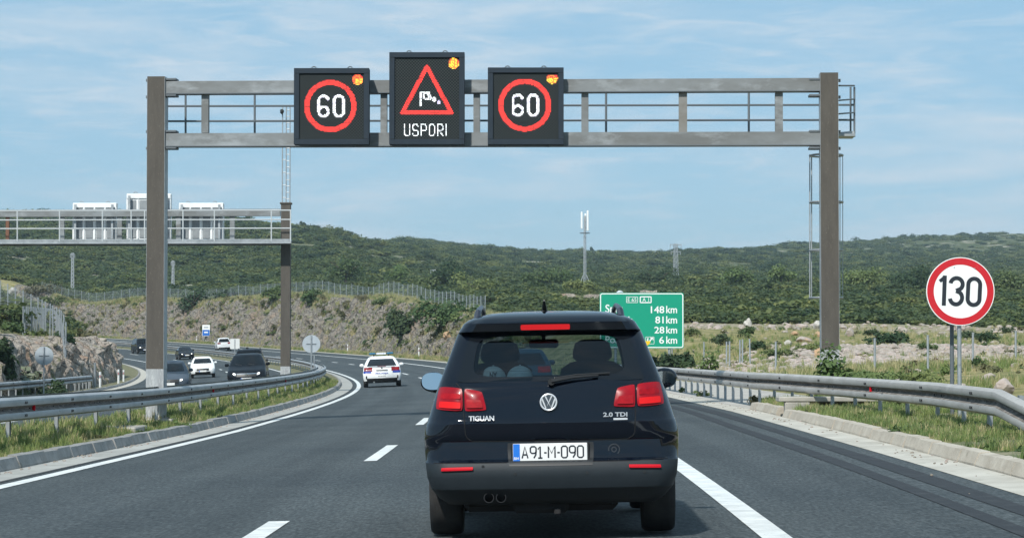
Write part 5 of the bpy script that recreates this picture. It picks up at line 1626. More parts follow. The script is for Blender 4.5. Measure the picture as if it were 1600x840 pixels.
# left bank
shrub("wide olive bush on the crest of the left bank in front of the fence", 52, 474, 76, 24, mat("olive_leaf", (.085, .085, .045), .6, var=(.11, .10, .05), scale=3), n=1400)
shrub("dark olive bush on the left bank close to the fence corner", 88, 482, 40, 24, G_)
shrub("thin grey branched young tree in front of the left fence", 46, 562, 66, 62, mat("grey_leaf", (.13, .15, .095), .6, var=(.10, .12, .07), scale=3), "young_tree", "tree", n=800, trunk=.12, sparse=.15, Y=118)
shrub("dark conifer bush left of the rock face top", 99, 545, 34, 36, D_, n=900)
shrub("dark green tree at the left picture edge", 2, 585, 40, 92, D_, "dark_tree", "tree", n=1800, trunk=.1, Y=112)
shrub("low dark green bush behind the round sign on the left bank", 86, 598, 44, 26, D_, n=1000, Y=116)
shrub("small bush near the bottom of the left bank, left of the round sign", 32, 590, 34, 20, G_, Y=114)
# trees on the far ridge
for lab, px, yb, w, h in (("dark pointed conifer alone on the ridge above the rear gantry", 387, 352, 10, 16), ("small dark tree on the ridge just right of the rear gantry post", 472, 357, 8, 10),
                          ("tiny tree on the ridge right of the telecom tower", 925, 392, 7, 10), ("small round tree on the right ridge beside the gantry post", 1337, 378, 13, 9),
                          ("lone dark tree on the right ridge above the 130 sign", 1426, 372, 10, 8), ("twin rounded tree on the right ridge left of the 130 sign", 1386, 375, 14, 9)):
    Yr = 900 if px < 800 else 1400 if px < 1000 else 1780
    shrub(lab, px, yb, w, h, D_, "ridge_tree", "tree", n=260, leaf=.35, Y=Yr, trunk=.1)

# ------------------------------------------------------------------ boulders
def boulder(label, px, py, w, h, m, seed, group=None):
    p = ray_ground(px, py); q = p.y / FPX
    me = stone_mesh("boulder", seed, m, 3, (w * q * .5, w * q * .42, h * q * .62))
    o = bpy.data.objects.new("boulder", me); COL.objects.link(o); o.location = p + Vector((0, 0, h * q * .32)); o.rotation_euler = (0, 0, seed * .7)
    return tag(o, label, "boulder", group)
for lab, px, py, w, h, m, sd in (
    ("white upright boulder on the rubble row right of the green sign", 1169, 512, 15, 15, M_stone_w, 1), ("big square white boulder against the left side of the right gantry post", 1277, 514, 18, 15, M_stone_w, 2),
    ("long low boulder in the rubble row left of the square white boulder", 1252, 514, 24, 9, M_stone, 3), ("pale low boulder beside the dead twigs of the rubble row", 1232, 514, 18, 9, M_stone, 4),
    ("flat pale boulder in the middle of the rubble row", 1206, 514, 16, 8, M_stone, 5), ("orange weathered boulder in the field below the rubble row", 1242, 524, 18, 7, M_stone_o, 6),
    ("orange boulder close to the left edge of the right gantry post", 1278, 527, 16, 8, M_stone_o, 7), ("white angular boulder lying in straw grass right of the thin fence posts", 1231, 539, 15, 8, M_stone_w, 8),
    ("pale flat rock slab below the orange boulder", 1256, 534, 30, 9, M_stone, 9), ("ochre pointed boulder at the foot of the right gantry post", 1280, 557, 20, 15, M_stone_o, 10),
    ("grey boulder in the rubble row just right of the gantry post", 1328, 526, 20, 14, M_stone, 11), ("pale boulder on the rubble row left of the 130 sign", 1412, 520, 16, 8, M_stone, 12),
    ("rounded cream boulder behind the guardrail right of the 130 sign poles", 1568, 612, 34, 22, M_stone, 13), ("pale boulder behind the guardrail left of the 130 sign poles", 1500, 617, 30, 20, M_stone, 14),
    ("flat cream rock slab in the grass right of the 130 sign poles", 1546, 594, 36, 12, M_stone, 15), ("small pale boulder on the far rubble line near the picture edge", 1590, 512, 14, 7, M_stone, 16),
    ("white pale outcrop on the left bank in front of the fence", 20, 468, 18, 10, M_stone_w, 17), ("large pale outcrop at the left edge of the left bank", 12, 508, 40, 26, M_stone, 18),
    ("low pale outcrop below the large one on the left bank", 50, 500, 30, 16, M_stone, 19), ("reddish rock face slab near the left end of the dark car roof", 704, 533, 30, 16, M_stone_o, 20)):
    boulder(lab, px, py, w, h, m, sd)

# ------------------------------------------------------------------ far structures
M_lat = mat("lattice_steel", (.38, .41, .43), .6, .3)
p = gp(914, 380); q = 380 / FPX
zt = at(914, 331, 380).z - p.z
t = thing("telecom_tower", "slim telecom mast with white antenna panels rising from the scrub behind the green sign", "mast", p)
mb = MB()
for a in range(3):
    dx, dy = .22 * cos(a * 2.09 + .5), .22 * sin(a * 2.09 + .5); mb.tube([(dx, dy, -.5), (dx * .7, dy * .7, zt - .6)], .055, 6)
for k in range(14):
    z = .5 + k * (zt - 1.5) / 14
    for a in range(3):
        d1 = Vector((.22 * cos(a * 2.09 + .5), .22 * sin(a * 2.09 + .5), z)); d2 = Vector((.22 * cos(a * 2.09 + 2.59), .22 * sin(a * 2.09 + 2.59), z + (zt - 1.5) / 14)); mb.tube([d1, d2], .02, 4)
mb.build("lattice_mast", M_lat, t)
for dx, dy, hh, z in ((-.48, -.2, 2.6, zt - 2.6), (.42, -.25, 3.1, zt - 2.9), (.1, .5, 2.6, zt - 2.8)):
    mb = MB(); mb.box((dx, dy, z + hh / 2), (.30, .18, hh), bev=.06); mb.build("antenna_panel", M_sign_white, t)
mb = MB(); mb.tube([(.75 * cos(a), .75 * sin(a), zt - 3.2) for a in np.linspace(0, 2 * pi, 13)[:-1]], .05, 5, closed=True); mb.tube([(.75, 0, zt - 3.2), (-.75, 0, zt - 3.2)], .05, 5); mb.build("platform_ring", M_dark_steel, t)
mb = MB()
for sx in (-1, 1): mb.tube([(sx * 1.5, -.4, -.4), (sx * .25, 0, 3.0)], .06, 5)
mb.build("stay", M_lat, t)
def pylon(label, px, ytop, Y, w, arms):
    p = gp(px, Y); zt = at(px, ytop, Y).z - p.z
    t = thing("power_pylon", label, "pylon", p, .3); mb = MB(); b = w * Y / FPX / 2; th = max(.07, Y * .00010)
    for sx in (-1, 1):
        for sy in (-1, 1): mb.tube([(sx * b, sy * b, -1), (sx * b * .6, sy * b * .6, zt)], th, 4)
    n = max(6, int(zt / (b * 2.4)))
    for k in range(n):
        z0, z1 = zt * k / n, zt * (k + 1) / n; f0, f1 = 1 - .4 * k / n, 1 - .4 * (k + 1) / n
        for sy in (-1, 1):
            mb.tube([(-b * f0, sy * b * f0, z0), (b * f1, sy * b * f1, z1)], th * .6, 4); mb.tube([(b * f0, sy * b * f0, z0), (-b * f1, sy * b * f1, z1)], th * .6, 4); mb.tube([(-b * f1, sy * b * f1, z1), (b * f1, sy * b * f1, z1)], th * .6, 4)
    mb.build("lattice", M_lat, t)
    for yy, ww in arms:
        z = at(px, yy, Y).z - p.z; a = MB(); hw = ww * Y / FPX / 2; a.bar((-hw, 0, z), (hw, 0, z), th * 2, th * 2.4); a.build("cross_arm", M_lat, t)
        ins = MB()
        for sx in (-1, -.4, .4, 1): ins.cyl((sx * hw * .95, 0, z - .7), (sx * hw * .95, 0, z), th * .9, n=6)
        ins.build("insulator", M_lat, t)
pylon("lattice pylon with flat cross arms right of the telecom mast", 1056, 381, 560, 7, [(382, 19), (393, 16)])
pylon("slim lattice pylon low on the left hillside under the rear gantry", 113, 395, 480, 4.5, [(397, 7)])
pylon("thin lattice pylon just right of the near brown gantry post", 270, 407, 480, 4, [(409, 6)])
pylon("small pylon with a wide flat cross arm peeping above the trees", 680, 421, 520, 6, [(422, 15)])
# ruined wall with a white dome beside it
p = gp(950, 312); q = 312 / FPX
mb = MB(); r = random.Random(3)
zb = 0
t = thing("stone_wall", "pale crumbling stone wall in the scrub behind the green sign", "wall", p)
def wall_part(name, x0, x1, ht, dep=.8):
    mb = MB(); n = int((x1 - x0) * q / .5); rows = []
    for i in range(n + 1):
        x = (x0 - 950 + (x1 - x0) * i / n) * q; h = ht * q * (1 + .35 * noise.noise((x * .7, 2.2, 0))) ; zg = gz(p.x + x, p.y) - p.z
        rows.append([Vector((x, -dep / 2, zg - .3)), Vector((x, -dep / 2 + .06 * noise.noise((x * 3, 0, 1)), zg + h * .6)), Vector((x, -dep * .4, zg + h)), Vector((x, dep * .4, zg + h)), Vector((x, dep / 2, zg - .3))])
    mb.grid(rows); mb.add(rows[0], [(4, 3, 2, 1, 0)]); mb.add(rows[-1], [(0, 1, 2, 3, 4)])
    return mb.build(name, M_rock2, t)
wall_part("wall", 876, 1004, 13); wall_part("taller_end", 1000, 1026, 18, 2.0)
pd = gp(968.5, 313); pd.z = gz(pd.x, pd.y) + 8 * q
t = thing("satellite_dish", "white round dish standing over the ruined stone wall", "dish", pd)
mb = MB(); R = 6.3 * q
mb.grid([[Vector((R * sin(a) * cos(b), -.15 - R * .25 * cos(a), R * .45 + R * sin(a) * sin(b))) for b in np.linspace(0, 2 * pi, 25)[:-1]] for a in np.linspace(.02, pi / 2, 7)], True); mb.build("dish", M_sign_back, t, smooth=True)
mb = MB(); mb.cyl((0, 0, -1.2), (0, 0, R * .4), .06); mb.build("pole", M_galv, t)
# pale building at the right edge of the plain
pb = gp(1588, 460); q = 460 / FPX; pb = pb + Vector((0, 0, 0)); zc = at(1588, 458, 460).z
t = thing("low_building", "long low pale building with a reddish roof at the right edge of the plain", "building", (pb.x, pb.y, zc - 1.0))
mb = MB(); mb.box((0, 2, 1.2), (40 * q, 4, 2.6)); mb.build("wall", mat("pale_render", (.55, .50, .45), .8), t)
mb = MB(); rr_ = [(-20.5 * q, -.3, 2.5), (20.5 * q, -.3, 2.5), (20.5 * q, 2, 3.3), (-20.5 * q, 2, 3.3), (20.5 * q, 4.3, 2.5), (-20.5 * q, 4.3, 2.5)]
mb.add(rr_, [(0, 1, 2, 3), (3, 2, 4, 5), (0, 3, 5), (1, 4, 2)]); mb.build("roof", mat("roof_tile", (.26, .14, .10), .8), t)
for k in range(3):
    mb = MB(); mb.box((-1.4 + k * 1.3, -.01, 1.5), (.5, .05, .7)); mb.build("window", M_bolt, t)

# ------------------------------------------------------------------ vehicles
def paint(name, c, coat=.5, rough=.5):
    return mat(name, c, rough, 0.0, var=tuple(x * .9 + .002 for x in c), scale=2.5, coat=coat, spec=.08)
M_glass = mat("dark_glass", (.006, .008, .010), .06, spec=.22)
M_tyre = mat("tyre_rubber", (.016, .016, .017), .85, var=(.030, .029, .028), scale=9)
M_rim = mat("alloy_rim", (.45, .46, .47), .35, .7)
M_trim = mat("black_trim", (.014, .015, .016), .45)
M_chrome = mat("chrome", (.72, .73, .74), .12, 1.0)
M_lamp = mat("headlamp_lens", (.62, .66, .68), .12, .2, spec=.8)
M_lamp_on = mat("headlamp_lit", (.9, .9, .85), .3, emit=(1.0, .97, .88), estr=2.2)
M_lamp_warm = mat("headlamp_lit_warm", (.9, .85, .75), .3, emit=(1.0, .86, .66), estr=2.0)
M_tail = mat("tail_lamp_red", (.30, .006, .010), .25, var=(.10, .01, .012), scale=9, spec=.35)
M_tail_on = mat("tail_lamp_lit", (.6, .01, .01), .2, emit=(1.0, .03, .02), estr=.75)
M_plate = mat("plate_white", (.74, .75, .74), .45)
M_plate_blue = mat("plate_blue", (.01, .16, .62), .45)

class Shell:
    """car body as stacked plan contours; level = (z, half width, y rear, y front, corner radius rear, corner radius front)"""
    NR, NC, NS, NF = 24, 5, 40, 16
    def __init__(s, levels, bow=.06, fbow=.12, taper=.0, wheels=(), Ra=.38, Rc=.33):
        s.L = levels; s.bow, s.fbow, s.taper = bow, fbow, taper
        s.wheels, s.Ra, s.Rc = wheels, Ra, Rc
        s.rows = [s.contour(*l) for l in levels]
        n = s.NR + 1 + s.NC + s.NS + 1 + s.NC + s.NF + 1 + s.NC + s.NS + 1 + s.NC
        i = 0
        s.seg = {}
        for nm, c in (("rear", s.NR + 1), ("crr", s.NC), ("right", s.NS + 1), ("cfr", s.NC), ("front", s.NF + 1), ("cfl", s.NC), ("left", s.NS + 1), ("crl", s.NC)):
            s.seg[nm] = (i, i + c); i += c
        s.n = i
    def rear_y(s, x, z):
        """y of the tail surface at (x, z)"""
        zs = [l[0] for l in s.L]
        g = lambda k: float(np.interp(z, zs, [l[k] for l in s.L]))
        w, yr, r = g(1), g(2), g(4)
        ax = abs(x)
        y = yr + s.bow * min(1, (ax / w)) ** 2
        if ax > w - r:
            t = min(1, (ax - (w - r)) / r); y = yr + s.bow * ((w - r) / w) ** 2 + r * 1.0 * (1 - sqrt(max(0, 1 - t * t)))
        return y
    def contour(s, z, w, yr, yf, rr, rf):
        pts = []
        b = lambda x: s.bow * (x / w) ** 2
        fb = lambda x: -s.fbow * (x / w) ** 2
        for i in range(s.NR + 1):
            x = (w - rr) * (-1 + 2 * i / s.NR); pts.append((x, yr + b(x)))
        y0 = yr + b(w - rr) + rr; y1 = yf + fb(w - rf) - rf
        for i in range(1, s.NC + 1):
            a = pi / 2 * i / (s.NC + 1); pts.append((w - rr + rr * sin(a), y0 - rr * cos(a)))
        tp = lambda y: w * (1 - s.taper * max(0, (y - y0) / max(.1, y1 - y0) * 2 - 1) ** 3)
        for i in range(s.NS + 1):
            y = y0 + (y1 - y0) * i / s.NS; pts.append((w, y))
        for i in range(1, s.NC + 1):
            a = pi / 2 * i / (s.NC + 1); pts.append((w - rf + rf * cos(a), y1 + rf * sin(a)))
        for i in range(s.NF + 1):
            x = (w - rf) * (1 - 2 * i / s.NF); pts.append((x, yf + fb(x)))
        for i in range(1, s.NC + 1):
            a = pi / 2 * i / (s.NC + 1); pts.append((-(w - rf) - rf * sin(a), y1 + rf * cos(a)))
        for i in range(s.NS + 1):
            y = y1 + (y0 - y1) * i / s.NS; pts.append((-w, y))
        for i in range(1, s.NC + 1):
            a = pi / 2 * i / (s.NC + 1); pts.append((-(w - rr) - rr * cos(a), y0 - rr * sin(a)))
        out = []
        for x, y in pts:
            zz = z
            for yw in s.wheels:
                if abs(x) > w * .72 and abs(y - yw) < s.Ra: zz = max(zz, s.Rc + sqrt(s.Ra ** 2 - (y - yw) ** 2))
            out.append(Vector((x, y, zz)))
        return out
    def faces(s, l0, l1, rng_):
        fs = []
        for l in range(l0, l1):
            for i in rng_:
                j = (i + 1) % s.n
                fs.append((l, i, j))
        return fs
    def mesh(s, cells, cap_top=False, cap_bottom=False, off=0.0):
        """cells: set of (level, i); builds an MB of those quads"""
        mb = MB(); idx = {}
        def vid(l, i):
            if (l, i) not in idx: idx[(l, i)] = len(mb.v); mb.v.append(tuple(s.rows[l][i]))
            return idx[(l, i)]
        for l, i in sorted(cells):
            j = (i + 1) % s.n
            q = (vid(l, i), vid(l, j), vid(l + 1, j), vid(l + 1, i))
            mb.f.append(q); mb.m.append(0)
        if cap_top:
            l = len(s.rows) - 1; mb.f.append(tuple(vid(l, i) for i in range(s.n))); mb.m.append(0)
        if cap_bottom: mb.f.append(tuple(vid(0, i) for i in range(s.n - 1, -1, -1))); mb.m.append(0)
        return mb
def rng_seg(sh, nm, a=0.0, b=1.0):
    i0, i1 = sh.seg[nm]; n = i1 - 1 - i0
    return set(range(i0 + int(round(a * n)), i0 + int(round(b * n))))
def wheel(root, x, y, R, w, sub=True, rimm=None):
    mb = MB(); sx = 1 if x > 0 else -1
    pr = [(-w / 2, R * .70), (-w / 2, R * .93), (-w / 2 + .02, R * .985), (-w / 4, R), (w / 4, R), (w / 2 - .02, R * .985), (w / 2, R * .93), (w / 2, R * .70)]
    rows = [[Vector((a, r * cos(t), r * sin(t))) for t in np.linspace(0, 2 * pi, 33)[:-1]] for a, r in pr]
    mb.grid(rows, True); mb.add(rows[0], [tuple(range(31, -1, -1))]); mb.add(rows[-1], [tuple(range(32))])
    o = mb.build("wheel", M_tyre, root, loc=(x, y, R), smooth=True)
    if sub:
        rm = MB(); rm.disc((sx * (w / 2 - .012), 0, 0), R * .66, (sx, 0, 0), 24, th=.012)
        for k in range(5):
            a = k * 2 * pi / 5; rm.bar((sx * (w / 2 - .022), R * .12 * cos(a), R * .12 * sin(a)), (sx * (w / 2 - .022), R * .62 * cos(a), R * .62 * sin(a)), .05, .05)
        rm.build("rim", rimm or M_rim, o)
    return o
def glass_cells(sh, l0, l1, rear=None, front=None, side=None):
    out = {}
    if rear: out["rear_window"] = {(l, i) for l in range(l0, l1) for i in rng_seg(sh, "rear", *rear)}
    if front: out["windshield"] = {(l, i) for l in range(l0, l1) for i in rng_seg(sh, "front", *front)}
    if side:
        out["side_window"] = [{(l, i) for l in range(l0, l1) for i in rng_seg(sh, nm, a, b)} for nm in ("right", "left") for a, b in (side if nm == "right" else [(1 - q, 1 - p) for p, q in side])]
    return out
def all_cells(sh): return {(l, i) for l in range(len(sh.rows) - 1) for i in range(sh.n)}

def other_car(label, s, o, kind, color, facing_us, lamps=None, group="vehicles on the opposite carriageway", grille_chrome=False, extra=None, rz=0.0, cat="car", name="car"):
    """front (facing_us) or rear views of the smaller cars"""
    K = {'hatch': dict(L=4.1, W=.87, H=1.50, hood=.98, hy=1.00, bz=.98, nose=.70), 'sedan': dict(L=4.5, W=.89, H=1.45, hood=.95, hy=1.05, bz=.95, nose=.68),
         'suv': dict(L=4.5, W=.92, H=1.68, hood=1.06, hy=1.02, bz=1.08, nose=.78), 'van': dict(L=4.9, W=.95, H=1.95, hood=1.16, hy=.82, bz=1.18, nose=.86)}[kind]
    L, W, H = K['L'], K['W'], K['H']; hz_, nose, bz = K['hood'], K['nose'], K['bz']
    yf, yr = L / 2, -L / 2
    ws = yf - K['hy']              # windscreen foot
    sl = {'hatch': .85, 'sedan': .95, 'suv': .80, 'van': .62}[kind]
    rs = {'hatch': .35, 'sedan': .95, 'suv': .34, 'van': .14}[kind]
    yb = yr + (.0 if kind != 'sedan' else .42)
    lv = [(.20, W * .90, yr + .12, yf - .16, .16, .34), (.30, W * .96, yr + .04, yf - .05, .16, .36), (.42, W * .985, yr, yf - .0, .16, .38), (.55, W, yr - .01, yf - .0, .15, .38), (.66, W, yr + .01, yf - .03, .15, .38),
          (nose, W * .99, yr + .02, yf - .10, .15, .36), (nose + (hz_ - nose) * .55, W * .975, yr + .05, yf - .38, .15, .30), (hz_, W * .955, (yr + .08) if kind != 'sedan' else yr + .16, ws + .02, .14, .20), (bz + .03, W * .94, yb + .08, ws - .04, .14, .16),
          (bz + .03 + (H - bz) * .40, W * .84, yb + .08 + rs * .42, ws - .04 - sl * .47, .14, .14), (H - .14, W * .745, yb + .08 + rs * .80, ws - .04 - sl * .86, .13, .13), (H - .10, W * .72, yb + .08 + rs * .86, ws - .05 - sl * .92, .13, .14),
          (H - .04, W * .64, yb + .14 + rs, ws - .10 - sl * 1.02, .13, .16), (H - .01, W * .48, yb + .26 + rs, ws - .22 - sl * 1.1, .12, .16), (H, W * .22, yb + .6 + rs, ws - .5 - sl * 1.2, .06, .08)]
    p = P(s, o, .008)
    th = float(lerp(s, RTH))
    root = thing(name, label, cat, p, (-th + (pi if facing_us else 0)) + rz, group)
    e = float(np.interp(s, KN, SUP)); q = Matrix.Rotation(-th + (pi if facing_us else 0) + rz, 3, 'Z') @ Matrix.Rotation(-atan2(e, 1) * (-1 if facing_us else 1), 3, 'Y')
    root.rotation_euler = q.to_euler()
    R = .325 if kind in ('hatch', 'sedan') else .36
    wy = (yr + .78, yf - .82)
    sh = Shell(lv, .05, .20, 0, wy, R + .055, R)
    lo, hi = 8, 10
    g = glass_cells(sh, lo, hi, rear=(.0, 1.0), front=(.0, 1.0), side=[(.08, .40), (.44, .80)] if kind != 'sedan' else [(.10, .42), (.46, .86)])
    used = set()
    for nm, c in g.items():
        for cc in (c if isinstance(c, list) else [c]):
            used |= cc; sh.mesh(cc).build(nm, M_glass, root, smooth=True)
    sk = {(l, i) for l in range(0, 1) for i in range(sh.n)}
    body = all_cells(sh) - used - sk
    sh.mesh(body, cap_top=True).build("body", color, root, smooth=True)
    sh.mesh(sk, cap_bottom=True).build("lower_trim", M_trim, root, smooth=True)
    for x in (-1, 1):
        for y in wy: wheel(root, x * (W - .115), y, R, .21)
        m = MB(); m.box((x * (W + .06), ws - .55, bz + .07), (.20, .12, .15), bev=.045); m.build("door_mirror", color if kind != 'van' else M_trim, root)
    FY = lambda x, z: float(np.interp(z, [l[0] for l in lv], [l[3] for l in lv])) - .20 * (x / W) ** 2
    # front
    gz0, gz1 = nose - .20, nose - .03
    def fpatch(nm, x0, x1, z0, z1, m, off=.015, n=8, sub=None, lean=0.0):
        mb = MB(); rows = []
        for j in range(4):
            z = z0 + (z1 - z0) * j / 3
            rows.append([Vector((x, FY(x, z + (lean * (abs(x) - min(abs(x0), abs(x1))))) + off + max(0, abs(x) - W * .62) * -.62, z + lean * (abs(x) - min(abs(x0), abs(x1))))) for x in np.linspace(x1, x0, n + 1)])
        mb.grid(rows); mb.add([v + Vector((0, -.04, 0)) for v in rows[0]] + rows[0], [(i, i + 1, n + 2 + i, n + 1 + i) for i in range(n)])
        mb.add(rows[-1] + [v + Vector((0, -.06, 0)) for v in rows[-1]], [(i, i + 1, n + 2 + i, n + 1 + i) for i in range(n)])
        return mb.build(nm, m, sub or root, smooth=True)
    gr_ = fpatch("grille", -W * .50, W * .50, gz0, gz1, M_trim)
    if grille_chrome: fpatch("chrome_strip", -W * .50, W * .50, gz1 - .045, gz1 - .015, M_chrome, .024, sub=gr_)
    bd = MB(); zc = (gz0 + gz1) / 2; bd.disc((0, FY(0, zc) + .03, zc + .01), .055, (0, 1, 0), 16, th=.01); bd.build("badge", M_chrome, root)
    fpatch("lower_grille", -W * .62, W * .62, .30, .44, M_trim)
    lm = lamps or (M_lamp, M_lamp)
    for x, m in ((-1, lm[0]), (1, lm[1])):
        hl_ = fpatch("headlight", x * W * .54 if x > 0 else -W * .90, W * .90 if x > 0 else -W * .54, nose - .14, nose - .03, M_lamp, .02, lean=.18)
        if m is not M_lamp: fpatch("lit_bulb", min(x * W * .60, x * W * .82), max(x * W * .60, x * W * .82), nose - .09, nose - .03, m, .05, sub=hl_, lean=.10)
        fpatch("fog_light", min(x * W * .68, x * W * .84), max(x * W * .68, x * W * .84), .36, .44, M_trim, .02)
    pl = MB(); pl.box((0, FY(0, .46) + .03, .47), (.52, .02, .115), bev=.006); pl = pl.build("number_plate", M_plate, root)
    pb_ = MB(); pb_.box((.238, FY(0, .46) + .042, .47), (.042, .006, .10)); pb_.build("blue_band", M_plate_blue, pl)
    wp = MB()
    for x in (-.35, .25): wp.tube([(x, ws + .02, bz + .05), (x + .3, ws - .08, bz + .1)], .012, 5)
    wp.build("wiper", M_trim, root)
    # rear
    for x in (-1, 1):
        mb = MB(); rows = []
        for z in np.linspace(bz - .20, bz - .02, 4): rows.append([Vector((q_, sh.rear_y(q_, z) - .012, z)) for q_ in np.linspace(x * W * .50 if x > 0 else -W * .93, W * .93 if x > 0 else -W * .50, 9)])
        mb.grid(rows); mb.build("tail_light", M_tail, root, smooth=True)
    pz = .80 if kind in ('suv', 'van', 'sedan') else .50
    mb = MB(); mb.box((0, sh.rear_y(0, pz) - .015, pz), (.52, .02, .115), bev=.006); mb.build("number_plate", M_plate, root)
    mb = MB(); rows = [[Vector((q_, sh.rear_y(q_, z) - .01, z)) for q_ in np.linspace(-W * .8, W * .8, 13)] for z in (.24, .30, .36, .42)]; mb.grid(rows); mb.build("bumper_insert", M_trim, root, smooth=True)
    if extra: extra(root, sh, dict(W=W, H=H, yf=yf, yr=yr, bz=bz, ws=ws, FY=FY))
    return root

def roof_rails(root, sh, d):
    for x in (-1, 1):
        mb = MB(); mb.tube([(x * d['W'] * .66, d['ws'] - 1.0, d['H'] - .06), (x * d['W'] * .66, d['ws'] - 1.2, d['H'] + .03), (x * d['W'] * .66, d['yr'] + .8, d['H'] + .03), (x * d['W'] * .66, d['yr'] + .55, d['H'] - .06)], .02, 6); mb.build("roof_rail", M_trim, root)
def van_antenna(root, sh, d):
    roof_rails(root, sh, d)
    mb = MB(); mb.box((.1, .1, d['H'] + .05), (.16, .3, .10), bev=.03); mb.build("roof_box", M_trim, root)
P_navy, P_dark = paint("dark_navy_paint", (.004, .006, .010)), paint("black_blue_paint", (.0035, .005, .008))
P_grey, P_white, P_silver = paint("blue_grey_paint", (.065, .085, .110)), paint("white_paint", (.78, .80, .80), .4), paint("silver_white_paint", (.66, .69, .71), .5)
other_car("dark suv with lit headlights and white plate beside the median guardrail", 121, OI - 1.95, 'suv', P_navy, True, (M_lamp_on, M_lamp_on), grille_chrome=True)
other_car("blue grey hatchback with one bright headlight, partly behind the near brown gantry post", 112, OI - 4.95, 'hatch', P_grey, True, (M_lamp_warm, M_lamp_warm), rz=.05)
other_car("white oncoming hatchback with black grille between the grey hatchback and the dark suv", 181, OI - 5.9, 'hatch', P_white, True, (M_lamp_on, M_lamp))
other_car("dark van with roof rails driving right behind the dark suv with lit headlights", 148, OI - 2.7, 'van', P_dark, True, (M_lamp, M_lamp), extra=van_antenna, cat="van", name="van")
other_car("black sedan with both headlights lit, oncoming behind the white hatchback", 297, OI - 2.45, 'sedan', P_dark, True, (M_lamp_on, M_lamp_on))
other_car("black van farthest away in the bend of the opposite carriageway", 334, OI - 2.2, 'van', P_dark, True, (M_lamp_on, M_lamp_on), cat="van", name="van")
other_car("silver white suv seen from behind in the far bend beside the rectangular median sign", 330, .6, 'suv', P_silver, False, group="cars ahead on our carriageway", rz=-.12, cat="car")
other_car("dark blue hatchback ahead, seen only through the rear window of the dark suv", 76, 2.45, 'hatch', paint("blue_paint", (.012, .045, .075)), False, group="cars ahead on our carriageway")

# the police car: white saloon with blue stripes and a light bar
def police(root, sh, d):
    W, H, yr, bz = d['W'], d['H'], d['yr'], d['bz']
    RY = lambda x, z, o_=.012: Vector((x, sh.rear_y(x, z) - o_, z))
    PB = mat("police_blue", (.012, .045, .30), .35)
    lb_ = MB(); lb_.box((0, -.15, H + .10), (1.18, .28, .07), bev=.02); bar = lb_.build("light_bar", mat("light_bar_base", (.06, .10, .12), .4), root)
    for x, m in ((-1, 0), (1, 0)):
        b = MB(); b.box((x * .42, -.15, H + .115), (.32, .285, .085), bev=.03); b.build("blue_lens", mat("blue_lens", (.015, .14, .26), .15), bar)
    b = MB(); b.box((0, -.15, H + .11), (.44, .30, .085), bev=.01); b.build("lettered_panel", M_sign_white, bar)
    tx = MB(); text_box(tx, "POLICIJA", -.19, .19, H + .085, H + .135, -.302, bold=.02); tx.build("lettering", PB, bar)
    b = MB(); b.box((-.35, -.15, H + .03), (.06, .1, .08)); b.box((.35, -.15, H + .03), (.06, .1, .08)); b.build("bracket", M_trim, bar)
    def rp(nm, x0, x1, z0, z1, m, off=.012, parent=None, sl=0.0):
        mb = MB(); rows = [[RY(x, z + sl * (abs(x) - .5), off) for x in np.linspace(x0, x1, 9)] for z in np.linspace(z0, z1, 4)]; mb.grid(rows); return mb.build(nm, m, parent or root, smooth=True)
    for x in (-1, 1):
        rp("blue_stripe", min(x * .50, x * .86), max(x * .50, x * .86), .66, .76, PB, .016)
        rp("reflector_slot", min(x * .70, x * .76), max(x * .70, x * .76), .40, .54, M_trim, .014)
    tx = MB(); text_box(tx, "POLICIJA", -.30, .30, .60, .68, 0, bold=.03, place=lambda x, z: tuple(RY(x, z, .02))); tx.build("lettering", PB, root)
    tx = MB(); text_box(tx, "POLICE", -.17, .17, .50, .535, 0, bold=.01, place=lambda x, z: tuple(RY(x, z, .02))); tx.build("lettering", M_bolt, root)
    rp("lower_diffuser", -.62, .62, .22, .40, M_trim, .03); rp("spoiler_lip", -.62, .62, bz - .015, bz + .005, mat("grey_lip", (.35, .37, .38), .5), .05)
    rp("high_brake_light", -.20, .20, bz + .005, bz + .03, M_tail, .055)
    b = MB(); q = RY(0, .86, .02); b.disc((0, q.y, .90), .05, (0, -1, 0), 16, th=.01); b.build("badge", M_chrome, root)
    b = MB(); b.cyl((-.38, yr + .1, .24), (-.38, yr - .03, .24), .04); b.build("exhaust_pipe", M_chrome, root)
    b = MB(); b.box((0, RY(0, .80, .035).y, .79), (.55, .012, .02)); b.build("chrome_strip", M_trim, root)
other_car("white police saloon with blue stripes, a light bar and POLICIJA on its boot", 119, -2.62, 'sedan', P_white, False, group="cars ahead on our carriageway", extra=police)

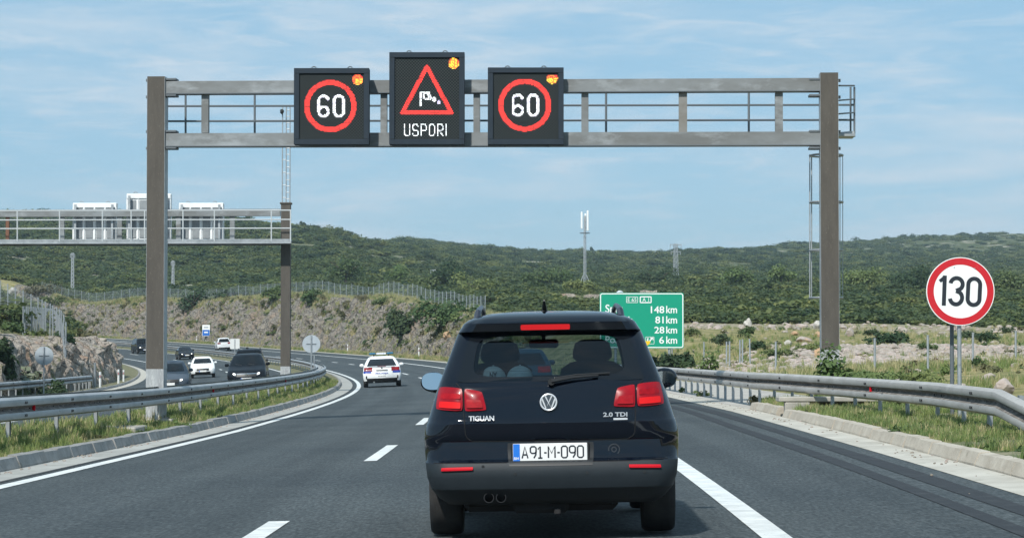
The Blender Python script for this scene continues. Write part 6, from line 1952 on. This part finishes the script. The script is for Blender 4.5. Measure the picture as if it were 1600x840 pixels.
# ------------------------------------------------------------------ the dark suv right in front of the camera
def hero():
    s_car = 17.6
    cx = at(864.5, 700, 17.6).x
    s_, o_ = road_so(np.array([cx]), np.array([17.6]))
    p = P(float(s_[0]), float(o_[0]), .006)
    root = thing("car", "dark blue suv seen from behind with plate A91-M-090, filling the right lane", "car", p)
    e = float(np.interp(float(s_[0]) + 1.5, KN, SUP))
    root.rotation_euler = (Matrix.Rotation(-.013, 3, 'Z') @ Matrix.Rotation(-atan2(e, 1), 3, 'Y')).to_euler()
    PAINT = mat("deep_blue_black_paint", (.0022, .0042, .0095), .45, var=(.0018, .0036, .008), scale=1.3, coat=1.0, spec=.0)
    PLAST = mat("grey_bumper_plastic", (.020, .027, .033), .55, var=(.016, .022, .027), scale=5, spec=.25, bump=.05, bscale=60)
    LOWER = mat("lower_black_plastic", (.010, .012, .014), .5)
    INTER = mat("interior_cloth", (.012, .015, .019), .9)
    m = bpy.data.materials.new("tinted_glass"); m.use_nodes = True
    n, l = m.node_tree.nodes, m.node_tree.links
    n.clear(); out = n.new("ShaderNodeOutputMaterial"); tr = n.new("ShaderNodeBsdfTransparent"); gl = n.new("ShaderNodeBsdfGlossy"); fr = n.new("ShaderNodeMath"); mx = n.new("ShaderNodeMixShader")
    tr.inputs['Color'].default_value = (.21, .28, .32, 1); gl.inputs['Roughness'].default_value = .04; gl.inputs['Color'].default_value = (.9, .95, 1, 1); lw = n.new('ShaderNodeLayerWeight'); lw.inputs['Blend'].default_value = .5; pw_ = n.new('ShaderNodeMath'); pw_.operation = 'POWER'; pw_.inputs[1].default_value = 5.0; l.new(lw.outputs['Facing'], pw_.inputs[0]); fr.operation = 'MULTIPLY_ADD'; l.new(pw_.outputs[0], fr.inputs[0]); fr.inputs[1].default_value = .9; fr.inputs[2].default_value = .045
    l.new(fr.outputs[0], mx.inputs[0]); l.new(tr.outputs[0], mx.inputs[1]); l.new(gl.outputs[0], mx.inputs[2]); l.new(mx.outputs[0], out.inputs['Surface'])
    GLASS = m
    m2 = GLASS.copy(); m2.name = "clear_glass"; [x for x in m2.node_tree.nodes if x.type == 'BSDF_TRANSPARENT'][0].inputs['Color'].default_value = (.86, .92, .92, 1)
    CLEAR = m2
    FRIT = mat("black_glass_border", (.006, .008, .011), .10, spec=.4)
    SEAM = mat("panel_gap", (.002, .002, .003), .8)
    # z, half width, y rear, y front, r rear, r front
    lv = [(.255, .74, .14, 4.25, .16, .4), (.30, .80, .07, 4.32, .17, .45), (.37, .855, .012, 4.38, .18, .45), (.45, .880, -.022, 4.40, .18, .45), (.515, .888, -.020, 4.40, .18, .45), (.555, .892, .000, 4.40, .18, .45),
          (.575, .893, .030, 4.38, .18, .45), (.635, .900, .042, 4.36, .19, .45), (.70, .902, .046, 4.32, .20, .42), (.712, .9015, .036, 4.31, .20, .42), (.76, .898, .032, 4.26, .21, .40), (.80, .890, .028, 4.2, .22, .38), (.826, .884, .026, 4.14, .23, .37), (.838, .880, .040, 4.11, .23, .36), (.86, .874, .047, 4.05, .24, .34), (.92, .856, .056, 3.9, .25, .3),
          (.98, .838, .068, 3.6, .25, .26), (1.04, .818, .084, 3.32, .24, .22), (1.085, .800, .102, 3.18, .21, .2), (1.12, .786, .122, 3.12, .17, .18), (1.20, .756, .172, 2.98, .13, .16), (1.30, .718, .240, 2.82, .12, .15), (1.40, .682, .308, 2.62, .12, .15),
          (1.452, .663, .345, 2.50, .12, .15), (1.462, .657, .352, 2.47, .12, .15), (1.472, .650, .278, 2.44, .13, .16), (1.530, .614, .268, 2.36, .15, .18), (1.558, .575, .300, 2.28, .16, .2), (1.583, .515, .365, 2.18, .16, .22), (1.604, .42, .48, 2.0, .16, .2), (1.616, .27, .70, 1.75, .12, .15), (1.622, .10, .95, 1.5, .06, .08)]
    R = .345; wy = (.86, 3.46)
    sh = Shell(lv, .055, .16, 0, wy, R + .055, R)
    S3 = lambda x, z, off=.0: Vector((x, sh.rear_y(x, z) - off, z))
    l0 = [i for i, q in enumerate(lv) if q[0] == 1.12][0]; l1 = [i for i, q in enumerate(lv) if q[0] == 1.452][0]
    rear_c = {(l, i) for l in range(l0, l1) for i in rng_seg(sh, "rear")}
    front_c = {(l, i) for l in range(l0, l1) for i in rng_seg(sh, "front", .0, 1.0)}
    sides = []
    for nm in ("right", "left"):
        for a, b in ((.06, .22), (.25, .53), (.57, .88)):
            q = (a, b) if nm == "right" else (1 - b, 1 - a); sides.append({(l, i) for l in range(l0, l1) for i in rng_seg(sh, nm, *q)})
    lb = [i for i, q in enumerate(lv) if q[0] == .37][0]; lbt = [i for i, q in enumerate(lv) if q[0] == .555][0]
    lower = {(l, i) for l in range(0, lb) for i in range(sh.n)}
    rearset = rng_seg(sh, "rear") | set(range(*sh.seg["crr"])) | set(range(*sh.seg["crl"])) | {sh.seg["crr"][0] - 1, sh.seg["crl"][0] - 1}
    sidez = rng_seg(sh, "right") | rng_seg(sh, "left")
    bump = {(l, i) for l in range(lb, lbt) for i in (rearset | rng_seg(sh, "right", 0, .13) | rng_seg(sh, "left", .87, 1))}
    sill = {(l, i) for l in range(lb, lb + 1) for i in sidez} - bump
    used = rear_c | front_c | lower | bump | sill
    for q in sides: used |= q
    body = all_cells(sh) - used
    sh.mesh(body, cap_top=True).build("body", PAINT, root, smooth=True)
    sh.mesh(bump).build("bumper", PLAST, root, smooth=True)
    sh.mesh(lower | sill, cap_bottom=True).build("lower_trim", LOWER, root, smooth=True)
    rw = sh.mesh(rear_c).build("rear_window", GLASS, root, smooth=True)
    sh.mesh(front_c).build("windshield", CLEAR, root, smooth=True)
    for q in sides: sh.mesh(q).build("side_window", GLASS, root, smooth=True)
    # patches that lie on the tail, given by photo pixels of the tail plane
    fx = lambda px: (px - 864.5) / 223.3
    fz = lambda py: 1.3229 - (py - 544.73) / 223.3
    def quad_patch(nm, c, mt, off=.012, rim=.03, n=14, rnd=.25, parent=None, sq=5.0, bulge=.0):
        """c: corners (px,py) lower left, lower right, upper right, upper left; superellipse-rounded patch that hugs the tail"""
        C_ = [(fx(a), fz(b)) for a, b in c]
        mb = MB(); rows = []
        def pt(u, v):
            uu, vv = 2 * u - 1, 2 * v - 1
            mxx = max(abs(uu), abs(vv))
            if mxx > 1e-6:
                k = (abs(uu / mxx) ** sq + abs(vv / mxx) ** sq) ** (-1 / sq); uu, vv = uu * (1 - rnd + rnd * k), vv * (1 - rnd + rnd * k)
            u, v = (uu + 1) / 2, (vv + 1) / 2
            x = (C_[0][0] * (1 - u) + C_[1][0] * u) * (1 - v) + (C_[3][0] * (1 - u) + C_[2][0] * u) * v
            z = (C_[0][1] * (1 - u) + C_[1][1] * u) * (1 - v) + (C_[3][1] * (1 - u) + C_[2][1] * u) * v
            return x, z, (1 - uu * uu) * (1 - vv * vv)
        for j in range(n + 1):
            r = []
            for i in range(n + 1):
                x, z, b = pt(i / n, j / n); r.append(S3(x, z, off + bulge * b))
            rows.append(r)
        mb.grid(rows)
        edge = [rows[0][i] for i in range(n + 1)] + [rows[j][n] for j in range(1, n + 1)] + [rows[n][i] for i in range(n - 1, -1, -1)] + [rows[j][0] for j in range(n - 1, 0, -1)]
        k = len(edge)
        if rim: mb.add(edge + [v + Vector((0, rim, 0)) for v in edge], [(i, k + i, k + (i + 1) % k, (i + 1) % k) for i in range(k)])
        return mb.build(nm, mt, parent or root, smooth=True)
    # window border: black ring printed on the glass
    def border():
        mb = MB(); n = 72
        def ring(x0b, x1b, x0t, x1t, zb, zt, r):
            pts = []
            for k in range(n):
                a = 2 * pi * k / n; c_, s__ = cos(a), sin(a); pw = 2 / r
                u = (abs(c_) ** pw) * (1 if c_ >= 0 else -1); v = (abs(s__) ** pw) * (1 if s__ >= 0 else -1)
                z = (zb + zt) / 2 + v * (zt - zb) / 2; t = (z - zb) / (zt - zb)
                xl, xr = x0b + (x0t - x0b) * t, x1b + (x1t - x1b) * t
                pts.append(S3((xl + xr) / 2 + u * (xr - xl) / 2, z, .004))
            return pts
        o_ = ring(-.665, .665, -.565, .565, 1.116, 1.454, 22); i_ = ring(-.555, .535, -.505, .490, 1.150, 1.438, 6)
        o2 = []
        mb.add(o_ + i_, [(k, (k + 1) % n, n + (k + 1) % n, n + k) for k in range(n)])
        return mb.build("black_border", FRIT, rw, smooth=True)
    border()
    hl = MB()
    for k in range(7):
        z = 1.19 + k * .037; hl.tube([S3(x, z, -.006) for x in np.linspace(-.5, .5, 9)], .0011, 4)
    hl.build("heating_wires", FRIT, rw)
    # spoiler underside strip and high brake light
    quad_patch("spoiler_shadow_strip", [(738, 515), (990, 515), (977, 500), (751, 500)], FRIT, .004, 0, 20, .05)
    quad_patch("high_brake_light", [(819, 510), (897, 510), (897, 501.5), (819, 501.5)], mat('brake_strip_red', (.45, .008, .012), .3, emit=(1.0, .02, .02), estr=.10), .016, .05, 10, .2)
    # lamps: an outer part on the wing, an inner part on the tailgate
    LENS = mat("tail_lamp_lens", (.33, .004, .011), .3, var=(.22, .005, .012), scale=7, spec=.15, coat=.15)
    CORE = mat("tail_lamp_core", (.52, .012, .014), .4, emit=(1.0, .02, .02), estr=.10, spec=.1)
    CORE2 = mat('tail_lamp_cell', (.24, .004, .010), .35, var=(.38, .008, .014), scale=16, spec=.15)
    for sg in (-1, 1):
        mir = (lambda px: px) if sg < 0 else (lambda px: 2 * 863.0 - px)
        def fl(c):
            q = [(mir(a), b - (3.5 if sg < 0 or b > 700 else 6.0)) for a, b in c]
            return q if sg < 0 else [q[1], q[0], q[3], q[2]]
        o1 = quad_patch("tail_light", fl([(682.0, 636), (726.5, 639), (726, 603), (688, 600)]), LENS, .016, .05, 14, .5, sq=4, bulge=.012)
        o2 = quad_patch("tail_light", fl([(729.5, 639.3), (764, 638), (757, 609), (729, 603.5)]), LENS, .016, .05, 14, .5, sq=5, bulge=.012)
        quad_patch("brake_lamp", fl([(688, 633), (723, 635), (723, 625), (689, 623)]), CORE, .030, .0, 8, .4, parent=o1)
        quad_patch("lamp_band", fl([(690, 619), (723, 620), (723, 612), (692, 610)]), CORE2, .030, .0, 8, .4, parent=o1)
        quad_patch("fog_lamp", fl([(732, 634), (758, 634), (755, 622), (732, 620)]), CORE2, .030, .0, 8, .4, parent=o2)
        rf = quad_patch("bumper_reflector", fl([(691, 731.5), (741, 730.5), (741.5, 725.5), (692, 726.5)]), M_reflect_red, .014, .03, 8, .15)
    # tailgate gaps
    sm = MB()
    def gap(pts, r=.004): sm.tube([S3(fx(a), fz(b), .0) for a, b in pts], r, 5)
    def fine(pts, n=8): 
        out = []
        for (a, b), (c, d) in zip(pts[:-1], pts[1:]): out += [(a + (c - a) * k / n, b + (d - b) * k / n) for k in range(n)]
        return out + [pts[-1]]
    gap(fine([(716, 592), (727.8, 604), (727.8, 640), (730, 672), (733, 678), (741, 683), (800, 683.5), (862, 684), (924, 683.5), (983, 683), (992, 678), (995, 672), (997, 640), (997, 604), (1010, 592)]))
    gap(fine([(680, 716), (735, 716.5), (795, 716.5)]), .003); gap(fine([(928, 716.5), (990, 716.5), (1046, 714)]), .003)
    sm.build("tailgate_gap", SEAM, root)
    # plate bay, plate
    quad_patch("plate_bay", [(797, 722), (929, 722), (931, 686), (795, 686)], LOWER, .003, 0, 10, .15)
    yb = sh.rear_y(0, .62) - .012
    mb = MB(); mb.box((0, 0, 0), (.548, .014, .142), bev=.006); pf = mb.build("plate_frame", M_trim, root, loc=(fx(862), yb, fz(701.5)), rot=(-.02, 0, 0))
    mb = MB(); mb.box((0, -.009, .002), (.520, .008, .122), bev=.004); pl = mb.build("number_plate", M_plate, pf)
    mb = MB(); mb.box((-.235, -.0142, .002), (.046, .003, .118)); mb.build("blue_band", M_plate_blue, pl)
    tx = MB(); text_box(tx, "BIH", -.252, -.220, -.048, -.030, -.0162, bold=.02); tx.build("country_letters", M_plate, pl)
    tx = MB(); w_ = .0105
    def ch(x0, strokes, wd=.040, h=.080, z0=-.038):
        for s in strokes:
            cl = s[0] == s[-1] and len(s) > 3
            stroke(tx, [(x0 + a * wd, z0 + b * h) for a, b in (s[:-1] if cl else s)], w_, -.0150, closed=cl)
    O_ = [(.25, 0), (.75, 0), (1, .12), (1, .88), (.75, 1), (.25, 1), (0, .88), (0, .12), (.25, 0)]
    N9 = [[(.25, .42), (.75, .42), (1, .54), (1, .88), (.75, 1), (.25, 1), (0, .88), (0, .54), (.25, .42)], [(1, .7), (.95, .3), (.6, 0)]]
    x = -.196
    ch(x, [[(0, 0), (.5, 1.0), (1, 0)], [(.2, .3), (.8, .3)]]); x += .058
    ch(x, N9); x += .050
    ch(x, [[(.1, .75), (.55, 1), (.55, 0)], [(.1, 0), (1, 0)]], .034); x += .046
    ch(x, [[(0, .45), (.8, .45)]], .022); x += .030
    ch(x, [[(0, 0), (0, 1), (.5, .4), (1, 1), (1, 0)]], .046); x += .062
    ch(x, [[(0, .45), (.8, .45)]], .022); x += .030
    ch(x, [O_]); x += .056
    ch(x, N9); x += .056
    ch(x, [O_])
    tx.build("plate_lettering", M_sign_black, pl)
    # badge: ring with a V over a W
    bz_, bx_ = fz(623.5), fx(861); by_ = sh.rear_y(bx_, bz_)
    mb = MB(); mb.disc((0, -.012, 0), .062, (0, -1, 0), 40, th=.014); bd = mb.build("badge", mat("badge_field", (.10, .12, .14), .3, .5), root, loc=(bx_, by_ - .004, bz_))
    mb = MB(); rows = [[Vector(((.0555 + .0065 * cos(a)) * cos(t), -.026 - .006 * sin(a), (.0555 + .0065 * cos(a)) * sin(t))) for t in np.linspace(0, 2 * pi, 41)[:-1]] for a in np.linspace(0, 2 * pi, 9)]; mb.grid(rows, True)
    stroke(mb, [(-.024, .046), (0, -.004), (.024, .046)], .0105, -.0285); stroke(mb, [(-.046, .026), (-.0185, -.044), (0, -.002), (.0185, -.044), (.046, .026)], .0105, -.0290)
    mb.build("chrome_emblem", mat("emblem_silver", (.72, .74, .76), .3, .4), bd)
    BADGE = mat("badge_chrome", (.40, .42, .44), .35, .4)
    tx = MB(); text_box(tx, "TIGUAN", fx(735.5), fx(775.5), fz(651), fz(643), 0, bold=.035, place=lambda x, z: tuple(S3(x, z, .010))); tx.build("model_lettering", BADGE, root)
    tx = MB(); text_box(tx, "2.0 TDI", fx(946), fx(984), fz(648), fz(641), 0, bold=.03, place=lambda x, z: tuple(S3(x, z, .010))); tx.build("engine_lettering", BADGE, root)
    quad_patch("engine_badge_bar", [(962, 653), (984, 653), (984, 650), (962, 650)], BADGE, .008, .01, 4, .1)
    # wiper
    mb = MB(); z_ = fz(596); mb.cyl(S3(fx(866), fz(592), -.01), S3(fx(866), fz(592), .045), .024, n=14); mb.tube([S3(fx(866), fz(591), .045), S3(fx(900), fz(585.5), .04), S3(fx(940), fz(583), .03)], [.016, .011, .007], 7)
    mb.tube([S3(fx(872), fz(586.5), .018), S3(fx(905), fz(582), .018), S3(fx(958), fz(580), .016)], .007, 6); mb.build("rear_wiper", M_trim, root)
    # sensors, washer nozzle, tailgate handle, faint crest
    for px, py in ((807, 734), (919, 734), (757, 722), (1009, 734)):
        q = S3(fx(px), fz(py), .0); mb = MB(); mb.disc(q + Vector((0, .004, 0)), .011, (0, -1, 0), 14, th=.009); mb.build("parking_sensor", LOWER, root)
    mb = MB(); mb.disc(S3(fx(962), fz(699), .001), .042, (0, -1, 0), 24, r0=.034, th=.003); mb.disc(S3(fx(962), fz(699), .001), .020, (0, -1, 0), 18, r0=.012, th=.003); mb.build("faint_sticker", mat("faint_sticker", (.020, .026, .034), .6), root)
    quad_patch("handle_recess", [(838, 686.5), (888, 686.5), (888, 681), (838, 681)], LOWER, .006, 0, 6, .1)
    # roof rails, antenna
    for sx in (-1, 1):
        mb = MB(); X = sx * .508
        pts = [(X * 1.03, .56, 1.545), (X * 1.01, .60, 1.615), (X, .70, 1.635), (X, 1.4, 1.662), (X, 2.0, 1.640), (X * .99, 2.15, 1.57)]
        mb.tube(pts, [.026, .024, .019, .018, .018, .02], 8); mb.build("roof_rail", mat("rail_anthracite", (.035, .045, .065), .35, .3), root, smooth=True)
    mb = MB(); mb.tube([(fx(857), .86, 1.60), (fx(857), .80, 1.655), (fx(857), .72, 1.695)], [.022, .016, .007], 8); mb.box((fx(857), .88, 1.615), (.06, .14, .03), bev=.012); mb.build("antenna", M_trim, root, smooth=True)
    # exhaust, tow hook, axle bits
    for px in (765, 784):
        mb = MB(); c0 = (fx(px), .16, fz(771)); mb.cyl((c0[0], .32, c0[2]), (c0[0], .055, c0[2]), .036, n=20, caps=False); mb.disc((c0[0], .14, c0[2]), .033, (0, -1, 0), 20); mb.disc((c0[0], .055, c0[2]), .037, (0, -1, 0), 20, r0=.030); mb.build("exhaust_pipe", mat("sooty_steel", (.030, .030, .032), .4, .6), root, smooth=True)
    mb = MB(); mb.box((fx(846), .28, .235), (.40, .14, .10), bev=.03); mb.box((fx(846), .60, .25), (1.1, .5, .12), bev=.04); mb.cyl((-.6, .86, .34), (.6, .86, .34), .05); mb.box((fx(872), .2, .20), (.05, .1, .05), bev=.01); mb.build("undercarriage", mat("underbody", (.014, .014, .015), .8), root)
    for sx in (-1, 1):
        for y in wy: wheel(root, sx * (.768), y, R, .235)
    # door mirrors
    for sx in (-1, 1):
        yv, zv = 2.58, 1.095
        mb = MB(); nu, nv = 20, 12; rows = []
        for i in range(nv + 1):
            a = pi * i / nv
            r = []
            for j in range(nu):
                b = 2 * pi * j / nu; X_ = .102 * sin(a) * cos(b); Z_ = .082 * sin(a) * sin(b); Y_ = -cos(a) * .075
                f = 1.0
                if Y_ < -.03: Y_ = -.03 - (abs(Y_) - .03) * .2
                r.append(Vector((X_ * (1 + .10 * sx * Z_ / .09 * .5), Y_, Z_)))
            rows.append(r)
        mb.grid(rows, True)
        mr = mb.build("door_mirror", PAINT if sx > 0 else PAINT, root, loc=((-.935 if sx < 0 else .918), yv, zv), rot=(0, 0, sx * -.10), smooth=True)
        g = MB(); pts = [Vector((.090 * abs(cos(t)) ** .8 * (1 if cos(t) > 0 else -1), -.046, .069 * abs(sin(t)) ** .8 * (1 if sin(t) > 0 else -1))) for t in np.linspace(0, 2 * pi, 33)[:-1]]; g.add(pts, [tuple(range(32))])
        g.build("mirror_glass", mat("mirror_silver", (.58, .64, .66), .05, 1.0), mr, rot=(radians(-7) if sx < 0 else radians(14), 0, sx * .06))
        a = MB(); a.bar((0, .02, -.06), (-sx * .20, .08, -.10), .07, .05); a.build("mirror_arm", M_trim, mr)
    # interior
    mb = MB(); mb.box((0, 2.2, .55), (1.5, 3.0, .1)); mb.box((0, .75, .82), (1.36, .9, .5), bev=.05); mb.build("luggage_floor", INTER, root)
    mb = MB(); mb.box((0, .52, 1.085), (1.30, .62, .025), bev=.01); sf = mb.build("parcel_shelf", INTER, root)
    for xs in (-.36, 0, .36):
        if xs == 0: continue
    mb = MB(); mb.box((0, 1.02, .90), (1.28, .16, .50), Matrix.Rotation(radians(-12), 3, 'X'), bev=.06); mb.build("rear_seat", INTER, root)
    for xs in (-.38, .33):
        mb = MB()
        P_ = []
        for t, w_, d_ in ((.55, .26, .10), (.75, .27, .10), (1.05, .27, .09), (1.19, .24, .08), (1.235, .17, .06), (1.245, .12, .05), (1.25, .13, .05), (1.27, .15, .06), (1.32, .15, .06), (1.385, .13, .055), (1.41, .08, .03)):
            P_.append([Vector((xs + w_ * cos(a) * (abs(cos(a)) ** -.3 if abs(cos(a)) > .05 else 1), 2.0 - (t - .55) * .28 + d_ * sin(a), t)) for a in np.linspace(0, 2 * pi, 17)[:-1]])
        mb.grid(P_, True); mb.add(P_[-1], [tuple(range(16))]); mb.build("front_seat", INTER, root, smooth=True)
    mb = MB(); mb.box((0, 2.95, .98), (1.4, .5, .22), bev=.08); mb.build("dashboard", INTER, root)
    mb = MB(); mb.box((fx(855) , 2.42, 1.385), (.235, .04, .072), bev=.02); mb.bar((fx(855), 2.42, 1.41), (fx(855), 2.44, 1.48), .03, .03); mb.build("rear_view_mirror", M_trim, root)
    mb = MB(); mb.tube([(-.40 + .19 * cos(a), 2.55 + .05 * sin(a), 1.02 + .17 * sin(a)) for a in np.linspace(0, 2 * pi, 25)[:-1]], .017, 6, closed=True); mb.build("steering_wheel", M_trim, root)
    mb = MB()
    for sx in (-1, 1):
        mb.tube([(sx * .60, .95, 1.10), (sx * .56, .95, 1.40), (sx * .50, .98, 1.52)], .055, 6); mb.tube([(sx * .66, 1.95, 1.08), (sx * .60, 1.9, 1.35), (sx * .52, 1.85, 1.53)], .05, 6)
    mb.build("roof_pillar_trim", INTER, root)
    return root, S3, fx, fz
HERO, S3H, FXH, FZH = hero()
HM = Matrix.Translation(HERO.location) @ HERO.rotation_euler.to_matrix().to_4x4()
CAPM = mat("cap_cloth", (.62, .72, .72), .9, var=(.52, .62, .62), scale=14)
def cap(label, px, py, face, logo):
    x, z = FXH(px), 1.100
    w = HM @ Vector((x * 1.02, .46, z))
    t = thing("baseball_cap", label, "cap", w, face)
    mb = MB(); rows = []
    for i in range(9):
        a = pi / 2 * i / 8; r = cos(a); h = sin(a)
        rows.append([Vector((.092 * max(r, .02) * cos(b), .098 * max(r, .02) * sin(b), .028 + .098 * h ** .9)) for b in np.linspace(0, 2 * pi, 25)[:-1]])
    rows.insert(0, [Vector((v.x, v.y, 0)) for v in rows[0]])
    mb.grid(rows, True); mb.build("crown", CAPM, t, smooth=True)
    bm = MB(); rr = []
    for k in range(5):
        u = k / 4
        rr.append([Vector((.088 * cos(b) * (1 + .10 * u), -.055 + (-.098 * .5 - .075 * u) * abs(sin(b)) ** .75, .020 - .035 * u * (1 - .3 * sin(b)) + .012 * abs(cos(b)) * 0)) for b in np.linspace(pi, 2 * pi, 15)])
    bm.grid(rr); bm.build("brim", CAPM, t, smooth=True)
    bt = MB(); bt.ball((0, 0, .126), .008, 8, 6); bt.build("button", CAPM, t)
    if logo:
        tx = MB(); 
        def wrap(x_, z_): 
            yy = -.098 * sqrt(max(0, 1 - (x_ / .092) ** 2)) * (1 - .25 * ((z_ - .03) / .08) ** 2) - .006
            return (x_, yy, z_)
        text_box(tx, "NY", -.026, .026, .040, .084, 0, bold=.03, place=wrap); tx.build("cap_letters", M_sign_black, t)
    return t
cap("pale cap with dark letters on the parcel shelf inside the dark suv", 775, 575, .0, True)
cap("plain pale cap turned sideways beside the lettered cap in the dark suv", 817, 577, 1.0, False)
